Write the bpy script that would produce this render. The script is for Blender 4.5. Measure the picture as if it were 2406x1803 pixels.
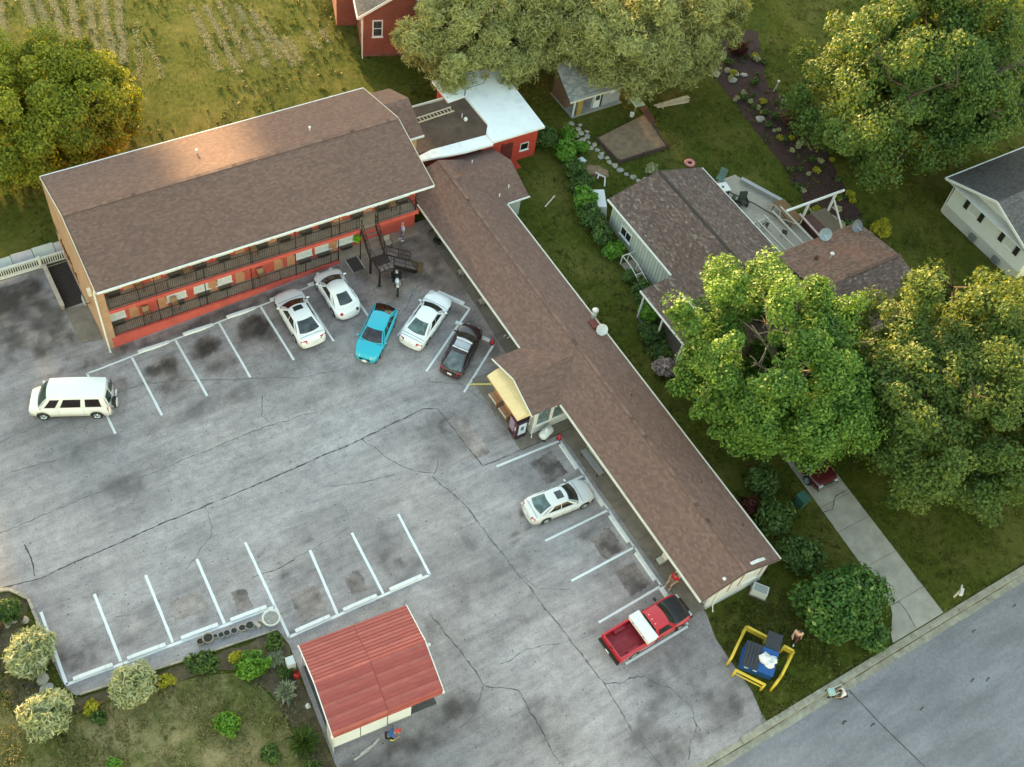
import bpy, bmesh, math, random
import numpy as np
from mathutils import Vector, Matrix

for _o in list(bpy.data.objects):
    bpy.data.objects.remove(_o)
SC = bpy.context.scene
COL = SC.collection
rad = math.radians
R = random.Random(7)
NR = np.random.RandomState(11)

# ---------------------------------------------------------------- camera
# world: x along the motel's long block, y along its single-storey wing, z up (metres)
cam_d = bpy.data.cameras.new('camera')
cam = bpy.data.objects.new('camera', cam_d)
COL.objects.link(cam)
_r = Vector((0.85549067, -0.50482549, 0.11526901))
_u = Vector((0.34986695, 0.72762245, 0.59004974))
_f = Vector((0.38174447, 0.46445323, -0.79909596))
cam.matrix_world = Matrix(((_r.x, _u.x, -_f.x, 0), (_r.y, _u.y, -_f.y, 0), (_r.z, _u.z, -_f.z, 59.95), (0, 0, 0, 1)))
cam_d.sensor_width = 36.0
cam_d.lens = 39.10
cam_d.clip_start = 1.0
cam_d.clip_end = 3000
SC.camera = cam
SC.render.resolution_x = 1024
SC.render.resolution_y = 767

# ---------------------------------------------------------------- sky, sun, exposure
SUN_AZ = math.atan2(0.10, 0.99)      # from +y, turned a little to +x
SUN_EL = rad(7.0)
world = bpy.data.worlds.new('World')
SC.world = world
world.use_nodes = True
wn = world.node_tree.nodes
wl = world.node_tree.links
wn.clear()
sky = wn.new('ShaderNodeTexSky')
sky.sky_type = 'NISHITA'
sky.sun_disc = False
sky.sun_elevation = SUN_EL
sky.sun_rotation = SUN_AZ
sky.altitude = 150
sky.air_density = 1.75
sky.dust_density = 0.8
sky.ozone_density = 1.1
bg = wn.new('ShaderNodeBackground')
bg.inputs['Strength'].default_value = 0.15
wo = wn.new('ShaderNodeOutputWorld')
wl.new(sky.outputs[0], bg.inputs[0])
wl.new(bg.outputs[0], wo.inputs[0])
sun_d = bpy.data.lights.new('sun', 'SUN')
sun_d.energy = 3.3
sun_d.angle = rad(4)
sun_d.color = (1.0, 0.66, 0.30)
sun = bpy.data.objects.new('sun', sun_d)
COL.objects.link(sun)
_sd = Vector((math.sin(SUN_AZ) * math.cos(SUN_EL), math.cos(SUN_AZ) * math.cos(SUN_EL), math.sin(SUN_EL)))
sun.rotation_euler = (-_sd).to_track_quat('-Z', 'Y').to_euler()
sun.location = _sd * 150
SC.view_settings.view_transform = 'Standard'
SC.view_settings.look = 'None'
SC.view_settings.gamma = 1.0
SC.view_settings.use_curve_mapping = False
SC.view_settings.exposure = 2.7

# ---------------------------------------------------------------- terrain
def sm(t):
    t = np.clip(t, 0, 1)
    return t * t * (3 - 2 * t)
def gz(x, y):
    """ground height: the lot climbs towards the inner corner of the motel"""
    return 0.85 * np.clip((np.asarray(x, float) - 4.95) / 17.0, 0, 1) * sm((np.asarray(y, float) - 33.0) / 11.0)
def gzf(x, y):
    return float(gz(x, y))
def gnormal(x, y):
    e = 0.6
    return Vector((-(gzf(x + e, y) - gzf(x - e, y)) / (2 * e), -(gzf(x, y + e) - gzf(x, y - e)) / (2 * e), 1)).normalized()

class Noise:
    def __init__(s, seed, n=64):
        s.n = n
        s.g = np.random.RandomState(seed).rand(n, n)
    def at(s, x, y):
        n = s.n
        xi = np.floor(x).astype(int); yi = np.floor(y).astype(int)
        fx = sm(x - xi); fy = sm(y - yi)
        a = s.g[xi % n, yi % n]; b = s.g[(xi + 1) % n, yi % n]
        c = s.g[xi % n, (yi + 1) % n]; d = s.g[(xi + 1) % n, (yi + 1) % n]
        return (a * (1 - fx) + b * fx) * (1 - fy) + (c * (1 - fx) + d * fx) * fy
    def fbm(s, x, y, sc, octv=4):
        t = 0; w = 0.5; tot = 0
        for i in range(octv):
            t = t + w * s.at(x / sc + 13.7 * i, y / sc + 7.1 * i); tot += w
            sc *= 0.5; w *= 0.55
        return t / tot

# ---------------------------------------------------------------- materials
def newmat(name):
    m = bpy.data.materials.new(name)
    m.use_nodes = True
    nt = m.node_tree
    b = nt.nodes['Principled BSDF']
    return m, nt, b
def nd(nt, t, **k):
    n = nt.nodes.new(t)
    for a, v in k.items():
        setattr(n, a, v)
    return n
def mixrgb(nt, fac, a, b, blend='MIX'):
    n = nt.nodes.new('ShaderNodeMix'); n.data_type = 'RGBA'; n.blend_type = blend
    for sock, v in ((n.inputs[0], fac), (n.inputs[6], a), (n.inputs[7], b)):
        if hasattr(v, 'is_linked') or isinstance(v, bpy.types.NodeSocket):
            nt.links.new(v, sock)
        elif isinstance(v, (int, float)):
            sock.default_value = v
        else:
            sock.default_value = (v[0], v[1], v[2], 1)
    return n.outputs[2]
def ramp(nt, src, stops):
    n = nt.nodes.new('ShaderNodeValToRGB')
    e = n.color_ramp.elements
    while len(e) < len(stops):
        e.new(0.5)
    for i, (p, c) in enumerate(stops):
        e[i].position = p
        e[i].color = (c[0], c[1], c[2], 1) if not isinstance(c, (int, float)) else (c, c, c, 1)
    nt.links.new(src, n.inputs[0])
    return n.outputs[0]
def coords(nt, world=False):
    if world:
        return nt.nodes.new('ShaderNodeNewGeometry').outputs['Position']
    return nt.nodes.new('ShaderNodeTexCoord').outputs['Object']
def noise(nt, co, scale, detail=4, rough=0.55, stretch=None):
    n = nt.nodes.new('ShaderNodeTexNoise')
    n.inputs['Scale'].default_value = scale
    n.inputs['Detail'].default_value = detail
    n.inputs['Roughness'].default_value = rough
    if stretch:
        mp = nt.nodes.new('ShaderNodeMapping'); mp.inputs['Scale'].default_value = stretch[:3]
        if len(stretch) > 3:
            mp.inputs['Rotation'].default_value = (0, 0, stretch[3])
        nt.links.new(co, mp.inputs[0]); co = mp.outputs[0]
    nt.links.new(co, n.inputs['Vector'])
    return n.outputs[0]
def bump(nt, b, src, strength, dist=0.02):
    n = nt.nodes.new('ShaderNodeBump')
    n.inputs['Strength'].default_value = strength
    n.inputs['Distance'].default_value = dist
    nt.links.new(src, n.inputs['Height'])
    nt.links.new(n.outputs[0], b.inputs['Normal'])
def sc3(c, k):
    return (min(1, c[0] * k), min(1, c[1] * k), min(1, c[2] * k))
_MC = {}
def mat(name, c, rough=0.7, metal=0.0, var=0.18, scale=3.0, bmp=0.0, bscale=40, world=False, coat=0.0, dirt=None):
    """plain surface with uneven tone, faint grime and optional relief"""
    if name in _MC:
        return _MC[name]
    m, nt, b = newmat(name)
    co = coords(nt, world)
    n1 = noise(nt, co, scale, 5, 0.6)
    col = mixrgb(nt, ramp(nt, n1, [(0.3, 0.0), (0.7, 1.0)]), sc3(c, 1 - var), sc3(c, 1 + var))
    if dirt:
        n2 = noise(nt, co, scale * 0.6, 6, 0.7)
        col = mixrgb(nt, ramp(nt, n2, [(0.52, 0.0), (0.75, dirt[3])]), col, dirt[:3])
    nt.links.new(col, b.inputs['Base Color'])
    b.inputs['Roughness'].default_value = rough
    b.inputs['Metallic'].default_value = metal
    if coat:
        b.inputs['Coat Weight'].default_value = coat
        b.inputs['Coat Roughness'].default_value = 0.08
    if bmp:
        bump(nt, b, noise(nt, co, bscale, 3), bmp)
    _MC[name] = m
    return m
def paint(name, c, rough=0.32, var=0.03):
    return mat(name, c, rough, 0.0, var, 2.0, 0, coat=0.7, dirt=(c[0] * .75 + .02, c[1] * .74 + .02, c[2] * .72 + .02, 0.35))
def glass(name, c=(0.015, 0.018, 0.02), rough=0.07):
    if name in _MC:
        return _MC[name]
    m, nt, b = newmat(name)
    co = coords(nt)
    n1 = noise(nt, co, 2.5, 3)
    nt.links.new(mixrgb(nt, ramp(nt, n1, [(0.4, 0.0), (0.65, 1.0)]), sc3(c, .7), sc3(c, 1.5)), b.inputs['Base Color'])
    b.inputs['Roughness'].default_value = rough
    b.inputs['IOR'].default_value = 1.5
    _MC[name] = m
    return m
def tintmat(name, stops, rough=0.85, bmp=0.0, bscale=60, grime=None, attr='tint'):
    """colour from a per-piece attribute (each shingle, leaf or stone its own tone)"""
    if name in _MC:
        return _MC[name]
    m, nt, b = newmat(name)
    a = nd(nt, 'ShaderNodeAttribute', attribute_name=attr)
    col = ramp(nt, a.outputs['Fac'], stops)
    if grime:
        co = coords(nt, True)
        col = mixrgb(nt, ramp(nt, noise(nt, co, grime[3], 5, 0.65), [(0.42, 0.0), (0.68, grime[4])]), col, grime[:3])
    nt.links.new(col, b.inputs['Base Color'])
    b.inputs['Roughness'].default_value = rough
    if bmp:
        bump(nt, b, noise(nt, coords(nt, True), bscale, 2), bmp)
    _MC[name] = m
    return m
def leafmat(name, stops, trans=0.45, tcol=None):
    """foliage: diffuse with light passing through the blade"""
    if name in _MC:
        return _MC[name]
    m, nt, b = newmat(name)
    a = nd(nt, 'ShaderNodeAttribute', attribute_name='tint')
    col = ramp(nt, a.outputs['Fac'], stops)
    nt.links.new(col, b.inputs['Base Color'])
    b.inputs['Roughness'].default_value = 0.55
    b.inputs['Specular IOR Level'].default_value = 0.3
    t = nt.nodes.new('ShaderNodeBsdfTranslucent')
    tc = mixrgb(nt, 1.0, col, tcol or (1.5, 1.25, 0.5), 'MULTIPLY')
    nt.links.new(tc, t.inputs[0])
    mx = nt.nodes.new('ShaderNodeMixShader'); mx.inputs[0].default_value = trans
    nt.links.new(b.outputs[0], mx.inputs[1]); nt.links.new(t.outputs[0], mx.inputs[2])
    out = nt.nodes['Material Output']
    nt.links.new(mx.outputs[0], out.inputs[0])
    _MC[name] = m
    return m

# ---------------------------------------------------------------- mesh building
class MB:
    def __init__(s):
        s.v = []; s.f = []; s.t = []
    def add(s, vs, fs, t=0.5):
        o = len(s.v)
        s.v.extend([tuple(p) for p in vs])
        for f in fs:
            s.f.append(tuple(i + o for i in f)); s.t.append(t)
        return s
    def hexa(s, P, t=0.5):      # 4 bottom (ccw) + 4 top
        return s.add(P, [(3, 2, 1, 0), (4, 5, 6, 7), (0, 1, 5, 4), (1, 2, 6, 5), (2, 3, 7, 6), (3, 0, 4, 7)], t)
    def box(s, x0, x1, y0, y1, z0, z1, t=0.5):
        return s.hexa([(x0, y0, z0), (x1, y0, z0), (x1, y1, z0), (x0, y1, z0), (x0, y0, z1), (x1, y0, z1), (x1, y1, z1), (x0, y1, z1)], t)
    def obox(s, c, size, rz=0.0, rx=0.0, ry=0.0, t=0.5):
        M = Matrix.Translation(c) @ Matrix.Rotation(rz, 4, 'Z') @ Matrix.Rotation(ry, 4, 'Y') @ Matrix.Rotation(rx, 4, 'X')
        a, b, d = size[0] / 2, size[1] / 2, size[2] / 2
        return s.hexa([M @ Vector(p) for p in ((-a, -b, -d), (a, -b, -d), (a, b, -d), (-a, b, -d), (-a, -b, d), (a, -b, d), (a, b, d), (-a, b, d))], t)
    def bar(s, p, q, w, h=None, t=0.5):
        p = Vector(p); q = Vector(q); d = (q - p).normalized()
        up = Vector((0, 0, 1)) if abs(d.z) < 0.95 else Vector((1, 0, 0))
        sd = d.cross(up).normalized(); up = sd.cross(d).normalized()
        sd = sd * w / 2; up = up * (h or w) / 2
        return s.hexa([p - sd - up, p + sd - up, q + sd - up, q - sd - up, p - sd + up, p + sd + up, q + sd + up, q - sd + up], t)
    def tube(s, pts, r, n=8, t=0.5, cap=True):
        pts = [Vector(p) for p in pts]
        rs = r if isinstance(r, (list, tuple)) else [r] * len(pts)
        rings = []
        for i, p in enumerate(pts):
            d = (pts[min(i + 1, len(pts) - 1)] - pts[max(i - 1, 0)]).normalized()
            up = Vector((0, 0, 1)) if abs(d.z) < 0.95 else Vector((1, 0, 0))
            a = d.cross(up).normalized(); b = d.cross(a).normalized()
            rings.append([p + (a * math.cos(2 * math.pi * k / n) + b * math.sin(2 * math.pi * k / n)) * rs[i] for k in range(n)])
        vs = [q for g in rings for q in g]
        fs = []
        for i in range(len(pts) - 1):
            for k in range(n):
                k2 = (k + 1) % n
                fs.append((i * n + k2, i * n + k, (i + 1) * n + k, (i + 1) * n + k2))
        if cap:
            fs.append(tuple(range(n))); fs.append(tuple((len(pts) - 1) * n + k for k in reversed(range(n))))
        return s.add(vs, fs, t)
    def lathe(s, prof, c=(0, 0, 0), n=20, axis='z', t=0.5):
        vs = []; fs = []
        for (r, z) in prof:
            for k in range(n):
                a = 2 * math.pi * k / n
                p = (r * math.cos(a), r * math.sin(a), z)
                if axis == 'y':
                    p = (p[0], p[2], p[1])
                elif axis == 'x':
                    p = (p[2], p[0], p[1])
                vs.append((c[0] + p[0], c[1] + p[1], c[2] + p[2]))
        for i in range(len(prof) - 1):
            for k in range(n):
                k2 = (k + 1) % n
                q = (i * n + k, i * n + k2, (i + 1) * n + k2, (i + 1) * n + k)
                fs.append(q if axis != 'y' else q[::-1])
        return s.add(vs, fs, t)
    def prism(s, poly, z0, z1, t=0.5):
        n = len(poly)
        zs0 = z0 if isinstance(z0, (list, tuple)) else [z0] * n
        zs1 = z1 if isinstance(z1, (list, tuple)) else [z1] * n
        vs = [(p[0], p[1], a) for p, a in zip(poly, zs0)] + [(p[0], p[1], b) for p, b in zip(poly, zs1)]
        fs = [tuple(reversed(range(n))), tuple(range(n, 2 * n))]
        for i in range(n):
            j = (i + 1) % n
            fs.append((i, j, n + j, n + i))
        return s.add(vs, fs, t)
    def blob(s, c, rad3, seed=0, amp=0.15, nu=10, nv=7, t=0.5):
        rr = random.Random(seed)
        ph = [(rr.uniform(0, 6), rr.uniform(1, 3), rr.uniform(0, 6)) for _ in range(4)]
        vs = []; fs = []
        for j in range(nv + 1):
            th = math.pi * j / nv
            for i in range(nu):
                a = 2 * math.pi * i / nu
                k = 1 + amp * sum(math.sin(p[1] * a * (1 if q % 2 else 2) // 1 + p[0]) * math.sin(p[1] * th + p[2]) for q, p in enumerate(ph)) * 0.5
                vs.append((c[0] + rad3[0] * k * math.sin(th) * math.cos(a), c[1] + rad3[1] * k * math.sin(th) * math.sin(a), c[2] + rad3[2] * k * math.cos(th)))
        for j in range(nv):
            for i in range(nu):
                i2 = (i + 1) % nu
                fs.append((j * nu + i, (j + 1) * nu + i, (j + 1) * nu + i2, j * nu + i2))
        return s.add(vs, fs, t)
    def mesh(s, name, smooth=False):
        me = bpy.data.meshes.new(name)
        me.from_pydata(s.v, [], s.f)
        at = me.attributes.new('tint', 'FLOAT', 'FACE')
        at.data.foreach_set('value', s.t)
        if smooth:
            me.polygons.foreach_set('use_smooth', [True] * len(s.f))
        me.update()
        return me
    def build(s, name, m, parent=None, smooth=False):
        o = bpy.data.objects.new(name, s.mesh(name, smooth))
        o.data.materials.append(m)
        COL.objects.link(o)
        if parent:
            o.parent = parent
        return o
def B(x0, x1, y0, y1, z0, z1):
    return MB().box(x0, x1, y0, y1, z0, z1)
def tag(o, label=None, cat=None, group=None, kind=None):
    if label: o['label'] = label
    if cat: o['category'] = cat
    if group: o['group'] = group
    if kind: o['kind'] = kind
    return o
def thing(name, label, cat, loc=(0, 0, 0), rz=0.0, group=None):
    o = bpy.data.objects.new(name, None)
    o.empty_display_size = 0.3
    COL.objects.link(o)
    o.location = loc
    o.rotation_euler = (0, 0, rz)
    return tag(o, label, cat, group)
def on_ground(name, label, cat, x, y, rz=0.0, group=None, dz=0.0, tilt=False):
    o = thing(name, label, cat, (x, y, gzf(x, y) + dz), rz, group)
    if tilt:
        n = gnormal(x, y)
        f = Vector((math.cos(rz), math.sin(rz), 0)); f = (f - n * f.dot(n)).normalized()
        l = n.cross(f)
        o.rotation_euler = Matrix(((f.x, l.x, n.x), (f.y, l.y, n.y), (f.z, l.z, n.z))).to_euler()
    return o
def copy_tree(o, parent=None):
    c = o.copy(); COL.objects.link(c); c.parent = parent
    for ch in list(o.children):
        copy_tree(ch, c)
    return c
def fastmesh(name, co, npf, tint, m, parent=None, smooth=False):
    """co: (F*npf,3) array of separate faces"""
    F = len(co) // npf
    me = bpy.data.meshes.new(name)
    me.vertices.add(F * npf); me.vertices.foreach_set('co', np.ascontiguousarray(co, dtype=np.float32).ravel())
    me.loops.add(F * npf); me.loops.foreach_set('vertex_index', np.arange(F * npf, dtype=np.int32))
    me.polygons.add(F)
    me.polygons.foreach_set('loop_start', np.arange(0, F * npf, npf, dtype=np.int32))
    me.polygons.foreach_set('loop_total', np.full(F, npf, dtype=np.int32))
    at = me.attributes.new('tint', 'FLOAT', 'FACE')
    at.data.foreach_set('value', np.ascontiguousarray(tint, dtype=np.float32))
    me.update(calc_edges=True)
    me.validate()
    me.materials.append(m)
    o = bpy.data.objects.new(name, me)
    COL.objects.link(o)
    if parent:
        o.parent = parent
    return o
def pip(x, y, poly):
    """points in polygon, vectorised"""
    x = np.asarray(x); y = np.asarray(y)
    c = np.zeros(x.shape, bool)
    n = len(poly)
    for i in range(n):
        x0, y0 = poly[i]; x1, y1 = poly[(i + 1) % n]
        if y0 == y1:
            continue
        c ^= ((y0 > y) != (y1 > y)) & (x < (x1 - x0) * (y - y0) / (y1 - y0) + x0)
    return c
def seg_nearest(x, y, poly):
    best = np.full(x.shape, 1e9); bx = x.copy(); by = y.copy()
    n = len(poly)
    for i in range(n):
        x0, y0 = poly[i]; x1, y1 = poly[(i + 1) % n]
        dx, dy = x1 - x0, y1 - y0
        t = np.clip(((x - x0) * dx + (y - y0) * dy) / (dx * dx + dy * dy + 1e-9), 0, 1)
        px, py = x0 + t * dx, y0 + t * dy
        d = (px - x) ** 2 + (py - y) ** 2
        k = d < best
        best = np.where(k, d, best); bx = np.where(k, px, bx); by = np.where(k, py, by)
    return np.sqrt(best), bx, by
def sheet(name, poly, cell, dz, m, attrs=None, parent=None, box=None):
    """ground-following sheet with a clean outline; attrs: dict name -> f(x,y)"""
    xs = [p[0] for p in poly]; ys = [p[1] for p in poly]
    x0, x1, y0, y1 = box or (min(xs), max(xs), min(ys), max(ys))
    nx = int(math.ceil((x1 - x0) / cell)); ny = int(math.ceil((y1 - y0) / cell))
    gx, gy = np.meshgrid(np.linspace(x0, x1, nx + 1), np.linspace(y0, y1, ny + 1), indexing='ij')
    cxm = (gx[:-1, :-1] + gx[1:, 1:]) / 2; cym = (gy[:-1, :-1] + gy[1:, 1:]) / 2
    ins = pip(cxm, cym, poly)
    used = np.zeros(gx.shape, int)
    for a in (0, 1):
        for b in (0, 1):
            used[a:a + nx, b:b + ny] += ins
    bnd = (used > 0) & (used < 4)
    d, px, py = seg_nearest(gx[bnd], gy[bnd], poly)
    ok = d < cell * 1.1
    tx = gx[bnd]; ty = gy[bnd]
    tx[ok] = px[ok]; ty[ok] = py[ok]
    gx[bnd] = tx; gy[bnd] = ty
    idx = -np.ones(gx.shape, int)
    sel = used > 0
    idx[sel] = np.arange(sel.sum())
    X = gx[sel]; Y = gy[sel]
    co = np.stack([X, Y, gz(X, Y) + dz], 1)
    i, j = np.nonzero(ins)
    q = np.stack([idx[i, j], idx[i + 1, j], idx[i + 1, j + 1], idx[i, j + 1]], 1)
    me = bpy.data.meshes.new(name)
    F = len(q)
    me.vertices.add(len(co)); me.vertices.foreach_set('co', co.astype(np.float32).ravel())
    me.loops.add(F * 4); me.loops.foreach_set('vertex_index', q.astype(np.int32).ravel())
    me.polygons.add(F)
    me.polygons.foreach_set('loop_start', np.arange(0, F * 4, 4, dtype=np.int32))
    me.polygons.foreach_set('loop_total', np.full(F, 4, dtype=np.int32))
    me.polygons.foreach_set('use_smooth', np.ones(F, dtype=bool))
    for k, fn in (attrs or {}).items():
        at = me.attributes.new(k, 'FLOAT', 'POINT')
        at.data.foreach_set('value', np.ascontiguousarray(fn(X, Y), dtype=np.float32))
    me.update(calc_edges=True)
    me.validate()
    me.materials.append(m)
    o = bpy.data.objects.new(name, me)
    COL.objects.link(o)
    if parent:
        o.parent = parent
    return o
def ribbon(mb, pts, w, dz, jit=0.0, step=0.35, wv=0.0, seed=1, t=0.5):
    """flat strip laid on the ground along a polyline"""
    rr = random.Random(seed)
    P = []
    for k in range(len(pts) - 1):
        a, b = pts[k], pts[k + 1]
        n = max(1, int(math.hypot(b[0] - a[0], b[1] - a[1]) / step))
        for i in range(n + (k == len(pts) - 2)):
            s = i / n
            P.append([a[0] + (b[0] - a[0]) * s, a[1] + (b[1] - a[1]) * s])
    o = 0.0
    L = []
    for i, p in enumerate(P):
        q0 = P[max(0, i - 1)]; q1 = P[min(len(P) - 1, i + 1)]
        dx, dy = q1[0] - q0[0], q1[1] - q0[1]
        l = math.hypot(dx, dy) or 1
        nx, ny = -dy / l, dx / l
        o = o * 0.7 + rr.uniform(-jit, jit)
        ww = w * (1 + rr.uniform(-wv, wv)) / 2
        x, y = p[0] + nx * o, p[1] + ny * o
        for sg in (1, -1):
            xx, yy = x + nx * ww * sg, y + ny * ww * sg
            L.append((xx, yy, gzf(xx, yy) + dz))
    fs = [(2 * i, 2 * i + 1, 2 * i + 3, 2 * i + 2) for i in range(len(P) - 1)]
    mb.add(L, fs, t)
    return mb

# ================================================================ SETTING: ground, lot, road
N1, N2, N3 = Noise(3), Noise(5), Noise(9)

LOT = [(-40, 57.4), (-40, 35.4), (-4.84, 34.9), (-4.4, 34.75), (-3.66, 33.77), (-3.65, 31.46), (-3.43, 27.96), (-3.1, 27.2), (7.8, 25.78),
       (8.0, 24.6), (7.42, 17.4), (7.0, 6.0), (10, 8.0), (29.7, 8.0), (29.66, 8.39), (30.04, 9.88), (30.02, 11.54), (30.08, 13.49),
       (30.62, 15.3), (29.5, 15.4), (29.45, 29.9), (26.5, 29.95), (26.3, 36.2), (29.45, 36.3), (29.45, 48.8), (30.5, 49.2), (30.5, 50.1), (6.2, 50.1), (6.1, 57.4)]
BED = [(61.3, 57.2), (60.5, 52.8), (59.8, 46.2), (59.4, 44.5), (58.2, 37.4), (58.3, 33.2), (62.4, 31.5), (62.0, 35.8), (63.6, 41.5), (64.9, 46.7), (64.8, 53), (68.6, 58.4), (66, 61)]
GARDEN = [(-3.75, 33.6), (-4.5, 34.7), (-6, 35), (-7.2, 34.2), (-6.6, 30), (-6.0, 27.3), (-3.3, 26.9), (7.8, 25.6), (8.0, 24.5), (7.4, 17), (6.0, 14), (6.3, 18), (6.1, 22.2), (5.4, 24.4), (3, 25.3), (-1, 26.1), (-3.6, 26.3), (-4.6, 28), (-4.6, 32)]

def wob(poly, amp, step=.7, seed=2):
    rr = random.Random(seed); out = []
    for i in range(len(poly)):
        a, c = poly[i], poly[(i + 1) % len(poly)]; n = max(1, int(math.hypot(c[0] - a[0], c[1] - a[1]) / step))
        for k in range(n): out.append((a[0] + (c[0] - a[0]) * k / n + rr.uniform(-amp, amp), a[1] + (c[1] - a[1]) * k / n + rr.uniform(-amp, amp)))
    return out
BED = wob(BED, .22); GARDEN = wob(GARDEN, .16, .5)
def ell(x, y, cx, cy, rx, ry, soft=0.28, nz=0.5):
    d = (np.abs((x - cx) / rx) ** 2.6 + np.abs((y - cy) / ry) ** 2.6) ** (1 / 2.6) + nz * (N2.fbm(x + 3 * cx, y, 1.3, 5) - 0.5) * 3.0
    return sm((1 + soft - d) / (2 * soft))
STAINS = [  # oil and sealer patches, darker areas along the buildings: x, y, rx, ry, strength
    (5.6, 45.7, .6, .7, .6), (8.7, 45.9, 1.1, .9, 1.0), (11.7, 46.1, 1.0, .9, 1.1), (14.9, 46.3, .9, .8, 1.0), (8.6, 44.6, 1.3, 1.8, .4), (11.7, 44.8, 1.3, 1.8, .4), (14.7, 45.0, 1.3, 1.8, .4), (-1.9, 29.6, 1.3, 1.5, .45), (1.0, 29.3, 1.3, 1.5, .4), (6.9, 29.0, 1.2, 1.6, .3), (9.8, 27.2, 1.3, 2.0, .4), (15.6, 27.0, 1.2, 1.6, .4), (27.0, 20.3, 1.6, 3.2, .35), (8.7, 44.2, .8, .5, .4), (12.0, 44.4, .9, .5, .35),
    (15.4, 26.7, .8, .8, .55), (3.7, 28.8, 1.1, .8, .35), (.6, 29.0, 1.0, .8, .4), (-2, 29.0, 1.1, .8, .5),
    (11.6, 30.2, .5, .25, .6), (8.9, 30.6, .3, .2, .6), (-.6, 32.4, .55, .2, .7), (9.6, 28.7, .3, .25, .4),
    (27.4, 26.0, .9, .5, .5), (27.2, 22.8, .8, .4, .5), (27.3, 16.4, 1.2, .7, .5),
    (23.3, 24.9, .8, .16, .8), (22.6, 24.3, .5, .14, .7), (24.1, 25.9, .3, .25, .8),
    (26.2, 12.8, 2.2, 1.6, .55), (22.6, 11.0, 1.4, .9, .45), (18.6, 13.6, 1.6, 1.4, .5), (16.0, 21.2, 1.1, 1.6, .5), (14.8, 17.4, .9, .9, .45), (12.5, 16.6, 2.2, 1.0, .5), (9.5, 15.8, 2.5, 1.2, .45), (25.0, 9.5, 1.6, .9, .6), (27.8, 10.0, 1.2, 1.2, .5),
    (22.4, 33.8, 1.0, 1.0, .35), (23.1, 33.0, .7, 1.2, .35), (21.2, 32.0, 1.1, .8, .35), (17.7, 22.5, .8, 1.2, .35), (20.4, 26.5, .5, 1.6, .3), (19.8, 19.6, 1.4, .8, .35), (17.0, 30.2, 1.0, .5, .3),
    (25.8, 46.5, 2.4, 2.4, .36), (27.8, 46.6, 1.5, 2.6, .42), (23.8, 47.8, 1.3, 1.4, .4), (24.6, 44.6, .8, .8, .4), (28.4, 42.8, .9, 3.4, .4), (28.6, 38.6, .7, 2.4, .45), (26.4, 42.0, 2.0, .8, .3),
    (1.5, 53.5, 3.6, 3.0, .85), (-1.5, 55.5, 5.0, 1.8, .8), (3.4, 50.3, 1.5, 1.4, .45), (5.4, 48.4, 1.4, .6, .6), (13, 48.2, 8.0, .45, .75), (-3, 50.5, 2.0, 1.2, .4), (-4, 45.5, 2, 1.0, .35),
    (19.0, 45.0, 3.2, 2.4, .35), (10, 41.6, 5, .5, .4), (17.5, 39.2, 2.0, 1.0, .3), (2.5, 41.5, 1.5, 1.2, .35), (3.5, 38.0, 1.2, 1.0, .35), (-1.5, 34.6, 2.0, .5, .35)]
def lot_tone(x, y):
    t = 0.66 + 0.36 * (N1.fbm(x, y, 7.0, 5) - 0.5) + 0.34 * (N2.fbm(x + y * .35, (y - x * .35) * 0.6, 2.2, 4) - 0.5)
    mott = .35 + 1.3 * np.clip((N3.fbm(x * 1.0, y * 1.0, .9, 4) - .3) / .4, 0, 1)
    for (cx, cy, rx, ry, k) in STAINS:
        t = t - 0.33 * k * ell(x, y, cx, cy, rx, ry) * mott
    band = np.sin((y - 0.06 * x) * 2.2 + 2.2 * N3.fbm(x, y, 5, 3)) * 0.045 * sm((y - 12) / 6) # faint wheel tracks along the aisle
    t = t + band
    # lighter areas in the middle of the lot and nearer the street
    t = t + 0.10 * ell(x, y, 14, 36, 9, 5, .4) + 0.10 * ell(x, y, 22, 17, 5, 6, .4)
    return np.clip(t, 0, 1)
def lot_brown(x, y):
    b = 0.30 * N3.fbm(x, y, 6, 3)
    for (cx, cy, rx, ry, k) in STAINS:
        b = b + (0.4 if cy > 43 else 0.18) * k * ell(x, y, cx, cy, rx * .9, ry * .9)
    b = b + 0.65 * ell(x, y, 27, 46.4, 4.5, 3.6, .5) + .35 * ell(x, y, 28.8, 40, 1.4, 6, .5)
    return np.clip(b, 0, 1)

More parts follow.
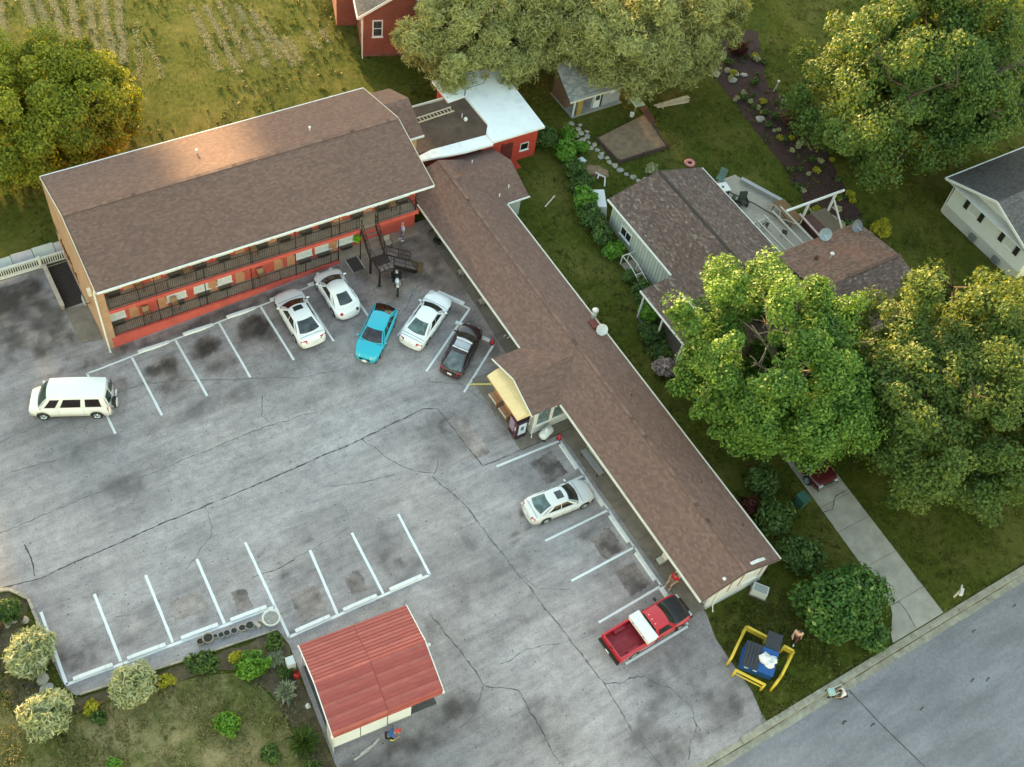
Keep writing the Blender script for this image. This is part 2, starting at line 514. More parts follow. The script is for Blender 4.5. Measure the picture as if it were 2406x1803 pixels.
def asphalt_material():
    m, nt, b = newmat('weathered_asphalt')
    co = coords(nt, True)
    tone = nd(nt, 'ShaderNodeAttribute', attribute_name='tone').outputs['Fac']
    brown = nd(nt, 'ShaderNodeAttribute', attribute_name='brown').outputs['Fac']
    base = ramp(nt, tone, [(0.0, (.046, .040, .041)), (0.30, (.121, .110, .114)), (0.55, (.252, .232, .240)), (0.8, (.370, .342, .350)), (1.0, (.455, .424, .432))])
    base = mixrgb(nt, brown, base, mixrgb(nt, 1.0, base, (1.05, .86, .70), 'MULTIPLY'))
    n1 = noise(nt, co, 1.7, 8, 0.72)
    base = mixrgb(nt, 0.85, base, ramp(nt, n1, [(0.28, (.66, .66, .68)), (0.5, (1.0, 1.0, 1.0)), (0.72, (1.24, 1.24, 1.23))]), 'MULTIPLY')
    n2 = noise(nt, co, 9.0, 6, 0.75)
    base = mixrgb(nt, 0.75, base, ramp(nt, n2, [(0.30, (.58, .58, .60)), (0.50, (1, 1, 1)), (0.75, (1.30, 1.29, 1.27))]), 'MULTIPLY')
    n4 = noise(nt, co, 1.0, 5, 0.65, (.30, 2.4, 1, .32))
    base = mixrgb(nt, 0.8, base, ramp(nt, n4, [(0.30, (.74, .74, .75)), (0.52, (1, 1, 1)), (0.72, (1.16, 1.16, 1.15))]), 'MULTIPLY')
    # dark speckle and worn aggregate
    v = nt.nodes.new('ShaderNodeTexVoronoi'); v.inputs['Scale'].default_value = 1.7
    nt.links.new(co, v.inputs['Vector'])
    base = mixrgb(nt, ramp(nt, v.outputs['Distance'], [(0.03, 0.85), (0.11, 0.0)]), base, (.035, .033, .035))
    n3 = noise(nt, co, 46.0, 3, 0.7)
    base = mixrgb(nt, 0.6, base, ramp(nt, n3, [(0.3, (.62, .62, .62)), (0.7, (1.38, 1.38, 1.38))]), 'MULTIPLY')
    nt.links.new(base, b.inputs['Base Color'])
    b.inputs['Roughness'].default_value = 0.88
    bump(nt, b, n3, 0.5, 0.01)
    return m
ASPHALT = asphalt_material()

def grass_material(name, cols, dry=(.20, .165, .05), dryk=0.55):
    m, nt, b = newmat(name)
    co = coords(nt, True)
    n1 = noise(nt, co, 0.28, 6, 0.65)
    n2 = noise(nt, co, 2.6, 6, 0.7)
    n3 = noise(nt, co, 22, 4, 0.75)
    c = ramp(nt, n2, [(0.28, cols[0]), (0.5, cols[1]), (0.72, cols[2])])
    c = mixrgb(nt, ramp(nt, n1, [(0.45, 0.0), (0.72, dryk)]), c, dry)
    c = mixrgb(nt, 0.8, c, ramp(nt, n3, [(0.28, (.45, .45, .42)), (0.5, (1, 1, 1)), (0.75, (1.55, 1.5, 1.4))]), 'MULTIPLY')
    nt.links.new(c, b.inputs['Base Color'])
    b.inputs['Roughness'].default_value = 0.95
    b.inputs['Specular IOR Level'].default_value = 0.1
    bump(nt, b, n3, 1.0, 0.05)
    return m
LAWN = grass_material('lawn_grass', [(.036, .050, .007), (.066, .082, .011), (.118, .120, .020)])
ROUGHG = grass_material('garden_turf', [(.065, .080, .018), (.13, .135, .042), (.24, .21, .085)], (.46, .35, .19), 0.95)

# one sheet of ground out to the horizon
def ground():
    xs = np.concatenate([np.linspace(-900, -60, 8), np.linspace(-40, 110, 121), np.linspace(130, 900, 8)])
    ys = np.sort(np.concatenate([np.linspace(-900, -40, 8), np.linspace(-25, 115, 113), np.linspace(130, 900, 8), [7.9, 8.03]]))
    gx, gy = np.meshgrid(xs, ys, indexing='ij')
    z = gz(gx, gy) - 0.03
    # the road surface lies lower than the lawns
    z = np.where(gy < 7.95, -0.45, z)
    mb = MB()
    mb.v = [(float(a), float(b_), float(c)) for a, b_, c in zip(gx.ravel(), gy.ravel(), z.ravel())]
    ny = len(ys)
    for i in range(len(xs) - 1):
        for j in range(ny - 1):
            mb.f.append((i * ny + j, (i + 1) * ny + j, (i + 1) * ny + j + 1, i * ny + j + 1)); mb.t.append(.5)
    tag(mb.build('ground', LAWN, smooth=True), 'mown lawn and verge ground around the motel and houses', None, kind='structure')
ground()

lot = tag(sheet('parking_lot', LOT, 0.24, 0.0, ASPHALT, {'tone': lot_tone, 'brown': lot_brown}, box=(-16, 31, 5.5, 57.6)), 'weathered grey asphalt parking lot with cracks and oil stains', kind='structure')
tag(sheet('garden_bed', GARDEN, 0.3, -0.006, mat('garden_soil', (.095, .072, .042), .95, 0, .4, 2.2, .6, 18, True, dirt=(.19, .16, .075, .95))), 'soil bed along the edge of the lot', kind='structure')
tag(sheet('mulch_bed', BED, 0.35, -0.006, mat('red_mulch', (.040, .017, .016), .95, 0, .6, 5, .9, 22, True, dirt=(.075, .042, .034, .5))), 'dark red mulch bed curving behind the houses', kind='structure')
# rough turf of the front garden at the lower left
FRONT = [(-25, 34.5), (-7.3, 34.2), (-6.7, 30), (-6.1, 27.2), (-4.8, 26.2), (-3.6, 26.2), (-1, 26.0), (3, 25.2), (5.3, 24.3), (6.0, 22.1), (6.2, 18), (6.6, 13.7), (6, 5), (-25, 5)]
tag(sheet('front_garden_turf', FRONT, 0.5, -0.010, ROUGHG), 'patchy dry turf of the front garden', kind='structure')

HAYG = grass_material('mown_field_grass', [(.050, .068, .010), (.092, .110, .017), (.155, .158, .032)], (.25, .205, .06), 0.6)  # dried mown grass, its colour also brightened to stand for sunlight
FIELD = wob([(-40, 58.7), (5.9, 58.7), (6.2, 60.0), (30.5, 60.2), (33.0, 63.0), (33.2, 69.5), (33.0, 76), (36, 96), (-40, 96)], .5, 1.5, 6)
tag(sheet('mown_field', FIELD, 1.0, -0.012, HAYG), 'dry mown field behind the motel, brightened to look sunlit', kind='structure')

# ---- cracks in the asphalt: sunken dark joints laid as thin strips
CRK = mat('crack_tar', (.065, .062, .062), .9, 0, .4, 6, world=True)
CRKL = mat('hairline_crack', (.135, .133, .133), .9, 0, .4, 6, world=True)
def crack(pts, w, jit=.05, seed=1, m=CRK, wv=.7):
    mb = MB(); ribbon(mb, pts, w, 0.005, jit, .22, wv, seed)
    return mb.build('crack', m, lot)
crack([(-6, 35.3), (-2.67, 34.75), (3.9, 35.0), (8.0, 35.05), (13.2, 35.12), (17.7, 35.2), (22.2, 35.55), (23.1, 35.15)], .065, .03, 1)
crack([(23.1, 35.15), (23.4, 32.4), (23.6, 30.0), (26.5, 29.95)], .05, .03, 2)
crack([(20.4, 30.8), (20.8, 29.4), (21.2, 28.0), (21.4, 25.6), (21.6, 23.3), (21.85, 21.8), (22.3, 17.5), (22.65, 14.3), (22.5, 11.3), (22.9, 8.6)], .075, .05, 3, CRKL)
crack([(15.9, 22.7), (16.3, 19.7), (16.5, 17.4), (18.1, 16.3), (18.1, 14.6), (18.0, 12.3), (18.4, 9.2)], .05, .06, 4, mat('worn_crack', (.07, .068, .068), .9, 0, .4, 6, world=True))
crack([(-6, 44.4), (-2.1, 44.7), (2.4, 45.2), (7.0, 45.2), (11.0, 43.4), (15.9, 41.1), (18.5, 40.6)], .05, .05, 5, CRKL)
crack([(-6, 38.3), (-3.8, 38.5), (1.9, 38.75), (6, 38.6), (11.9, 38.7), (16, 38.2)], .045, .05, 6, CRKL)
crack([(-6, 41.6), (-2.5, 42.4), (0.5, 42.0)], .03, .05, 7)
crack([(17.7, 35.2), (18.6, 33.2), (19.6, 31.6), (20.6, 30.9), (21.4, 31.8)], .045, .07, 8, CRKL)
crack([(14.4, 33.0), (16.4, 32.3), (18.4, 32.0)], .045, .05, 9, CRKL)
crack([(7.8, 29.4), (9.4, 29.2), (10.4, 29.35)], .05, .03, 10)
crack([(10.4, 29.4), (12.6, 29.6), (14.2, 29.9)], .03, .05, 11, CRKL)
crack([(-2.9, 35.0), (-2.75, 36.2), (-2.9, 37.2)], .06, .04, 12)
crack([(.2, 30.6), (1.4, 30.2), (2.2, 30.4)], .03, .06, 13, CRKL)
crack([(16.5, 17.4), (15.2, 16.2), (14.2, 15.9)], .05, .05, 14, CRKL)
crack([(22.3, 17.5), (19.8, 18.2), (18.0, 18.0)], .035, .07, 15, CRKL)
crack([(22.65, 14.3), (25.0, 13.6), (26.2, 11.6), (26.0, 9.4)], .06, .12, 16, CRKL)
crack([(26.0, 9.9), (24.8, 9.0), (24.4, 8.4)], .05, .08, 17, CRKL)
crack([(4.6, 31.6), (6.8, 33.0), (7.2, 35.0)], .03, .08, 18, CRKL)
crack([(24.0, 20.2), (22.2, 21.0), (21.8, 22.6)], .03, .08, 19, CRKL)
crack([(13.3, 40.9), (12.7, 39.5), (13.0, 38.7)], .03, .04, 20)
crack([(23.5, 37.3), (25.4, 36.2), (26.3, 34.2), (26.2, 31.2)], .04, .05, 21, CRKL)
crack([(24.6, 42.9), (26.3, 44.4), (28.9, 45.1)], .05, .05, 22, CRKL)

# ---- square patches of newer, darker asphalt
def patch_sheet(cx, cy, w, h, rz, tone, seed):
    c_, s_ = math.cos(rz), math.sin(rz)
    P = wob([(cx + c_ * a - s_ * b_, cy + s_ * a + c_ * b_) for a, b_ in ((-w / 2, -h / 2), (w / 2, -h / 2), (w / 2, h / 2), (-w / 2, h / 2))], .07, .16, seed)
    return sheet('asphalt_patch', P, .08, .0035, ASPHALT, {'tone': lambda x, y: np.clip(tone + .75 * (N2.fbm(x, y, .7, 4) - .5), 0, 1), 'brown': lambda x, y: .35 + .4 * N3.fbm(x, y, 1.5, 3)}, lot)
for i, q in enumerate(((6.72, 28.35, .85, 1.25, -.08, .52), (10.0, 26.5, 1.6, 1.8, -.05, .50), (12.95, 26.35, 1.0, 1.3, -.05, .48), (27.75, 21.7, 1.55, 1.7, .05, .40), (27.8, 19.0, 1.5, 1.75, .0, .38), (27.4, 28.0, 1.7, 1.9, .1, .47), (4.0, 29.4, 1.9, 1.3, -.08, .58), (23.9, 32.4, 1.3, 3.4, .0, .62))):
    patch_sheet(*q, i + 3)

# ---- painted stall lines
def line_paint():
    m, nt, b = newmat('stall_paint')
    co = coords(nt, True)
    n = noise(nt, co, 7, 6, .7)
    n2 = noise(nt, co, 1.3, 3, .6)
    f = ramp(nt, n, [(0.62, 0.0), (0.70, 0.75)])
    c = mixrgb(nt, f, mixrgb(nt, n2, (.78, .79, .80), (.68, .69, .71)), (.26, .27, .28))
    nt.links.new(c, b.inputs['Base Color'])
    b.inputs['Roughness'].default_value = .65
    return m
LINE = line_paint()
def stall_line(a, b_, w=.11, seed=1):
    mb = MB(); ribbon(mb, [a, b_], w, 0.009, .004, .3, .10, seed)
    return mb.build('stall_line', LINE, lot)
LL = [((-3.25, 32.71), (-3.32, 28.0)), ((-.36, 32.44), (-.40, 27.95)), ((2.53, 32.28), (2.43, 27.7)), ((5.45, 31.93), (5.33, 27.45)),
      ((8.33, 31.7), (8.18, 25.05)), ((11.47, 29.5), (11.16, 25.05)), ((14.17, 29.44), (14.05, 25.0)), ((17.24, 29.33), (17.04, 24.82)),
      ((-3.32, 28.02), (8.2, 27.12)), ((8.18, 25.05), (17.04, 24.84))]
for i, (a, b_) in enumerate(LL): stall_line(a, b_, .165, i)
UL = [(4.15, 47.55, 4.22, 42.3), (7.08, 47.45, 7.2, 42.3), (10.05, 47.5, 10.22, 42.4), (13.1, 47.6, 13.2, 42.5), (16.1, 47.6, 16.25, 42.5), (19.05, 47.7, 19.22, 42.7), (22.05, 47.75, 22.2, 43.6)]
for i, q in enumerate(UL): stall_line(q[:2], q[2:], .15, 20 + i)
stall_line((4.15, 47.5), (22.1, 47.78), .13, 30)
for i, (y0, y1) in enumerate([(29.61, 29.46), (26.55, 26.5), (23.62, 23.66), (20.6, 20.72), (17.57, 17.79), (14.7, 14.88)]):
    stall_line((24.4, y0), (29.15, y1), .155, 40 + i)
stall_line((29.15, 29.5), (29.12, 14.8), .14, 50)
for i, q in enumerate([(27.2, 43.8, 23.3, 41.3), (27.2, 43.8, 28.9, 41.3), (28.9, 41.3, 23.75, 38.0), (29.1, 38.1, 25.3, 35.55)]):
    stall_line(q[:2], q[2:], .15, 60 + i)

# ---- concrete wheel stops, painted white
WS = mat('wheel_stop_paint', (.74, .75, .76), .6, 0, .06, 4, .15, 30, dirt=(.35, .35, .35, .4))
def wheel_stop_mesh(L):
    mb = MB(); a, b_, h = .13, .10, .15
    n = 6
    P = []
    for i in range(n + 1):
        x = -L / 2 + L * i / n
        e = .02 if i in (0, n) else 0
        P += [(x, -a, 0), (x, -a, .045), (x, -b_, h - e), (x, b_, h - e), (x, a, .045), (x, a, 0)]
    F = []
    for i in range(n):
        for k in range(5):
            F.append((i * 6 + k, i * 6 + k + 1, (i + 1) * 6 + k + 1, (i + 1) * 6 + k))
    F += [(5, 4, 3, 2, 1, 0), tuple(n * 6 + k for k in range(6))]
    mb.add(P, F)
    me = mb.mesh('wheel_stop'); me.materials.append(WS)
    return me
WSM = wheel_stop_mesh(2.1); WSS = wheel_stop_mesh(.62)
rows = [('lower', [(-1.88, 28.03), (1.0, 27.83), (3.95, 27.62), (6.75, 27.38)], 'in the row by the flower bed'),
        ('carport', [(9.67, 25.15), (12.6, 25.08), (15.53, 25.0)], 'in the row above the red carport'),
        ('motel', [(8.6, 47.58), (11.67, 47.62), (14.74, 47.68), (17.9, 47.74), (20.7, 47.78)], 'along the motel balcony'),
        ('wing', [(28.98, 28.15), (28.98, 25.1), (28.98, 22.2), (28.98, 19.3)], 'along the wing walkway')]
ordn = ['first', 'second', 'third', 'fourth', 'fifth']
def put_stop(me, x, y, rz, label):
    o = bpy.data.objects.new('wheel_stop', me); COL.objects.link(o)
    o.location = (x, y, gzf(x, y) + .002); o.rotation_euler = (0, 0, rz)
    if abs(gnormal(x, y).x) > .01:
        o.rotation_euler = (0, math.atan2(-(-gnormal(x, y).x), 1) * -1 if abs(rz) < .3 else 0, rz)
    tag(o, label, 'wheel stop', 'white wheel stops of the parking stalls')
for key, L, ph in rows:
    for i, (x, y) in enumerate(L):
        rz = {'lower': -.078, 'carport': -.03, 'motel': .02, 'wing': math.pi / 2}[key]
        side = 'from the left' if key != 'wing' else 'from the office end'
        put_stop(WSM, x, y, rz, 'white wheel stop, %s %s %s' % (ordn[i], side, ph))
put_stop(WSM, 28.12, 42.62, math.atan2(-2.5, 1.7), 'white wheel stop in front of the white coupe in the angled stall')
put_stop(WSS, 28.7, 38.62, math.atan2(-2.5, 1.7), 'short white wheel stop beside the dark maroon hatchback by the wing')
put_stop(WSS, 27.62, 40.42, math.atan2(-2.5, 1.7), 'short white wheel stop between the white coupe and maroon hatchback')
put_stop(WSS, 29.0, 17.35, math.pi / 2, 'short white wheel stop by the nose of the red pickup')

# ---- concrete: walkways, driveway, kerb
CONC = mat('walk_concrete', (.195, .165, .135), .9, 0, .2, 1.6, .3, 30, True, dirt=(.10, .085, .07, .6))
CONCL = mat('driveway_concrete', (.37, .335, .285), .9, 0, .16, 1.2, .35, 26, True, dirt=(.17, .155, .135, .6))
KERB = mat('kerb_concrete', (.30, .275, .22), .92, 0, .28, 2.4, .5, 14, True, dirt=(.15, .13, .09, .7))
def slabs(name, poly, h, m, label):
    mb = MB(); n = len(poly)
    mb.prism(poly, [gzf(*p) - .25 for p in poly], [gzf(*p) + h for p in poly])
    return tag(mb.build(name, m), label, kind='structure')
def walkway():
    root = thing('wing_walkway', None, None)
    root['kind'] = 'structure'
    ys = [15.32, 18, 21, 24, 27, 29.95]
    for i in range(len(ys) - 1):
        mb = MB(); mb.prism([(29.47, ys[i] + .008), (30.7, ys[i] + .008), (30.7, ys[i + 1] - .008), (29.47, ys[i + 1] - .008)], -.2, [.075] * 4); mb.build('slab', CONC, root)
    for q in ([(26.42, 29.97), (30.7, 29.97), (30.7, 30.9), (26.42, 30.9)], [(26.40, 30.92), (27.7, 30.92), (27.7, 33.4), (26.36, 33.4)], [(26.36, 33.42), (27.7, 33.42), (27.7, 36.2), (26.3, 36.2)], [(27.72, 34.9), (30.7, 34.9), (30.7, 36.28), (27.72, 36.2)]):
        mb = MB(); mb.prism(q, [gzf(*p) - .2 for p in q], [gzf(*p) + .075 for p in q]); mb.build('slab', CONC, root)
    ys = [36.3, 38.6, 41, 43.4, 45.8, 48.8]
    for i in range(len(ys) - 1):
        q = [(29.47, ys[i] + .008), (30.7, ys[i] + .008), (30.7, ys[i + 1] - .008), (29.47, ys[i + 1] - .008)]
        mb = MB(); mb.prism(q, [gzf(*p) - .2 for p in q], [gzf(*p) + .06 for p in q]); mb.build('slab', CONC, root)
walkway()
def driveway():
    root = thing('driveway', None, None); root['kind'] = 'structure'
    W = lambda y: 39.6 + (41.2 - 39.6) * sm((y - 8.0) / 2.2) + .07 * (y - 10) * (y > 10)
    E_ = lambda y: 43.9 + .05 * (y - 8)
    ys = [8.12, 10.05, 12.8, 15.55, 17.5, 20.5, 24.0, 28.0]
    for i in range(len(ys) - 1):
        a, b_ = ys[i] + .012, ys[i + 1] - .012
        k = [a + (b_ - a) * s / 4 for s in range(5)]
        poly = [(float(E_(y)), y) for y in k] + [(float(W(y)), y) for y in reversed(k)]
        mb = MB(); mb.prism(poly, -.15, .012); mb.build('slab', CONCL, root)
    mb = MB(); ribbon(mb, [(41.3, 10.1), (41.9, 10.0), (41.8, 9.2), (41.55, 8.2)], .05, .018, .03, .2, .5, 3); mb.build('crack', CRK, root)
    mb = MB(); ribbon(mb, [(41.3, 17.3), (42.3, 17.0), (43.2, 17.7), (44.5, 17.7)], .05, .018, .03, .2, .5, 4); mb.build('crack', CRK, root)
driveway()
def kerb():
    root = thing('kerb', None, None); root['kind'] = 'structure'
    x = 8.0
    while x < 110:
        w = 2.45
        mb = MB()
        dip = .06 if (39 < x + 1 < 44.2 or x < 27) else 0
        ins = .015 * R.random()
        mb.hexa([(x, 7.62, -.35), (x + w, 7.62, -.35), (x + w, 8.06, -.3), (x, 8.06, -.3), (x, 7.66 + ins, .035 - dip), (x + w, 7.66 + ins, .035 - dip), (x + w, 8.06, .05 - dip), (x, 8.06, .05 - dip)])
        mb.build('kerb_stone', KERB, root)
        x += w + .014
    x = 8.0
    mb = MB()
    ribbon(mb, [(8, 7.42), (40, 7.42), (110, 7.42)], .40, -.142, .01, .6, .12, 4)
    for i, v in enumerate(mb.v): mb.v[i] = (v[0], v[1], -.118 - .015 * ((v[1] < 7.4)))
    mb.build('gutter', KERB, root)
kerb()
def road_material():
    m, nt, b = newmat('road_asphalt')
    co = coords(nt, True)
    n1 = noise(nt, co, .55, 6, .6, (.35, 1.6, 1))
    n2 = noise(nt, co, 40, 3, .7)
    n3 = noise(nt, co, 5, 5, .7)
    c = ramp(nt, n1, [(0.3, (.160, .153, .168)), (0.7, (.262, .248, .268))])
    c = mixrgb(nt, .7, c, ramp(nt, n3, [(0.3, (.78, .78, .8)), (.7, (1.2, 1.2, 1.2))]), 'MULTIPLY')
    c = mixrgb(nt, .7, c, ramp(nt, n2, [(0.3, (.6, .6, .6)), (0.7, (1.4, 1.4, 1.4))]), 'MULTIPLY')
    nt.links.new(c, b.inputs['Base Color']); b.inputs['Roughness'].default_value = .85
    bump(nt, b, n2, .5, .01)
    return m
mb = MB()
mb.add([(-60, -3, -.13), (140, -3, -.13), (140, 7.3, -.145), (-60, 7.3, -.145)], [(0, 1, 2, 3)])
road = tag(mb.build('road', road_material()), 'blue-grey asphalt street along the kerb', kind='structure')
mb = MB(); ribbon(mb, [(35.3, 7.2), (35.6, 5.0), (35.95, 3.2), (36.3, 1.2), (36.4, -1)], .055, 0, .012, .3, .4, 8)
for i, v in enumerate(mb.v): mb.v[i] = (v[0], v[1], -.128)
mb.build('crack', CRK, road)
for i, (x, y) in enumerate([(38.3, 4.2), (43.2, 3.6), (42.3, 4.0), (44.7, 6.3), (48.3, 6.3), (33.6, 5.8), (35.0, 4.9)]):
    mb = MB(); ribbon(mb, [(x, y), (x + .2, y + .07), (x + .34, y + .05)], .09, 0, .03, .1, .6, i)
    for k, v in enumerate(mb.v): mb.v[k] = (v[0], v[1], -.127)
    mb.build('tar_spot', CRK, road)
# side slab beside the motel's end wall, and garden edging
slabs('side_slab', [(4.6, 50.05), (5.95, 49.75), (5.95, 53.0), (4.5, 53.25)], .03, CONC, 'concrete slab beside the motel end wall')
slabs('cellar_floor', [(4.62, 53.3), (5.95, 53.3), (5.95, 57.3), (4.62, 57.3)], .012, mat('dark_boards', (.030, .022, .020), .9, 0, .3, 5, .3), 'dark floor beside the motel end wall')

# ================================================================ BUILDINGS
SHING = tintmat('brown_shingle', [(0.0, (.075, .043, .035)), (.08, (.150, .088, .071)), (.45, (.178, .104, .085)), (.7, (.194, .115, .094)), (1.0, (.226, .138, .113))], .93, .9, 30, (.13, .08, .064, .5, .15))
SHINGH = tintmat('mottled_shingle', [(0.0, (.082, .053, .045)), (.5, (.140, .092, .078)), (.85, (.185, .128, .108)), (1.0, (.34, .28, .24))], .93, .5, 55, (.07, .05, .045, 1.1, .35))
SHINGR = tintmat('rusty_shingle', [(0.0, (.105, .062, .045)), (.5, (.165, .100, .075)), (1.0, (.24, .16, .125))], .93, .5, 55, (.26, .11, .07, .35, .75))
SHINGG = tintmat('grey_shingle', [(0.0, (.075, .070, .072)), (.5, (.115, .110, .112)), (1.0, (.16, .155, .155))], .9, .5, 55, (.05, .045, .045, .6, .4))
SHINGW = tintmat('weathered_grey_roof', [(0.0, (.19, .19, .19)), (.5, (.27, .27, .27)), (1.0, (.36, .36, .35))], .9, .4, 55)
DECK = mat('roof_deck', (.10, .072, .062), .95, 0, .2, 2)
WHITE = mat('white_trim', (.74, .74, .72), .6, 0, .05, 3, dirt=(.45, .44, .42, .4))
CREAM = mat('cream_trim', (.62, .58, .50), .65, 0, .06, 3, dirt=(.4, .36, .3, .4))
REDP = mat('red_paint', (.52, .092, .072), .7, 0, .12, 2, .1, 30, dirt=(.30, .05, .04, .5))
DARKM = mat('black_iron', (.022, .017, .016), .5, 0, .2, 6)
BRONZE = mat('brown_iron', (.020, .012, .011), .55, .2, .3, 6)
SOFFIT = mat('soffit_white', (.55, .53, .50), .8, 0, .06, 3)
FLOORC = mat('balcony_concrete', (.33, .27, .22), .9, 0, .2, 1.6, .3, 30, dirt=(.20, .16, .13, .5))
WINF = mat('window_frame_white', (.74, .75, .75), .45, 0, .04, 5)
WING = glass('window_glass', (.05, .06, .068))
BLIND = mat('window_blind', (.62, .63, .64), .7, 0, .06, 8)
DOORC = mat('door_tan', (.48, .24, .14), .6, 0, .12, 3)
ACM = mat('ac_grey', (.085, .072, .062), .6, 0, .2, 8)

def slope(parent, P0, P1, Q1, Q0, m=SHING, ex=.135, tw=.24, th=.10, seed=1, deck=DECK, streak=None):
    """one roof plane: P0-P1 eave, Q0-Q1 ridge; slab plus stepped courses of separate tabs"""
    rr = np.random.RandomState(seed)
    P0, P1, Q1, Q0 = [Vector(p) for p in (P0, P1, Q1, Q0)]
    n = (P1 - P0).cross(Q0 - P0)
    if n.length < 1e-6: n = (P1 - P0).cross(Q1 - P0)
    n.normalize()
    if n.z < 0: n = -n
    mb = MB(); d = n * th
    V = [P0 - d, P1 - d, Q1 - d, Q0 - d, P0, P1, Q1, Q0]
    mb.hexa(V)
    mb.build('roof_deck', deck, parent)
    hgt = ((Q0 + Q1) / 2 - (P0 + P1) / 2).length
    rows = max(3, int(hgt / ex))
    co = []; tint = []
    lift = n * .013; base = n * .003
    ln = N1
    for j in range(rows):
        t0 = j / rows; t1 = min(1.0, (j + 1.12) / rows)
        A0, A1 = P0.lerp(Q0, t0), P1.lerp(Q1, t0)
        C0, C1 = P0.lerp(Q0, t1), P1.lerp(Q1, t1)
        L = (A1 - A0).length
        if L < .15: continue
        k = max(1, int(L / tw))
        edges = [0.0] + [min(1, max(0, (i + (0.5 if j % 2 else 0.0) + rr.uniform(-.06, .06)) / k)) for i in range(1, k)] + [1.0]
        if j % 2: edges.insert(1, .25 / k)
        rowt = rr.uniform(-.05, .05)
        for a, b in zip(edges[:-1], edges[1:]):
            if b - a < 1e-4: continue
            g = .0022 / max(L, .3) * 2
            lo0 = A0.lerp(A1, a + g) + lift; lo1 = A0.lerp(A1, b - g) + lift
            hi0 = C0.lerp(C1, a + g) + base; hi1 = C0.lerp(C1, b - g) + base
            co += [lo0, lo1, hi1, hi0]
            co += [lo0 - n * .016, lo1 - n * .016, lo1, lo0]
            tt = rr.rand() * .85 + rowt + .07
            if streak: tt += streak(lo0)
            tt = min(1, max(.1, tt)); tint += [tt, 0.0]
    o = fastmesh('shingles', np.array([tuple(v) for v in co]), 4, np.array(tint), m, parent)
    return tag(o, kind='stuff')
def rail_line(mb, A, Bp, h, sp=.125, post=1.9, w=.03, bars=True, base=.10):
    A = Vector(A); Bp = Vector(Bp); L = (Bp - A).length
    z = Vector((0, 0, 1))
    mb.bar(A + z * h, Bp + z * h, w * 1.3, w)
    mb.bar(A + z * base, Bp + z * base, w, w)
    for i in range(int(L / post) + 2):
        p = A.lerp(Bp, min(1, i * post / L)); mb.bar(p, p + z * h, w * 1.3)
    if bars:
        for i in range(1, int(L / sp)):
            p = A.lerp(Bp, i * sp / L); mb.bar(p + z * base, p + z * h, .016)
    return mb
def window(parent, c, w, h, axis, out, m=BLIND, fr=.07, mull=1, hm=0, name='window', depth=.05):
    """framed window on a wall; axis 'x': wall runs along x (faces +-y by out)"""
    def bx(mb, a0, a1, z0, z1, d0, d1):
        if axis == 'x':
            y = sorted((c[1] + out * d0, c[1] + out * d1)); mb.box(c[0] + a0, c[0] + a1, y[0], y[1], c[2] + z0, c[2] + z1)
        else:
            x = sorted((c[0] + out * d0, c[0] + out * d1)); mb.box(x[0], x[1], c[1] + a0, c[1] + a1, c[2] + z0, c[2] + z1)
    a = w / 2
    mb = MB()
    bx(mb, -a, a, 0, fr, -.02, depth); bx(mb, -a, a, h - fr, h, -.02, depth)
    bx(mb, -a, -a + fr, fr, h - fr, -.02, depth); bx(mb, a - fr, a, fr, h - fr, -.02, depth)
    for i in range(1, mull + 1):
        x = -a + w * i / (mull + 1); bx(mb, x - fr * .3, x + fr * .3, fr, h - fr, -.02, depth - .01)
    for i in range(1, hm + 1):
        z = h * i / (hm + 1); bx(mb, -a + fr, a - fr, z - fr * .3, z + fr * .3, -.02, depth - .012)
    o = mb.build(name, WINF, parent)
    g = MB(); bx(g, -a + fr * .9, a - fr * .9, fr * .9, h - fr * .9, -.02, depth - .025); g.build('pane', m, o)
    s = MB(); bx(s, -a - .05, a + .05, -.06, -.002, -.02, depth + .06); s.build('sill', WINF, o)
    return o
def downspout(parent, pts, r=.045, m=WHITE, name='downspout'):
    return MB().tube(pts, r, 8).build(name, m, parent)

def brick_mat(name, c1, c2, mortar, scale=1.0):
    m, nt, b = newmat(name)
    co = coords(nt)
    # walls face x or y: fold the plan coordinates so courses run along either
    sep = nt.nodes.new('ShaderNodeSeparateXYZ'); nt.links.new(co, sep.inputs[0])
    ad = nt.nodes.new('ShaderNodeMath'); ad.operation = 'ADD'
    nt.links.new(sep.outputs[0], ad.inputs[0]); nt.links.new(sep.outputs[1], ad.inputs[1])
    cb = nt.nodes.new('ShaderNodeCombineXYZ'); nt.links.new(ad.outputs[0], cb.inputs[0]); nt.links.new(sep.outputs[2], cb.inputs[1])
    bt = nt.nodes.new('ShaderNodeTexBrick')
    bt.inputs['Scale'].default_value = scale
    bt.inputs['Brick Width'].default_value = .24; bt.inputs['Row Height'].default_value = .08; bt.inputs['Mortar Size'].default_value = .008
    bt.inputs['Color1'].default_value = (*c1, 1); bt.inputs['Color2'].default_value = (*c2, 1); bt.inputs['Mortar'].default_value = (*mortar, 1)
    nt.links.new(cb.outputs[0], bt.inputs['Vector'])
    n = noise(nt, co, .8, 5, .6)
    c = mixrgb(nt, .7, bt.outputs[0], ramp(nt, n, [(.3, (.75, .75, .75)), (.7, (1.2, 1.2, 1.2))]), 'MULTIPLY')
    nt.links.new(c, b.inputs['Base Color']); b.inputs['Roughness'].default_value = .9
    bump(nt, b, bt.outputs['Fac'], -.4, .01)
    return m
TANB = brick_mat('tan_brick', (.46, .275, .17), (.40, .235, .145), (.42, .30, .21))
REDB = brick_mat('red_brick', (.25, .070, .042), (.19, .050, .034), (.24, .13, .10))

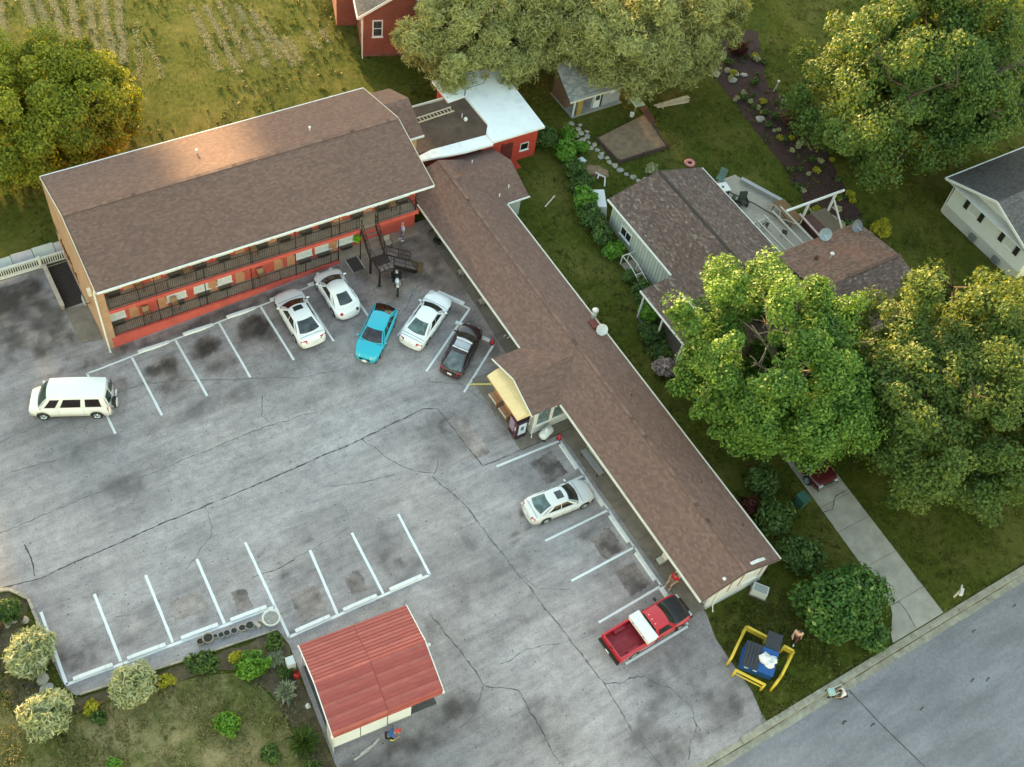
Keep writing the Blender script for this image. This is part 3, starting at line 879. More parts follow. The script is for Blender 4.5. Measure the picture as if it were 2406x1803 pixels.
# ---------------------------------------------------------------- two-storey motel block
def motel():
    t = thing('motel_block', 'long two-storey motel block with brown shingle roof and red balconies', 'building', (0, 0, 0))
    F1, F2, EV, RG = 1.05, 3.85, 6.6, 8.14
    # walls
    B(6.62, 29.0, 49.85, 58.3, 0, 6.5).build('wall', REDP, t)
    mb = MB(); mb.prism([(0, 0)] * 0 + [(5.98, 48.75), (6.6, 48.75), (6.6, 58.35), (5.98, 58.35)], -.2, 6.45)
    mb.add([(5.98, 48.75, 6.452), (5.98, 58.35, 6.452), (5.98, 53.35, 7.98), (6.6, 48.75, 6.452), (6.6, 58.35, 6.452), (6.6, 53.35, 7.98)], [(0, 2, 1), (3, 4, 5), (0, 3, 5, 2), (1, 2, 5, 4)])
    w = mb.build('end_wall', TANB, t); tag(w, 'tan brick end wall')
    mb = MB(); mb.prism([(28.98, 50.3), (29.02, 50.3), (29.02, 58.3), (28.98, 58.3)], 0, 6.5)
    mb.add([(29.02, 50.3, 6.5), (29.02, 58.3, 6.5), (29.02, 53.35, 8.0)], [(0, 1, 2)]); mb.build('end_wall', TANB, t)
    # plinth, floors, ceiling
    mb = MB(); mb.prism([(6.36, 48.73), (22.55, 48.73), (22.55, 48.95), (6.36, 48.95)], [-.2, gzf(22.5, 48.7) - .2, gzf(22.5, 48.7) - .2, -.2], [F1 - .02] * 4); mb.build('plinth', REDP, t)
    mb = MB(); mb.prism([(6.6, 48.96), (22.55, 48.96), (22.55, 49.84), (6.6, 49.84)], [-.1, .5, .5, -.1], [F1 - .025] * 4); mb.build('porch_floor', FLOORC, t)
    B(22.56, 29.0, 48.96, 49.84, .5, gzf(25, 49) + .06).build('entry_slab', FLOORC, t)
    B(6.62, 28.4, 48.6, 49.84, F2 - .16, F2).build('balcony_floor', FLOORC, t)
    for a, b in ((6.6, 23.95), (25.25, 28.42)):
        B(a, b, 48.47, 48.59, F2 - .24, F2 + .04).build('balcony_fascia', REDP, t)
    B(28.42, 28.5, 48.47, 49.84, F2 - .3, F2 + .04).build('balcony_fascia', REDP, t)
    B(6.65, 29.0, 48.1, 49.84, EV - .20, EV - .17).build('soffit', SOFFIT, t)
    # posts
    for x in (9.7, 12.9, 16.1, 19.3, 22.5):
        MB().bar((x, 48.86, F1), (x, 48.86, F2 - .16), .06).build('post', DARKM, t)
    for x in (9.7, 12.9, 16.1, 19.3, 22.5, 25.4, 28.3):
        MB().bar((x, 48.68, F2), (x, 48.68, EV - .2), .05).build('post', DARKM, t)
    # railings
    for (a, b, z, y) in ((6.7, 22.45, F1, 48.84), (6.7, 23.98, F2, 48.66), (25.2, 28.35, F2, 48.66)):
        tag(rail_line(MB(), (a, y, z), (b, y, z), 1.0).build('railing', DARKM, t), kind='stuff')
    tag(rail_line(MB(), (28.35, 48.7, F2), (28.35, 49.8, F2), 1.0).build('railing', DARKM, t), kind='stuff')
    # rooms: window over a through-wall unit, door beside
    low = [(7.15, 1.0), (11.15, 1.2), (12.95, 1.0), (14.45, 1.0), (20.3, 1.05), (21.75, 1.05), (23.5, 1.3)]
    up = [(7.3, 1.0), (11.3, 1.2), (13.0, 1.1), (14.65, 1.1), (17.3, 1.1), (18.9, 1.1), (20.5, 1.1), (21.9, 1.1), (24.3, 1.2), (26.2, 1.2), (27.8, 1.0)]
    for z, L in ((F1, low), (F2, up)):
        for (x, w_) in L:
            window(t, (x, 49.85, z + .42), w_ * 1.15, 1.4, 'x', -1, BLIND, .08, 1)
            mb = MB().box(x - .42, x + .42, 49.54, 49.82, z + .03, z + .34)
            o = mb.build('air_conditioner', ACM, t)
            g = MB()
            for k in range(5): g.box(x - .36, x + .36, 49.525, 49.538, z + .06 + k * .05, z + .085 + k * .05)
            g.build('grille', DARKM, o)
    for z, L in ((F1, (8.3, 10.2, 13.7, 15.6, 18.4, 19.35, 22.5)), (F2, (8.3, 10.1, 15.8, 18.1, 22.9, 25.2, 27.0))):
        for x in L:
            o = B(x - .32, x + .32, 49.79, 49.847, z + .03, z + 2.05).build('door', DOORC, t)
            MB().obox((x + .24, 49.76, z + 1.0), (.05, .06, .09)).build('handle', DARKM, o)
            MB().box(x - .5, x + .5, 50.21, 49.844, z + 2.06, z + 2.12).build('lintel', WINF, o)
    # roof
    st = lambda p: .05 * math.sin(p.x * .35 + 1)
    slope(t, (6.1, 47.92, EV), (29.2, 47.92, EV), (29.2, 53.35, RG), (6.1, 53.35, RG), seed=1, streak=st)
    slope(t, (29.2, 58.8, EV), (6.1, 58.8, EV), (6.1, 53.35, RG), (29.2, 53.35, RG), seed=2, streak=st)
    mb = MB()
    for k in range(76):
        x = 6.1 + k * .304
        mb.obox((x + .16, 53.35, RG + .012), (.31, .26, .016), 0, 0, 0, R.random())
    tag(mb.build('ridge_cap', SHING, t), kind='stuff')
    for y, n in ((47.80, -1), (58.92, 1)):
        mb = MB(); mb.box(6.08, 29.22, min(y, y - n * .1), max(y, y - n * .1), EV - .14, EV - .02); mb.build('gutter', WHITE, t)
    B(6.12, 29.18, 47.93, 47.99, EV - .24, EV - .115).build('fascia', REDP, t)
    for x in (6.02, 29.22):
        mb = MB(); mb.bar((x, 47.85, EV - .06), (x, 53.35, RG - .05), .04, .17); mb.bar((x, 53.35, RG - .05), (x, 58.85, EV - .06), .04, .17); mb.build('bargeboard', CREAM, t)
    downspout(t, [(6.1, 47.9, EV - .1), (6.05, 48.5, EV - .5), (6.03, 48.66, EV - .9), (6.03, 48.66, .5), (6.0, 48.4, .12)], .06)
    # vents on the roof
    for (x, y, z) in ((15.7, 56.2, 7.33), (23.3, 55.0, 7.68)):
        o = MB().lathe([(.05, -.2), (.05, .28), (.09, .28), (.09, .34), (0, .36)], (x, y, z), 10).build('vent_pipe', WHITE, t)
    # satellite dish bracket, floodlight, dead vine on the end wall
    o = MB().tube([(5.99, 50.9, 2.5), (5.7, 50.9, 2.5), (5.6, 50.9, 2.75)], .025).build('dish_arm', DARKM, t)
    MB().lathe([(0, 0), (.2, .02), (.38, .09), (.40, .10), (.38, .115), (.2, .045), (0, .025)], (5.5, 50.9, 2.9), 18, 'x').build('dish', mat('dish_grey', (.33, .36, .36), .5), o)
    MB().obox((5.88, 49.35, 5.2), (.22, .3, .5)).build('floodlight', mat('lamp_cream', (.75, .72, .6), .5), t)
    mb = MB(); rr = random.Random(4)
    for k in range(70):
        y = rr.gauss(55.7, .9); z = 2.0 + (y - 55.6) * .25 + rr.gauss(0, .35)
        mb.obox((5.955, y, z), (.04, rr.uniform(.1, .35), rr.uniform(.05, .2)), 0, rr.uniform(-1, 1))
    tag(mb.build('dead_vine', mat('dead_vine', (.16, .055, .030), .95, 0, .4, 8), t), 'brown dead vine on the end wall', kind='stuff')
    # short taller extension at the far end
    B(29.23, 30.9, 53.55, 58.1, 0, 6.2).build('extension_wall', TANB, t)
    slope(t, (29.25, 53.0, 6.25), (31.15, 53.0, 6.25), (31.15, 55.55, 7.62), (29.25, 55.55, 7.62), seed=3)
    slope(t, (31.15, 58.45, 6.25), (29.25, 58.45, 6.25), (29.25, 55.55, 7.62), (31.15, 55.55, 7.62), seed=4)
    B(29.3, 31.15, 52.9, 52.99, 6.1, 6.24).build('extension_gutter', WHITE, t)
motel()

# ---------------------------------------------------------------- single-storey wing with office gable
EW, RW = 2.95, 3.95
def wing():
    t = thing('motel_wing', 'long single-storey motel wing with brown shingle roof and covered walk', 'building')
    wallm = mat('wing_cream_wall', (.44, .41, .36), .85, 0, .08, 2, .15, 30)
    B(30.72, 34.75, 15.5, 50.0, -.2, EW - .05).build('wall', wallm, t)
    B(29.3, 30.7, 15.3, 49.5, EW - .14, EW - .11).build('soffit', SOFFIT, t)
    # south gable end: white cladding with raised ribs
    mb = MB(); mb.prism([(30.66, 15.3), (34.8, 15.3), (34.8, 15.49), (30.66, 15.49)], .22, EW - .02)
    mb.add([(30.66, 15.3, EW - .018), (34.8, 15.3, EW - .018), (33.5, 15.3, RW - .32), (32.17, 15.3, RW - .10), (30.9, 15.3, RW - .42),
            (30.66, 15.49, EW - .018), (34.8, 15.49, EW - .018), (33.5, 15.49, RW - .32), (32.17, 15.49, RW - .10), (30.9, 15.49, RW - .42)], [(0, 1, 2, 3, 4), (9, 8, 7, 6, 5), (1, 6, 7, 2), (2, 7, 8, 3), (3, 8, 9, 4), (4, 9, 5, 0)])
    g = mb.build('gable_wall', mat('white_cladding', (.70, .70, .71), .6, 0, .05, 3, dirt=(.5, .49, .48, .5)), t)
    B(30.62, 34.84, 15.27, 15.49, -.1, .218).build('foundation', mat('block_grey', (.42, .44, .46), .85), t)
    for x in (31.9, 32.7, 34.3):
        B(x - .05, x + .05, 15.265, 15.298, 1.2, 2.8).build('trim_strip', mat('tan_strip', (.42, .26, .22), .7), g)
    window(t, (33.5, 15.3, 1.25), 1.0, 1.1, 'x', -1, BLIND, .07, 1)
    # rooms along the covered walk
    for k, y in enumerate((17.2, 20.3, 23.3, 26.3, 38.0, 41.0, 44.0, 47.0)):
        z = gzf(30.7, y) + .08
        o = B(30.66, 30.72, y - .42, y + .42, z, z + 2.0).build('door', DOORC, t); MB().obox((30.63, y + .3, z + .95), (.06, .05, .09)).build('handle', DARKM, o)
        window(t, (30.72, y + 1.4, z + .9), 1.2, 1.0, 'y', -1, BLIND, .07, 1)
    st = lambda p: .05 * math.sin(p.y * .4)
    slope(t, (29.27, 52.4, EW), (29.27, 15.03, EW), (32.2, 15.03, RW), (32.2, 52.4, RW), seed=5, streak=st)
    slope(t, (35.12, 15.03, EW), (35.12, 52.4, EW), (32.2, 52.4, RW), (32.2, 15.03, RW), seed=6, streak=st)
    mb = MB()
    for k in range(int(37.2 / .3)):
        mb.obox((32.2, 15.2 + k * .3, RW + .008), (.24, .30, .014), 0, 0, 0, R.random())
    tag(mb.build('ridge_cap', SHING, t), kind='stuff')
    for a, b in ((15.02, 30.35), (35.42, 49.9)):
        B(29.13, 29.25, a, b, EW - .13, EW - .02).build('gutter', CREAM, t)
    B(35.14, 35.25, 15.02, 47.3, EW - .13, EW - .02).build('gutter', CREAM, t)
    mb = MB(); mb.bar((29.2, 14.99, EW - .06), (32.2, 14.99, RW - .06), .03, .11); mb.bar((32.2, 14.99, RW - .06), (35.2, 14.99, EW - .06), .03, .11); mb.build('bargeboard', mat('brown_barge', (.15, .11, .09), .8), t)
    downspout(t, [(29.25, 15.1, EW - .1), (30.5, 15.22, EW - .35), (30.9, 15.2, EW - .5), (31.0, 15.18, .4), (30.9, 14.9, .1)], .045)
    # cross wing at the north-east
    B(32.2, 36.7, 47.75, 52.6, 0, EW - .05).build('wall', mat('pale_green_wall', (.50, .54, .50), .8, 0, .06), t)
    slope(t, (30.5, 47.38, EW - .03), (37.1, 47.38, EW - .03), (37.1, 50.25, RW + .02), (32.2, 50.25, RW + .02), seed=7)
    slope(t, (37.1, 53.0, EW), (31.2, 53.0, EW), (32.2, 50.25, RW + .02), (37.1, 50.25, RW + .02), seed=8)
    B(35.3, 37.15, 47.27, 47.36, EW - .13, EW - .03).build('gutter', WHITE, t)
    mb = MB(); mb.add([(36.7, 47.75, EW - .05), (36.7, 52.6, EW - .05), (36.7, 50.25, RW - .1)], [(0, 1, 2)]); mb.build('gable', mat('pale_green_wall', (.5, .54, .5)), t)
    for (x, y) in ((35.9, 48.4), (34.9, 48.0), (34.6, 51.6)):
        z = EW + (RW - EW) * (1 - abs(y - 50.25) / 2.87)
        MB().lathe([(.045, -.2), (.045, .25), (0, .26)], (x, y, z), 8).build('vent_pipe', WHITE, t)
    for (x, y) in ((33.7, 21.3), (33.4, 28.6), (34.3, 17.8)):
        z = RW - (RW - EW) * abs(x - 32.2) / 2.92
        MB().lathe([(.04, -.2), (.04, .22), (0, .23)], (x, y, z), 8).build('vent_pipe', mat('vent_brown', (.09, .06, .05), .7), t)
    # office gable
    cream = mat('office_white_wall', (.68, .69, .70), .7, 0, .05, 3, dirt=(.45, .45, .45, .4))
    B(27.62, 30.7, 30.72, 35.1, -.1, EW - .05).build('office_wall', cream, t)
    mb = MB(); mb.add([(27.62, 30.72, EW - .05), (27.62, 35.1, EW - .05), (27.62, 32.9, RW - .25), (27.66, 30.72, EW - .05), (27.66, 35.1, EW - .05), (27.66, 32.9, RW - .25)], [(0, 2, 1), (3, 4, 5)]); mb.build('office_gable', cream, t)
    OR = 3.80
    slope(t, (27.12, 30.4, EW - .02), (29.3, 30.4, EW - .02), (31.75, 32.9, OR), (27.12, 32.9, OR), seed=9)
    slope(t, (29.3, 35.4, EW - .02), (27.12, 35.4, EW - .02), (27.12, 32.9, OR), (31.75, 32.9, OR), seed=10)
    mb = MB(); mb.bar((27.08, 30.35, EW - .08), (27.08, 32.9, OR - .06), .04, .14); mb.bar((27.08, 32.9, OR - .06), (27.08, 35.45, EW - .08), .04, .14); mb.build('office_bargeboard', WHITE, t)
    # big office windows, south side
    for (x, w_) in ((28.35, 1.1), (29.55, 1.1)):
        window(t, (x, 30.72, .95), w_, 1.55, 'x', -1, glass('office_glass', (.13, .18, .20), .15), .07, 0, 0)
    window(t, (30.35, 30.72, 1.3), .45, 1.1, 'x', -1, WING, .06, 0)
    B(30.72, 30.95, 30.2, 30.71, -.1, 2.8).build('office_wing_wall', cream, t)
    downspout(t, [(27.35, 30.4, EW - .1), (27.5, 30.62, EW - .45), (27.62, 30.66, EW - .6), (27.62, 30.66, .5), (27.5, 30.45, .12)], .05)
    downspout(t, [(28.95, 30.4, EW - .1), (28.95, 30.65, EW - .45), (28.95, 30.66, .9), (28.8, 30.5, .3)], .045)
    # awning over the office door
    aw = mat('awning_cream', (.80, .62, .34), .75, 0, .06, 1.5)
    mb = MB(); n = 8
    P = []
    for i in range(n + 1):
        y = 30.82 + 3.9 * i / n
        sag = -.03 * math.sin(math.pi * i / n * 4) ** 2
        P += [(27.55, y, 2.78), (26.95, y, 2.66 + sag), (26.40, y, 2.40 + sag), (26.36, y, 2.26)]
    mb.add(P, [(i * 4 + k, i * 4 + k + 1, (i + 1) * 4 + k + 1, (i + 1) * 4 + k) for i in range(n) for k in range(3)])
    mb.add([P[0], P[1], P[2], P[3], (27.55, 30.82, 2.3)], [(0, 1, 2, 3, 4)]); mb.add([P[-4], P[-3], P[-2], P[-1], (27.55, 34.72, 2.3)], [(4, 3, 2, 1, 0)])
    a = mb.build('awning', aw, t)
    MB().bar((26.36, 30.82, 2.27), (26.36, 34.72, 2.27), .05).build('awning_bar', mat('awning_bar', (.4, .2, .1), .6), a)
    o = B(27.56, 27.62, 32.6, 33.5, .1, 2.1).build('door', glass('office_glass', (.13, .18, .2), .15), t)
    window(t, (27.62, 31.6, .9), 1.1, 1.2, 'y', -1, WING, .07, 1)
    # brick chimney stub, flue with cowl, dish by the eave
    zc = EW + .1
    o = MB().box(34.35, 34.9, 34.45, 35.15, EW - .4, zc + .28).build('chimney', mat('chimney_red', (.16, .045, .035), .9, 0, .2, 6, .3), t)
    f = MB().lathe([(.17, 0), (.17, .75), (.12, .85), (.12, 1.05), (.22, 1.06), (.22, 1.2), (.1, 1.3), (0, 1.3)], (35.05, 35.45, EW - .3), 14).build('flue', mat('galvanised', (.62, .63, .64), .4, .3, .1), o)
    MB().tube([(34.75, 34.2, EW), (34.75, 34.2, EW + .5)], .03).build('dish_mast', WHITE, t)
    dm = MB(); dm.lathe([(0, 0), (.2, .03), (.38, .11), (.40, .12), (.2, .05), (0, .02)], (0, 0, 0), 18)
    d = dm.build('dish', mat('dish_white', (.60, .62, .62), .45), t); d.location = (34.7, 34.05, EW + .55); d.rotation_euler = (rad(42), rad(-28), 0)
    MB().tube([(0, 0, .02), (.1, -.3, .34)], .015).build('feed_arm', WHITE, d)
wing()

# ---------------------------------------------------------------- red boiler house with white and brown flat roofs
def annex():
    t = thing('red_outbuilding', 'red block outbuilding with white coated flat roof behind the motel', 'building')
    red = mat('bright_red_block', (.50, .055, .035), .75, 0, .12, 2, .15, 20)
    z0 = .75
    B(36.25, 41.2, 52.9, 60.1, .3, 3.7).build('wall', red, t)
    B(31.2, 36.22, 53.35, 58.2, .3, 3.5).build('wall', mat('dull_red_wall', (.36, .06, .045), .8, 0, .12), t)
    B(38.15, 39.0, 52.84, 52.9, .85, 2.9).build('door', mat('maroon_door', (.13, .022, .018), .7), t)
    B(38.0, 38.14, 52.82, 52.9, .8, 3.0).build('door_post', mat('maroon_door', (.13, .022, .018)), t)
    window(t, (40.1, 52.9, 1.75), .75, .7, 'x', -1, glass('dark_opening', (.01, .01, .01)), .05, 0)
    B(38.0, 39.5, 52.0, 52.88, .6, .85).build('step', red, t)
    wm = mat('white_roof_coating', (.84, .86, .87), .5, 0, .05, 1.2, dirt=(.48, .52, .54, .6))
    mb = MB(); mb.prism([(35.95, 57.85), (37.45, 57.95), (37.5, 54.4), (36.9, 53.6), (36.9, 52.5), (41.45, 52.45), (41.75, 60.2), (35.95, 60.5)][::1], 3.78, 3.96); mb.build('white_roof', wm, t)
    mb = MB(); mb.prism([(31.1, 53.05), (34.5, 52.55), (36.88, 52.45), (36.88, 53.55), (32.3, 53.75), (31.1, 53.5)], 3.62, 3.80); mb.build('white_flashing', wm, t)
    mb = MB()
    mb.bar((37.45, 57.95, 3.975), (37.9, 58.6, 3.975), .10, .012); mb.bar((37.9, 58.6, 3.975), (39.6, 58.7, 3.975), .06, .012); mb.bar((39.6, 58.7, 3.975), (40.6, 59.6, 3.975), .05, .012)
    mb.build('seam', mat('seam_grey', (.25, .26, .27), .8), t)
    brown = mat('brown_roll_roof', (.092, .058, .042), .95, 0, .28, 1.2, .6, 40, dirt=(.16, .10, .07, .6))
    mb = MB(); mb.prism([(31.2, 53.77), (32.3, 53.76), (36.88, 53.57), (37.48, 54.4), (37.43, 57.93), (35.93, 57.84), (35.93, 58.3), (31.2, 58.5)], 3.52, 3.76); mb.build('brown_roof', brown, t)
    B(31.2, 35.9, 58.5, 58.6, 3.6, 3.84).build('roof_edge', CREAM, t)
    for (x, y) in ((36.25, 55.6), (36.15, 56.0)):
        MB().lathe([(.10, -.05), (.10, .1), (.16, .12), (.12, .26), (0, .28)] if y < 55.8 else [(.03, 0), (.03, .4), (0, .4)], (x, y, 3.76), 12).build('vent', WHITE, t)
annex()
def ladder():
    t = thing('ladder', 'wooden ladder lying flat on the brown roof beside the white roof', 'ladder', (34.3, 57.05, 3.80), .045)
    m = mat('ladder_wood', (.55, .45, .33), .8, 0, .15, 6)
    for y in (-.24, .24): MB().box(-1.65, 1.65, y - .035, y + .035, -.03, .05).build('rail', m, t)
    for k in range(11): MB().box(-1.5 + k * .3 - .03, -1.5 + k * .3 + .03, -.2, .2, -.005, .03).build('rung', m, t)
ladder()

# ---------------------------------------------------------------- steel stair to the balcony
def stair():
    x0, x1 = 24.05, 25.15
    zg = gzf(24.5, 46)
    t = thing('steel_stair', 'dark steel stair with landing climbing to the motel balcony', 'stair')
    zl = 2.40
    def flight(A, Bp, wdir, w, n):
        A = Vector(A); Bp = Vector(Bp); wv = Vector(wdir)
        for s in (0, 1):
            MB().bar(A + wv * w * s + Vector((0, 0, -.05)), Bp + wv * w * s + Vector((0, 0, -.05)), .07, .27).build('stringer', BRONZE, t)
        d = (Bp - A); d.z = 0; run = d.length / n; d.normalize()
        for i in range(n):
            c = A.lerp(Bp, (i + .5) / n) + wv * w * .5 + Vector((0, 0, .04))
            o = MB().obox(c, (w * .86, run * .52, .045) if abs(d.y) > .5 else (run * .52, w * .86, .045)).build('tread', mat('tread_grey', (.20, .155, .145), .6, .1, .2, 6), t)
        for s in (0, 1):
            a = A + wv * w * s; b = Bp + wv * w * s
            mb = MB(); mb.tube([a + Vector((0, 0, .95)), b + Vector((0, 0, .95))], .03, 6); mb.tube([a + Vector((0, 0, .5)), b + Vector((0, 0, .5))], .02, 6)
            for q in (a, b, a.lerp(b, .5)): mb.tube([q, q + Vector((0, 0, .95))], .02, 6)
            mb.build('handrail', BRONZE, t)
    flight((x0, 47.05, zl), (x0, 48.5, 3.85), (1, 0, 0), x1 - x0, 6)
    flight((27.05, 45.72, zg + .1), (x1 + .02, 45.72, zl), (0, 1, 0), 1.08, 8)
    B(x0 - .02, x1 + .02, 45.55, 47.04, zl - .08, zl).build('landing', mat('landing_plate', (.040, .027, .026), .6, .1, .2, 5), t)
    for k in range(3): B(x0 + .1 + k * .36, x0 + .38 + k * .36, 45.62, 46.1, zl + .003, zl + .02).build('deck_plate', mat('tread_grey', (.15, .115, .105)), t)
    mb = MB(); mb.tube([(x0, 47.04, zl + .95), (x0, 45.55, zl + .95), (x1, 45.55, zl + .95)], .022, 6); mb.tube([(x0, 47.04, zl + .5), (x0, 45.55, zl + .5), (x1, 45.55, zl + .5)], .015, 6)
    for p in ((x0, 47.04), (x0, 46.3), (x0, 45.55), (x1, 45.55)): mb.tube([(p[0], p[1], zl), (p[0], p[1], zl + .95)], .02, 6)
    mb.build('handrail', BRONZE, t)
    for (x, y) in ((x0, 45.58), (x0, 47.0), (x1, 47.0), (x1, 45.58)):
        p = MB().bar((x, y, zg - .1), (x, y, zl - .08), .12).build('post', BRONZE, t)
        if y < 46: MB().lathe([(.22, -.1), (.22, .06), (.17, .10), (0, .10)], (x, y, gzf(x, y)), 14).build('footing', CONC, p)
    MB().bar((24.0, 48.5, zg), (24.0, 48.5, 3.6), .06).build('post', BRONZE, t)
stair()

# ================================================================ neighbouring houses and garden structures
def siding_house():
    t = thing('siding_house', 'pale board-clad house with mottled brown roof between hedge and deck', 'house')
    EH, RH = 3.30, 4.62
    core = mat('house_core', (.42, .44, .42), .85)
    bm = [mat('pale_board_a', (.52, .55, .51), .7, 0, .05, 2), mat('pale_board_b', (.48, .51, .475), .7, 0, .05, 2)]
    B(42.5, 50.3, 28.0, 44.0, 0, EH - .05).build('wall', core, t)
    y = 36.05; k = 0
    z0 = .55
    while y < 44.0:          # vertical boards, battens between
        w = .31
        MB().box(42.44, 42.49, y, min(y + w, 44.02), z0, EH - .06).build('board', bm[k % 2], t)
        MB().box(42.415, 42.439, y - .02, y + .02, z0, EH - .06).build('batten', mat('batten_grey', (.36, .40, .38), .7), t)
        y += w + .012; k += 1
    B(42.40, 42.495, 36.05, 44.05, z0 - .5, z0 - .004).build('foundation', mat('foundation_grey', (.33, .33, .31), .9), t)
    window(t, (42.43, 41.9, 1.35), 1.35, .85, 'y', -1, glass('house_glass', (.02, .024, .026)), .09, 1)
    # roof planes
    slope(t, (42.15, 44.35, EH), (42.15, 36.2, EH), (46.3, 36.2, RH), (46.3, 44.25, RH), SHINGH, seed=21)
    slope(t, (42.15, 36.2, EH), (42.15, 27.5, EH - .02), (46.3, 27.5, RH), (46.3, 36.2, RH), SHINGH, seed=22)
    slope(t, (50.75, 27.5, EH), (50.75, 44.25, EH), (46.3, 44.25, RH), (46.3, 27.5, RH), SHINGH, seed=23)
    mb = MB(); mb.box(46.18, 46.42, 27.5, 44.25, RH - .02, RH + .03); mb.build('ridge_vent', mat('ridge_dark', (.045, .035, .033), .9), t)
    for x, a, b in ((42.09, 36.2, 44.4), (50.80, 27.5, 44.3)):
        B(x - .05, x + .05, a, b, EH - .15, EH - .02).build('gutter', WHITE, t)
    mb = MB(); mb.bar((42.1, 44.38, EH - .06), (46.3, 44.30, RH - .06), .03, .12); mb.bar((46.3, 44.30, RH - .06), (50.8, 44.30, EH - .06), .03, .12); mb.build('bargeboard', mat('barge_brown', (.12, .09, .08), .8), t)
    mb = MB(); mb.add([(42.5, 44.0, EH - .05), (50.3, 44.0, EH - .05), (46.3, 44.0, RH - .15)], [(0, 1, 2)]); mb.build('gable', core, t)
    # porch roof carrying on down the slope
    slope(t, (39.5, 36.1, EH - .32), (39.5, 30.9, EH - .32), (42.12, 30.9, EH + .03), (42.12, 36.1, EH + .03), SHINGH, seed=24)
    B(39.40, 39.50, 30.85, 36.15, EH - .48, EH - .36).build('porch_gutter', WHITE, t)
    for y in (31.2, 33.6, 35.9): MB().bar((39.75, y, 0), (39.75, y, EH - .42), .11).build('porch_post', WHITE, t)
    B(39.7, 42.4, 31.0, 36.0, -.05, .18).build('porch_floor', CONC, t)
    mb = MB(); mb.hexa([(41.55, 34.1, 3.30), (41.68, 34.1, 3.30), (42.45, 30.5, 3.30), (41.95, 30.5, 3.30), (41.55, 34.1, 3.40), (41.68, 34.1, 3.40), (42.45, 30.5, 3.52), (41.95, 30.5, 3.52)]); mb.build('rake_fascia', WHITE, t)
    # rear addition with rusty shingles
    B(50.35, 58.0, 27.2, 34.2, 0, 3.2).build('addition_wall', core, t)
    slope(t, (58.4, 34.55, 3.30), (50.3, 34.6, 3.30), (50.3, 30.2, 3.98), (58.4, 30.2, 3.98), SHINGR, seed=25)
    slope(t, (50.3, 26.2, 3.25), (58.4, 26.2, 3.25), (58.4, 30.2, 3.98), (50.3, 30.2, 3.98), SHINGH, seed=26)
    mb = MB(); mb.bar((53.4, 30.2, 4.0), (58.45, 30.2, 4.0), .24, .05); mb.build('addition_ridge', mat('ridge_brown', (.12, .07, .055), .9), t)
    o = MB().lathe([(.13, -.1), (.13, .3), (.16, .3), (.1, .42), (0, .42)], (52.6, 32.8, 3.6), 12).build('vent', mat('vent_rust', (.14, .07, .06), .6), t)
    o = MB().lathe([(.03, -.1), (.03, .5), (.03, .5)], (53.5, 32.3, 3.66), 8).build('antenna_mast', WHITE, t); MB().blob((53.5, 32.3, 4.22), (.17, .17, .1), 3, .05).build('antenna_cap', WHITE, o)
    for (x, y, rz, m) in ((54.7, 34.3, -.4, mat('dish_pale', (.36, .40, .42), .45)), (57.5, 34.0, .2, mat('dish_slate', (.14, .16, .19), .4))):
        o = MB().tube([(x, y, 3.3), (x - .1, y - .05, 3.75)], .035).build('dish_mast', WHITE, t)
        d = MB().lathe([(0, 0), (.25, .03), (.46, .13), (.48, .14), (.25, .05), (0, .02)], (0, 0, 0), 20).build('dish', m, t)
        d.location = (x, y, 3.8); d.rotation_euler = (rad(48), rad(-20), rz)
        MB().tube([(0, -.1, .03), (0, -.42, .38)], .015).build('feed_arm', WHITE, d)
    # side steps with white handrails
    for k in range(4): B(41.2, 42.38, 37.9 + k * .32, 38.2 + k * .32, .0, .15 + k * .13).build('step', mat('step_wood', (.30, .24, .20), .85, 0, .2), t)
    B(41.2, 42.38, 39.2, 40.4, .0, .65).build('side_landing', mat('step_wood', (.3, .24, .2)), t)
    mb = MB()
    for x in (41.15, 41.75): 
        mb.bar((x, 37.8, 1.0), (x, 39.3, 1.5), .05, .07); mb.bar((x, 39.3, 1.5), (x, 40.4, 1.5), .05, .07)
        for y, z0_, z1 in ((37.8, 0, 1.0), (39.3, .6, 1.5), (40.4, .6, 1.5)): mb.bar((x, y, z0_), (x, y, z1), .07)
    mb.bar((41.15, 40.4, 1.5), (42.3, 40.4, 1.5), .05, .07); mb.bar((41.15, 38.6, 1.25), (41.75, 38.6, 1.25), .05)
    mb.build('handrail', mat('white_wood', (.66, .64, .60), .7), t)
siding_house()

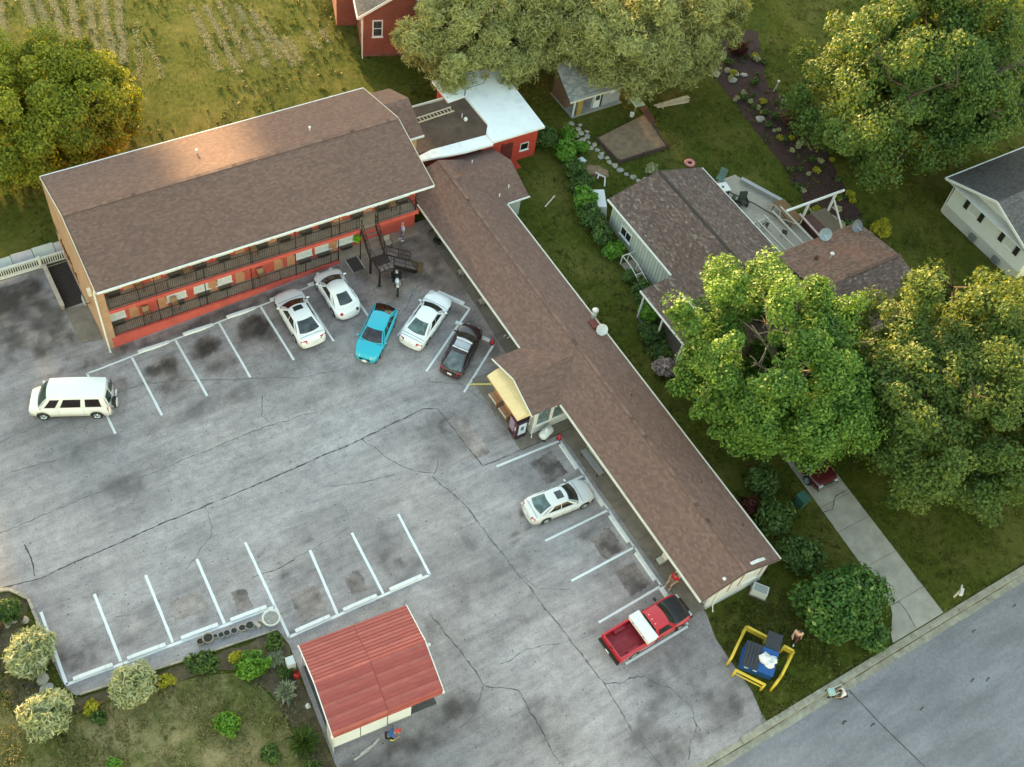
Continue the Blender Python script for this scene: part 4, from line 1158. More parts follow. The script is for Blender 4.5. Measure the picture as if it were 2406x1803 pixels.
def white_house():
    t = thing('white_house', 'white lap-sided house with dark grey roof at the right edge', 'house')
    EH, RH = 3.75, 5.35
    sid = mat('white_siding', (.66, .68, .66), .6, 0, .04, 2)
    B(69.2, 84, 26.35, 34.45, 0, EH - .05).build('wall', sid, t)
    z = .95; k = 0
    while z < EH - .1:      # lap siding courses on the end wall
        y0, y1 = 26.33, 34.47
        mb = MB(); mb.hexa([(69.12, y0, z), (69.2, y0, z), (69.2, y1, z), (69.12, y1, z), (69.165, y0, z + .19), (69.2, y0, z + .19), (69.2, y1, z + .19), (69.165, y1, z + .19)]); mb.build('siding_board', sid, t)
        z += .192
    while z < RH - .2:
        f = (RH - .1 - z) / (RH - EH)
        y0, y1 = 30.4 - 4.05 * f, 30.4 + 4.05 * f
        f2 = max(.02, (RH - .1 - z - .19) / (RH - EH)); y2, y3 = 30.4 - 4.05 * f2, 30.4 + 4.05 * f2
        mb = MB(); mb.hexa([(69.12, y0, z), (69.2, y0, z), (69.2, y1, z), (69.12, y1, z), (69.165, y2, z + .19), (69.2, y2, z + .19), (69.2, y3, z + .19), (69.165, y3, z + .19)]); mb.build('siding_board', sid, t)
        z += .192
    B(69.15, 69.22, 26.3, 34.5, 0, .94).build('foundation', mat('foundation_white', (.50, .50, .48), .85, 0, .08), t)
    for (y) in (32.1, 28.25):
        window(t, (69.14, y, 1.95), .95, 1.25, 'y', -1, BLIND, .09, 1, 1)
        for s in (-.8, .8):
            o = B(69.07, 69.115, y + s - .2, y + s + .2, 1.93, 3.22).build('shutter', mat('shutter_black', (.018, .02, .019), .6), t)
    slope(t, (68.0, 25.85, EH), (84, 25.85, EH), (84, 30.4, RH), (68.0, 30.4, RH), SHINGG, seed=31)
    slope(t, (84, 34.95, EH), (68.0, 34.95, EH), (68.0, 30.4, RH), (84, 30.4, RH), tintmat('charcoal_shingle', [(0, (.040, .037, .038)), (.5, (.062, .056, .056)), (1, (.09, .082, .08))], .9, .5, 55), seed=32)
    mb = MB(); mb.bar((67.95, 25.8, EH - .05), (67.95, 30.4, RH - .05), .06, .2); mb.bar((67.95, 30.4, RH - .05), (67.95, 35.0, EH - .05), .06, .2); mb.build('bargeboard', WHITE, t)
    mb = MB(); mb.box(68.0, 84, 35.0, 35.1, EH - .15, EH - .02); mb.box(68.0, 84, 25.7, 25.8, EH - .15, EH - .02); mb.build('gutter', WHITE, t)
    B(68.02, 69.19, 26.0, 34.8, EH - .13, EH - .10).build('soffit', WHITE, t)
    downspout(t, [(68.1, 34.95, EH - .1), (69.0, 34.55, EH - .6), (69.1, 34.53, .2)], .045)
    for (y, z) in ((31.0, .45), (28.4, .4)): B(68.85, 69.14, y - .3, y + .3, z - .25, z + .25).build('basement_window', mat('well_grey', (.16, .17, .18), .6), t)
    MB().lathe([(.09, -.1), (.09, .2), (.13, .22), (0, .3)], (74.5, 33.0, 4.6), 10).build('vent', WHITE, t)
white_house()

def brick_house():
    a = math.atan2(66.8 - 68.8, 40.0 - 34.1)
    t = thing('brick_house', 'red brick house with grey gable roof beyond the lawn', 'house', (34.13, 68.8, .80), a)
    W, D, EH, RH = 6.25, 9.0, 4.2, 6.3
    mb = MB(); mb.box(0, W, 0, D, -.2, EH); mb.add([(0, 0, EH), (W, 0, EH), (W / 2, 0, RH)], [(0, 1, 2)]); mb.build('wall', REDB, t)
    B(-.02, W + .02, -.03, -.002, -.2, .22).build('foundation', mat('brick_base', (.19, .10, .075), .9), t)
    slope(t, (-.45, D, EH - .1), (-.45, -.35, EH - .1), (W / 2, -.35, RH + .12), (W / 2, D, RH + .12), SHINGG, seed=41)
    slope(t, (W + .45, -.35, EH - .1), (W + .45, D, EH - .1), (W / 2, D, RH + .12), (W / 2, -.35, RH + .12), SHINGG, seed=42)
    mb = MB(); mb.bar((-.5, -.4, EH - .18), (W / 2, -.4, RH + .05), .05, .2); mb.bar((W / 2, -.4, RH + .05), (W + .5, -.4, EH - .18), .05, .2); mb.build('bargeboard', WHITE, t)
    B(-.58, -.46, -.4, D, EH - .3, EH - .16).build('gutter', WHITE, t)
    for x in (1.15, 4.9): window(t, (x, 0, 1.95), .85, 1.6, 'x', -1, WING, .10, 0, 1)
    downspout(t, [(-.5, -.35, EH - .25), (-.1, -.1, EH - .55), (-.08, -.1, .2), (-.1, -.3, .05)], .06)
    downspout(t, [(W + .45, -.35, EH - .25), (W + .1, -.1, EH - .5), (W + .08, -.1, .1)], .06)
    B(-1.7, -.02, 4.2, 8.0, -.2, 2.7).build('porch_wall', REDB, t)
    B(-1.85, -.02, 4.05, 8.15, 2.7, 2.86).build('porch_roof', WHITE, t)
    B(-.045, -.005, 1.0, 1.1, EH - 2.6, EH - .4).build('trim', WHITE, t)
brick_house()

def shed():
    t = thing('garden_shed', 'small grey shed with porch and white door under the willow boughs', 'shed')
    g = .80
    siding = mat('shed_grey', (.36, .35, .37), .8, 0, .1, 3)
    B(48.35, 51.2, 55.7, 58.6, g - .1, 3.0).build('wall', siding, t)
    B(46.4, 48.33, 56.6, 58.6, g - .1, 3.0).build('recess_wall', mat('shed_brown', (.20, .12, .08), .85, 0, .2), t)
    B(46.3, 51.25, 55.35, 58.7, g - .1, g + .12).build('floor', mat('shed_deck', (.30, .29, .28), .85, 0, .15), t)
    o = B(48.55, 49.15, 55.63, 55.695, g + .14, g + 2.1).build('door', WHITE, t); B(48.65, 49.05, 55.61, 55.628, g + .9, g + 1.9).build('pane', WING, o)
    B(49.2, 49.32, 55.62, 55.695, g + .14, g + 2.1).build('door_jamb', DARKM, t)
    window(t, (50.4, 55.7, g + 1.25), .55, .75, 'x', -1, WING, .07, 0, 2)
    MB().bar((46.45, 55.5, g), (46.45, 55.5, 2.9), .12).build('post', WHITE, t)
    B(46.75, 47.25, 55.42, 55.5, g + .1, g + 1.9).build('yellow_panel', mat('mustard_board', (.36, .25, .06), .8), t)
    slope(t, (45.6, 55.1, 2.95), (51.8, 55.1, 2.95), (51.6, 58.3, 4.25), (45.9, 58.3, 4.25), SHINGW, .16, .32, seed=51)
    slope(t, (51.8, 60.3, 3.2), (45.6, 60.3, 3.2), (45.9, 58.3, 4.25), (51.6, 58.3, 4.25), SHINGW, .16, .32, seed=52)
    B(45.6, 51.8, 55.02, 55.09, 2.78, 2.95).build('fascia', CREAM, t)
    mb = MB(); mb.add([(51.2, 55.7, 3.0), (51.2, 60.0, 3.0), (51.2, 58.3, 4.1)], [(0, 1, 2)]); mb.build('gable', siding, t)
shed()

def deck():
    t = thing('back_deck', 'grey board deck with pergola rails behind the siding house', 'deck')
    z = .95
    bm = mat('deck_board', (.40, .35, .29), .85, 0, .1, 3)
    # boards run across, outline narrows to the north
    y = 34.75
    while y < 44.3:
        e = 56.3 - max(0, (y - 39.6)) * .30
        w0 = 51.0 if y < 43 else 52.0
        MB().box(w0, e, y, y + .285, z - .05, z).build('plank', bm, t); y += .30
    for x in (51.2, 53.5, 55.8): 
        for yy in (35, 39): MB().bar((x, yy, 0), (x, yy, z - .05), .12).build('post', bm, t)
    wood = mat('pale_timber', (.55, .50, .44), .8, 0, .1, 3)
    for k, x in enumerate((51.35, 52.15, 53.0, 53.9, 54.8)):
        MB().bar((x, 34.7, 2.35), (x - .05, 38.6 + .1 * k, 2.35), .07, .12).build('pergola_rafter', wood, t)
    MB().bar((51.2, 38.5, 2.25), (53.2, 38.5, 2.25), .07, .10).build('pergola_beam', wood, t)
    for p in ((51.3, 38.5), (53.1, 38.5)): MB().bar((*p, z), (*p, 2.2), .08).build('pergola_post', wood, t)
    # bench wall along the east side
    o = MB().bar((54.75, 43.5, z + .42), (56.35, 39.9, z + .42), .34, .06).build('bench_seat', mat('grey_board', (.38, .37, .38), .85, 0, .1), t)
    MB().bar((54.75, 43.5, z + .2), (56.35, 39.9, z + .2), .06, .38).build('bench_front', mat('grey_board', (.38, .37, .38)), t)
    o = MB().bar((55.0, 39.5, 1.98), (55.9, 35.6, 1.98), .14, .08); 
    MB().bar((56.05, 38.0, 1.95), (55.95, 35.0, 1.95), .16, .07).build('top_rail', mat('pinkish_timber', (.50, .38, .33), .8), t)
    MB().bar((52.1, 44.1, z + .35), (54.0, 40.8, z + .35), .10, .06).build('low_rail', mat('brown_timber', (.11, .07, .055), .85), t)
    MB().bar((54.0, 40.8, z + .35), (55.1, 37.9, z + .35), .10, .06).build('low_rail', mat('brown_timber', (.11, .07, .055), .85), t)
    # goal-post frame
    MB().bar((54.4, 38.05, 2.86), (60.2, 37.95, 2.86), .14, .16).build('frame_beam', WHITE, t)
    for x in (56.6, 59.4): MB().bar((x, 37.98, .3), (x, 37.98, 2.78), .15).build('frame_post', WHITE, t)
    MB().bar((58.95, 37.8, 2.80), (57.2, 34.7, 2.80), .10, .12).build('frame_beam', wood, t)
deck()
def hot_tub():
    t = thing('hot_tub', 'brown covered hot tub under the white post frame', 'hot tub', (57.55, 36.7, 0), .02)
    MB().box(-1.1, 1.1, -1.1, 1.1, .3, 1.45).build('cabinet', mat('tub_maroon', (.09, .032, .028), .7, 0, .15, 4), t)
    o = MB().box(-.25, 1.2, -1.18, 1.18, 1.46, 1.60).build('cover', mat('tub_cover', (.135, .100, .070), .8, 0, .15, 2, .2), t)
    MB().box(-1.2, -.27, -1.18, 1.18, 1.46, 1.58).build('cover', mat('tub_cover_dark', (.095, .040, .035), .8, 0, .15, 2, .2), t)
hot_tub()
def brown_rug():
    t = thing('deck_table', 'long brown table top on the deck with a pale hose over its edge', 'table', (55.6, 38.8, .95), 0)
    m = mat('table_brown', (.17, .095, .038), .7, 0, .15, 3)
    MB().box(-.55, .6, -1.25, 1.2, .68, .74).build('top', m, t)
    for x in (-.45, .5):
        for y in (-1.1, 1.05): MB().bar((x, y, 0), (x, y, .68), .07).build('leg', m, t)
    h = thing('garden_hose', 'pale pinkish hose looped over the brown deck table', 'hose', (55.0, 38.6, 1.7))
    pts = [(-.3, 1.4, -.3), (-.1, 1.25, .05), (.0, .9, .06), (.02, .4, .05), (-.15, .2, -.1), (-.25, -.1, -.3), (.0, -.5, -.1), (.1, -1.0, .02), (.4, -1.35, .03), (.8, -1.2, .05), (1.1, -1.0, .0)]
    MB().tube(pts, .035, 8).build('coil', mat('hose_pink', (.60, .46, .36), .6), h, True)
brown_rug()

def raised_bed():
    t = thing('raised_bed', 'timber-edged raised earth bed below the shed', 'raised bed')
    Pp = [(46.8, 52.3), (46.95, 49.4), (51.5, 49.3), (52.2, 53.2)]
    z = .80
    mb = MB(); mb.prism(Pp, z - .1, z + .28); mb.build('soil', mat('dry_earth', (.22, .145, .095), .95, 0, .3, 2, .8, 14, dirt=(.13, .12, .06, .6)), t)
    tm = mat('old_timber', (.085, .052, .042), .9, 0, .25, 4)
    for (a, b) in (((46.75, 52.4), (46.9, 49.3)), ((46.9, 49.3), (51.6, 49.2)), ((51.55, 49.2), (52.3, 53.3))):
        for k in range(3):
            MB().bar((a[0], a[1], z + .06 + k * .13), (b[0], b[1], z + .06 + k * .13), .10, .12).build('timber', tm, t)
    for p in ((46.85, 49.25), (51.6, 49.15), (52.3, 53.3), (49.2, 49.15), (51.95, 51.3)): MB().bar((*p, z - .2), (*p, z + .55), .12).build('post', tm, t)
    MB().bar((52.25, 53.8, z + .5), (52.0, 52.0, z + .5), .5, .05).build('bench_board', mat('maroon_board', (.12, .042, .035), .8), t)
raised_bed()
def left_fence():
    t = thing('white_balustrade', 'low white balustrade at the far left end of the lot', 'fence')
    w = mat('fence_white', (.66, .66, .63), .65, 0, .06, 3)
    mb = MB(); mb.box(-12, 4.28, 57.42, 57.55, .88, .98); mb.box(-12, 4.28, 57.40, 57.58, .05, .20); mb.build('rail', w, t)
    mb = MB(); mb.box(4.3, 6.28, 57.45, 57.52, .88, .94); mb.box(4.3, 6.28, 57.45, 57.52, .15, .22); mb.build('rail', w, t)
    mb = MB()
    x = -11.9
    while x < 6.25:
        mb.box(x - .03, x + .03, 57.45, 57.52, .2, .88); x += .155
    tag(mb.build('balusters', w, t), kind='stuff')
    for x in (4.3, .9, -2.5, -6): B(x - .07, x + .07, 57.4, 57.58, 0, 1.05).build('post', w, t)
    p = thing('panel_screen', 'pale sheet panels leaning behind the white balustrade', 'screen')
    for k, x in enumerate(np.arange(-11.5, 6.1, 1.42)):
        mb = MB(); dz = .06 * math.sin(k * 1.9)
        x2 = min(x + 1.38, 6.2)
        mb.hexa([(x, 57.66, .5), (x2, 57.66, .5), (x2, 57.70, .5), (x, 57.70, .5), (x, 58.3, 1.12 + dz), (x2, 58.3, 1.12 + dz), (x2, 58.34, 1.10 + dz), (x, 58.34, 1.10 + dz)])
        mb.build('sheet', mat('sheet_a' if k % 2 else 'sheet_b', (.40, .44, .44) if k % 2 else (.40, .38, .42), .5, 0, .1, 2), p)
    s = thing('retaining_wall', 'low tan retaining wall beside the motel end wall', 'wall')
    mb = MB(); mb.box(4.36, 4.56, 53.25, 57.38, 0, .42); mb.build('body', mat('wall_tan', (.34, .28, .23), .9, 0, .15, 3), s)
    y = 53.2
    while y < 57.2:
        MB().box(4.32, 4.60, y, y + .66, .425, .49).build('coping', mat('coping_tan', (.44, .37, .31), .9, 0, .12), s); y += .68
left_fence()
def edging():
    t = thing('stone_edging', 'pale stone edging around the garden bed at the left', 'edging')
    m = [mat('edging_a', (.42, .36, .28), .9, 0, .2, 5, .4, 20), mat('edging_b', (.34, .29, .23), .9, 0, .2, 5, .4, 20)]
    path = [(-8, 35.2), (-6.2, 35.3), (-4.9, 35.0), (-4.35, 34.8), (-3.6, 33.75), (-3.55, 31.5), (-3.45, 29.5)]
    rr = random.Random(3)
    for k in range(len(path) - 1):
        a, b = Vector(path[k]), Vector(path[k + 1]); L = (b - a).length; n = max(1, int(L / .62))
        for i in range(n):
            c = a.lerp(b, (i + .5) / n); an = math.atan2(b.y - a.y, b.x - a.x)
            MB().obox((c.x, c.y, .06), (L / n - .03, .17 + rr.uniform(-.02, .03), .16 + rr.uniform(-.03, .03)), an + rr.uniform(-.05, .05)).build('stone', m[i % 2], t)
    t2 = thing('garden_kerb', 'thin pale kerb between the stall row and the garden', 'kerb')
    a, b = Vector((-2.9, 27.15)), Vector((7.75, 25.75)); n = 9
    for i in range(n):
        c = a.lerp(b, (i + .5) / n)
        MB().obox((c.x, c.y, .04), ((b - a).length / n - .02, .09, .13), math.atan2(b.y - a.y, b.x - a.x) + rr.uniform(-.01, .01)).build('stone', m[i % 2], t2)
edging()

# ---------------------------------------------------------------- red metal carport
def carport():
    an = math.atan2(-.57, 6.1)
    t = thing('red_carport', 'red ribbed metal carport with white trim in the lot', 'carport', (10.93, 20.42, 0), an)
    L2, W2 = 3.12, 2.70
    red = mat('carport_red', (.36, .078, .066), .62, .0, .10, 1.2, dirt=(.30, .05, .04, .5))
    reds = [red, mat('carport_red_faded', (.385, .098, .082), .65, 0, .14, 1.5, dirt=(.28, .06, .05, .6)), mat('carport_red_deep', (.335, .066, .056), .6, 0, .12, 1.4, dirt=(.24, .045, .04, .6))]
    # roof profile across (y): rounded eaves
    prof = []
    EZ, RZ = 2.30, 3.30
    for k in range(6):
        a = math.pi / 2 * k / 5
        prof.append((-W2 + .42 * (1 - math.cos(a)) * .6, EZ - .12 + .42 * math.sin(a)))
    y0, z0 = prof[-1]
    n = 10
    for k in range(1, n + 1): prof.append((y0 + (0 - y0) * k / n, z0 + (RZ - z0) * k / n))
    prof = prof + [(-y, z) for (y, z) in reversed(prof[:-1])]
    def along(s0, s1):      # piece of the profile between arclengths
        out = []
        acc = 0
        for (a, b) in zip(prof[:-1], prof[1:]):
            l = math.hypot(b[0] - a[0], b[1] - a[1])
            lo, hi = max(s0, acc), min(s1, acc + l)
            if hi > lo - 1e-9:
                for s in (lo, hi):
                    f = (s - acc) / l; p = (a[0] + (b[0] - a[0]) * f, a[1] + (b[1] - a[1]) * f)
                    if not out or math.hypot(p[0] - out[-1][0], p[1] - out[-1][1]) > 1e-4: out.append(p)
            acc += l
        return out
    tot = sum(math.hypot(b[0] - a[0], b[1] - a[1]) for a, b in zip(prof[:-1], prof[1:]))
    npan = 26; w = tot / npan
    for half in ((-L2, -.012), (.012, L2)):
        for i in range(npan):
            p = along(i * w + .004, (i + 1) * w - .004)
            # shallow pan with a raised rib on its upper edge
            mb = MB()
            up = []
            for k, (y, z) in enumerate(p): up.append((y, z, 0.0))
            V = []
            for x in half:
                for (y, z, d) in up: V.append((x, y, z + .012))
                for (y, z, d) in up: V.append((x, y, z - .02))
            m_ = len(up)
            F = []
            for k in range(m_ - 1):
                F.append((k, k + 1, 2 * m_ + k + 1, 2 * m_ + k)[::-1]); F.append((m_ + k, m_ + k + 1, 3 * m_ + k + 1, 3 * m_ + k))
            F += [tuple(range(m_)) + tuple(range(2 * m_ - 1, m_ - 1, -1)), tuple(range(3 * m_ - 1, 2 * m_ - 1, -1)) + tuple(range(3 * m_, 4 * m_)), (0, m_, 3 * m_, 2 * m_), (m_ - 1, 3 * m_ - 1, 4 * m_ - 1, 2 * m_ - 1)]
            mb.add(V, F)
            (ya, za) = p[0]
            mb.bar((half[0], ya, za + .022), (half[1], ya, za + .022), .035, .03)
            mb.build('roof_panel', reds[(i * 7 + (half[0] > -1)) % 3], t)
    mb = MB(); mb.tube([(0, y, z + .02) for (y, z) in prof], .018, 6); mb.build('roof_seam', mat('seam_dark_red', (.20, .045, .035), .6), t)
    for x in (-L2, L2):
        mb = MB()
        for a, b in zip(prof[:-1], prof[1:]): mb.bar((x, a[0], a[1] - .02), (x, b[0], b[1] - .02), .05, .12)
        mb.build('gable_trim', WHITE, t)
    leg = mat('galv_leg', (.45, .46, .47), .5, .3)
    for x in (-3.0, -1.0, 1.0, 3.0):
        for s in (-1, 1):
            mb = MB(); mb.tube([(x, s * 2.42, 0), (x, s * 2.42, 2.1), (x, s * 2.2, 2.62), (x, 0, 3.18)], .035, 6); mb.build('hoop', leg, t)
    wh = mat('sheet_white', (.70, .73, .74), .5, 0, .04, 2)
    for a, b, z0_ in ((-3.05, -1.55, .42), (-1.5, -.02, .45), (.03, 1.35, .55)):
        mb = MB(); mb.hexa([(a, -2.62, z0_), (b, -2.62, z0_), (b, -2.58, z0_), (a, -2.58, z0_), (a, -2.55, 2.1), (b, -2.55, 2.1), (b, -2.51, 2.1), (a, -2.51, 2.1)]); mb.build('side_sheet', wh, t)
    mb = MB(); mb.box(-3.05, 3.0, 2.46, 2.50, .1, 2.1); mb.build('back_sheet', wh, t)
    mb = MB(); mb.prism([(-3.12, -2.75), (-3.07, -2.75), (-3.07, -1.8), (-3.12, -1.8)], .0, [1.6, 1.6, 2.2, 2.2]); mb.build('end_sheet', mat('sheet_dirty', (.42, .42, .40), .7, 0, .15), t)
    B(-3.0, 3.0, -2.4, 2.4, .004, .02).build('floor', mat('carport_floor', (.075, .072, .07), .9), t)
carport()

# ================================================================ VEHICLES
RUBBER = mat('tyre_rubber', (.018, .018, .019), .85, 0, .2, 8)
ALLOY = mat('alloy_rim', (.42, .43, .45), .35, .7, .1, 6)
BLACKP = mat('black_plastic', (.016, .016, .017), .55, 0, .2, 6)
GLS = glass('car_glass', (.022, .025, .026), .06)
GLST = glass('car_glass_teal', (.085, .125, .128), .12)
GLSG = glass('car_glass_grey', (.045, .055, .062), .10)
LAMPW = mat('headlamp', (.55, .57, .58), .15, 0, .05, 5)
LAMPR = mat('tail_lamp', (.45, .018, .022), .2, 0, .05, 5)
PLATE = mat('licence_plate', (.72, .72, .70), .5)
CHROME = mat('chrome', (.55, .56, .57), .18, .9)

def interp(P, x):
    xs = [p[0] for p in P]; ys = [p[1] for p in P]
    if x <= xs[0]: return ys[0]
    if x >= xs[-1]: return ys[-1]
    for i in range(len(xs) - 1):
        if xs[i] <= x <= xs[i + 1]:
            h = xs[i + 1] - xs[i]; t = (x - xs[i]) / h
            def sl(k):
                if k <= 0: return (ys[1] - ys[0]) / (xs[1] - xs[0])
                if k >= len(xs) - 1: return (ys[-1] - ys[-2]) / (xs[-1] - xs[-2])
                a = (ys[k] - ys[k - 1]) / (xs[k] - xs[k - 1]); b = (ys[k + 1] - ys[k]) / (xs[k + 1] - xs[k])
                return 0 if a * b <= 0 else 2 * a * b / (a + b)
            m0, m1 = sl(i) * h, sl(i + 1) * h
            return (2 * t ** 3 - 3 * t * t + 1) * ys[i] + (t ** 3 - 2 * t * t + t) * m0 + (-2 * t ** 3 + 3 * t * t) * ys[i + 1] + (t ** 3 - t * t) * m1
def wheel(t, x, y, r, w, rim=ALLOY, out=1):
    o = MB().lathe([(r * .62, -w / 2), (r * .93, -w / 2), (r, -w * .36), (r, w * .36), (r * .93, w / 2), (r * .62, w / 2)], (0, 0, 0), 22, 'y').build('wheel', RUBBER, t, True)
    o.location = (x, y, r)
    rm = MB(); s = out
    rm.lathe([(0, s * (w / 2 - .02)), (r * .16, s * (w / 2 - .015)), (r * .3, s * (w / 2 - .05)), (r * .56, s * (w / 2 - .035)), (r * .64, s * (w / 2 - .004)), (r * .66, s * (w / 2 - .03))], (0, 0, 0), 20, 'y')
    for k in range(5):
        a = 2 * math.pi * k / 5
        rm.bar((r * .12 * math.cos(a), s * (w / 2 - .012), r * .12 * math.sin(a)), (r * .6 * math.cos(a), s * (w / 2 - .012), r * .6 * math.sin(a)), .05, .02)
    rm.build('rim', rim, o)
    return o
def patch(mb, f, u0, u1, v0, v1, nu, nv, off=0.0, flip=False, t=.5):
    P = []
    for i in range(nu + 1):
        for j in range(nv + 1):
            u = u0 + (u1 - u0) * i / nu; v = v0 + (v1 - v0) * j / nv
            p = Vector(f(u, v))
            if off:
                e = 1e-3
                du = Vector(f(min(1, u + e), v)) - Vector(f(max(0, u - e), v)); dv = Vector(f(u, min(1, v + e))) - Vector(f(u, max(0, v - e)))
                n = du.cross(dv).normalized()
                p = p + n * (off if not flip else -off)
            P.append(p)
    F = []
    for i in range(nu):
        for j in range(nv):
            a = i * (nv + 1) + j
            q = (a, a + nv + 1, a + nv + 2, a + 1)
            F.append(q[::-1] if flip else q)
    mb.add(P, F, t)
    return mb

def car(name, label, x, y, heading, S):
    """S: L, W, deck [(x,z)], wid [(x,halfwidth)], wb (wheel x's), r, cabin dict, colours"""
    t = on_ground(name, label, S.get('cat', 'car'), x, y, heading, tilt=True)
    L, W = S['L'], S['W']
    hw = W / 2
    pm = S['paint']; r = S.get('r', .33); ar = r + .07
    sill = S.get('sill', .22)
    deck = S['deck']; wid = S['wid']
    nose_z = S.get('nose_z', (.32, .30))
    xs = list(np.linspace(-L / 2, L / 2, 84))
    V = []; F = []; np_ = 13
    for xx in xs:
        d = interp(deck, xx); w = interp(wid, xx) * hw
        e = max(0, abs(xx) - (L / 2 - .35)) / .35
        s = sill + e * e * .10
        for wx in S['wb']:
            if abs(xx - wx) < ar:
                s = max(s, r + math.sqrt(ar * ar - (xx - wx) ** 2))
        s = min(s, d - .12)
        m1 = s + (d - s) * .45; m2 = max(d - .13, s + (d - s) * .7)
        half = [(w * .80, s + .02), (w * .985, s), (w * 1.0, m1), (w * .985, m2), (w * .93, d - .045), (w * .62, d - .006), (0, d + .022)]
        ring = [(xx, a, z) for a, z in half] + [(xx, -a, z) for a, z in reversed(half[:-1])]
        V += ring
    for i in range(len(xs) - 1):
        for k in range(np_ - 1):
            F.append((i * np_ + k, (i + 1) * np_ + k, (i + 1) * np_ + k + 1, i * np_ + k + 1))
        F.append((i * np_ + np_ - 1, (i + 1) * np_ + np_ - 1, (i + 1) * np_, i * np_))
    F.append(tuple(range(np_))); F.append(tuple((len(xs) - 1) * np_ + k for k in reversed(range(np_))))
    mb = MB(); mb.add(V, F); body = mb.build('body', pm, t, True)
    # rounded ends: bumper caps
    B(-L / 2 + .15, L / 2 - .15, -hw * .82, hw * .82, .16, .45).build('underbody', BLACKP, t)
    for sgn, nm in ((1, 'front_bumper'), (-1, 'rear_bumper')):
        xe = sgn * (L / 2 - .02); wv = interp(wid, xe) * hw; d = interp(deck, xe)
        b = MB(); pts = []
        for k in range(9):
            f = -1 + 2 * k / 8
            pts.append((xe + sgn * .09 * (1 - f * f), f * wv * .97, (sill + d) / 2 - .02))
        for k in range(8):
            b.hexa([(pts[k][0] - .12 * sgn, pts[k][1], sill + .06), (pts[k][0], pts[k][1], sill + .06), (pts[k + 1][0], pts[k + 1][1], sill + .06), (pts[k + 1][0] - .12 * sgn, pts[k + 1][1], sill + .06),
                    (pts[k][0] - .12 * sgn, pts[k][1], d - .10), (pts[k][0] - .015 * sgn, pts[k][1], d - .10), (pts[k + 1][0] - .015 * sgn, pts[k + 1][1], d - .10), (pts[k + 1][0] - .12 * sgn, pts[k + 1][1], d - .10)][::1])
        b.build(nm, S.get('bumper', pm), t, False)
    # cabin
    C = S['cabin']
    H = C['H']; wr = C['wr']; wb_ = C['wb']; bow = C.get('bow', .16)
    xf0, xf1, xr1, xr0 = C['xf0'], C['xf1'], C['xr1'], C['xr0']
    zf = interp(deck, xf0) - .01; zr = interp(deck, xr0) - .01
    belt = lambda xx: (zf + (zr - zf) * (xf0 - xx) / (xf0 - xr0))
    crown = C.get('crown', .05)
    def roof(u, v):
        xx = xr1 + (xf1 - xr1) * u; q = 2 * v - 1
        edge = .10 * bow / .16 * (1 - q * q)
        xx = xx + edge * (u - .5) * 2 * .9
        return (xx, -q * wr * (1 - .03 * (2 * u - 1) ** 2), H - crown * q * q - C.get('arch', .04) * (2 * u - 1) ** 2)
    def screen(x0, z0, x1, sg):
        uu = 1 if sg > 0 else 0
        def f(u, v):
            q = 2 * v - 1
            top = Vector(roof(uu, v)); bot = Vector((x0 + sg * bow * (1 - q * q), -q * wb_, z0 + .01))
            p = bot.lerp(top, u)
            p.x += sg * C.get('bulge', .05) * math.sin(math.pi * u); p.z += .02 * math.sin(math.pi * u)
            return p
        return f
    fs, rs = screen(xf0, zf, xf1, 1), screen(xr0, zr, xr1, -1)
    def side(sg):
        v_ = 0 if sg > 0 else 1
        def f(u, v):       # u: 0 rear..1 front, v: 0 belt..1 roof
            bx = xr0 + (xf0 - xr0) * u
            top = Vector(roof(u, v_)); bot = Vector((bx, sg * wb_, belt(bx)))
            p = bot.lerp(top, v); p.y += sg * .035 * math.sin(math.pi * v)
            return p
        return f
    cb = MB()
    patch(cb, roof, 0, 1, 0, 1, 10, 10, flip=True)
    patch(cb, fs, 0, 1, 0, 1, 6, 10); patch(cb, rs, 0, 1, 0, 1, 6, 10, flip=True)
    for sg in (1, -1): patch(cb, side(sg), 0, 1, 0, 1, 14, 6, flip=(sg > 0))
    cab = cb.build('cabin', C.get('paint', pm), t, True)
    g = MB(); patch(g, fs, .06, .95, .045, .955, 6, 10, .008); g.build('windshield', S.get('gf', GLS), t, True)
    rr_ = C.get('rear', (.08, .93, .09, .91))
    if rr_: 
        g = MB(); patch(g, rs, rr_[0], rr_[1], rr_[2], rr_[3], 6, 10, .008, flip=True); g.build('rear_window', S.get('gr', GLSG), t, True)
    for sg in (1, -1):
        for (u0, u1) in C['win']:
            g = MB(); patch(g, side(sg), u0, u1, .10, .86, 5, 5, .007, flip=(sg > 0)); g.build('side_window', S.get('gs', GLS), t, True)
    if C.get('sunroof'):
        a, b, c_, d_ = C['sunroof']; g = MB(); patch(g, roof, a, b, c_, d_, 4, 4, .008, flip=True); g.build('sunroof', C.get('sunmat', GLS), t, True)
    # wheels, lamps, mirrors, plates, trim
    for wx in S['wb']:
        ww = interp(wid, wx) * hw
        for sg in (1, -1): wheel(t, wx, sg * (ww - .11), r, .21, S.get('rim', ALLOY), sg)
    xe = L / 2
    for sg in (1, -1):
        wv = interp(wid, xe - .12) * hw; d = interp(deck, xe - .15)
        if S.get('round_lamps'):
            MB().blob((xe - .16, sg * wv * .70, d - .02), (.15, .13, .09), 1, 0).build('headlight', LAMPW, t, True)
        else:
            mb = MB(); mb.hexa([(xe - .06, sg * wv * .52, d - .20), (xe + .035, sg * wv * .52, d - .20), (xe - .20, sg * wv * 1.005, d - .20), (xe - .26, sg * wv * .9, d - .20),
                                (xe - .14, sg * wv * .50, d - .02), (xe - .02, sg * wv * .50, d - .04), (xe - .28, sg * wv * .99, d - .03), (xe - .34, sg * wv * .9, d - .01)][::1]); mb.build('headlight', LAMPW, t)
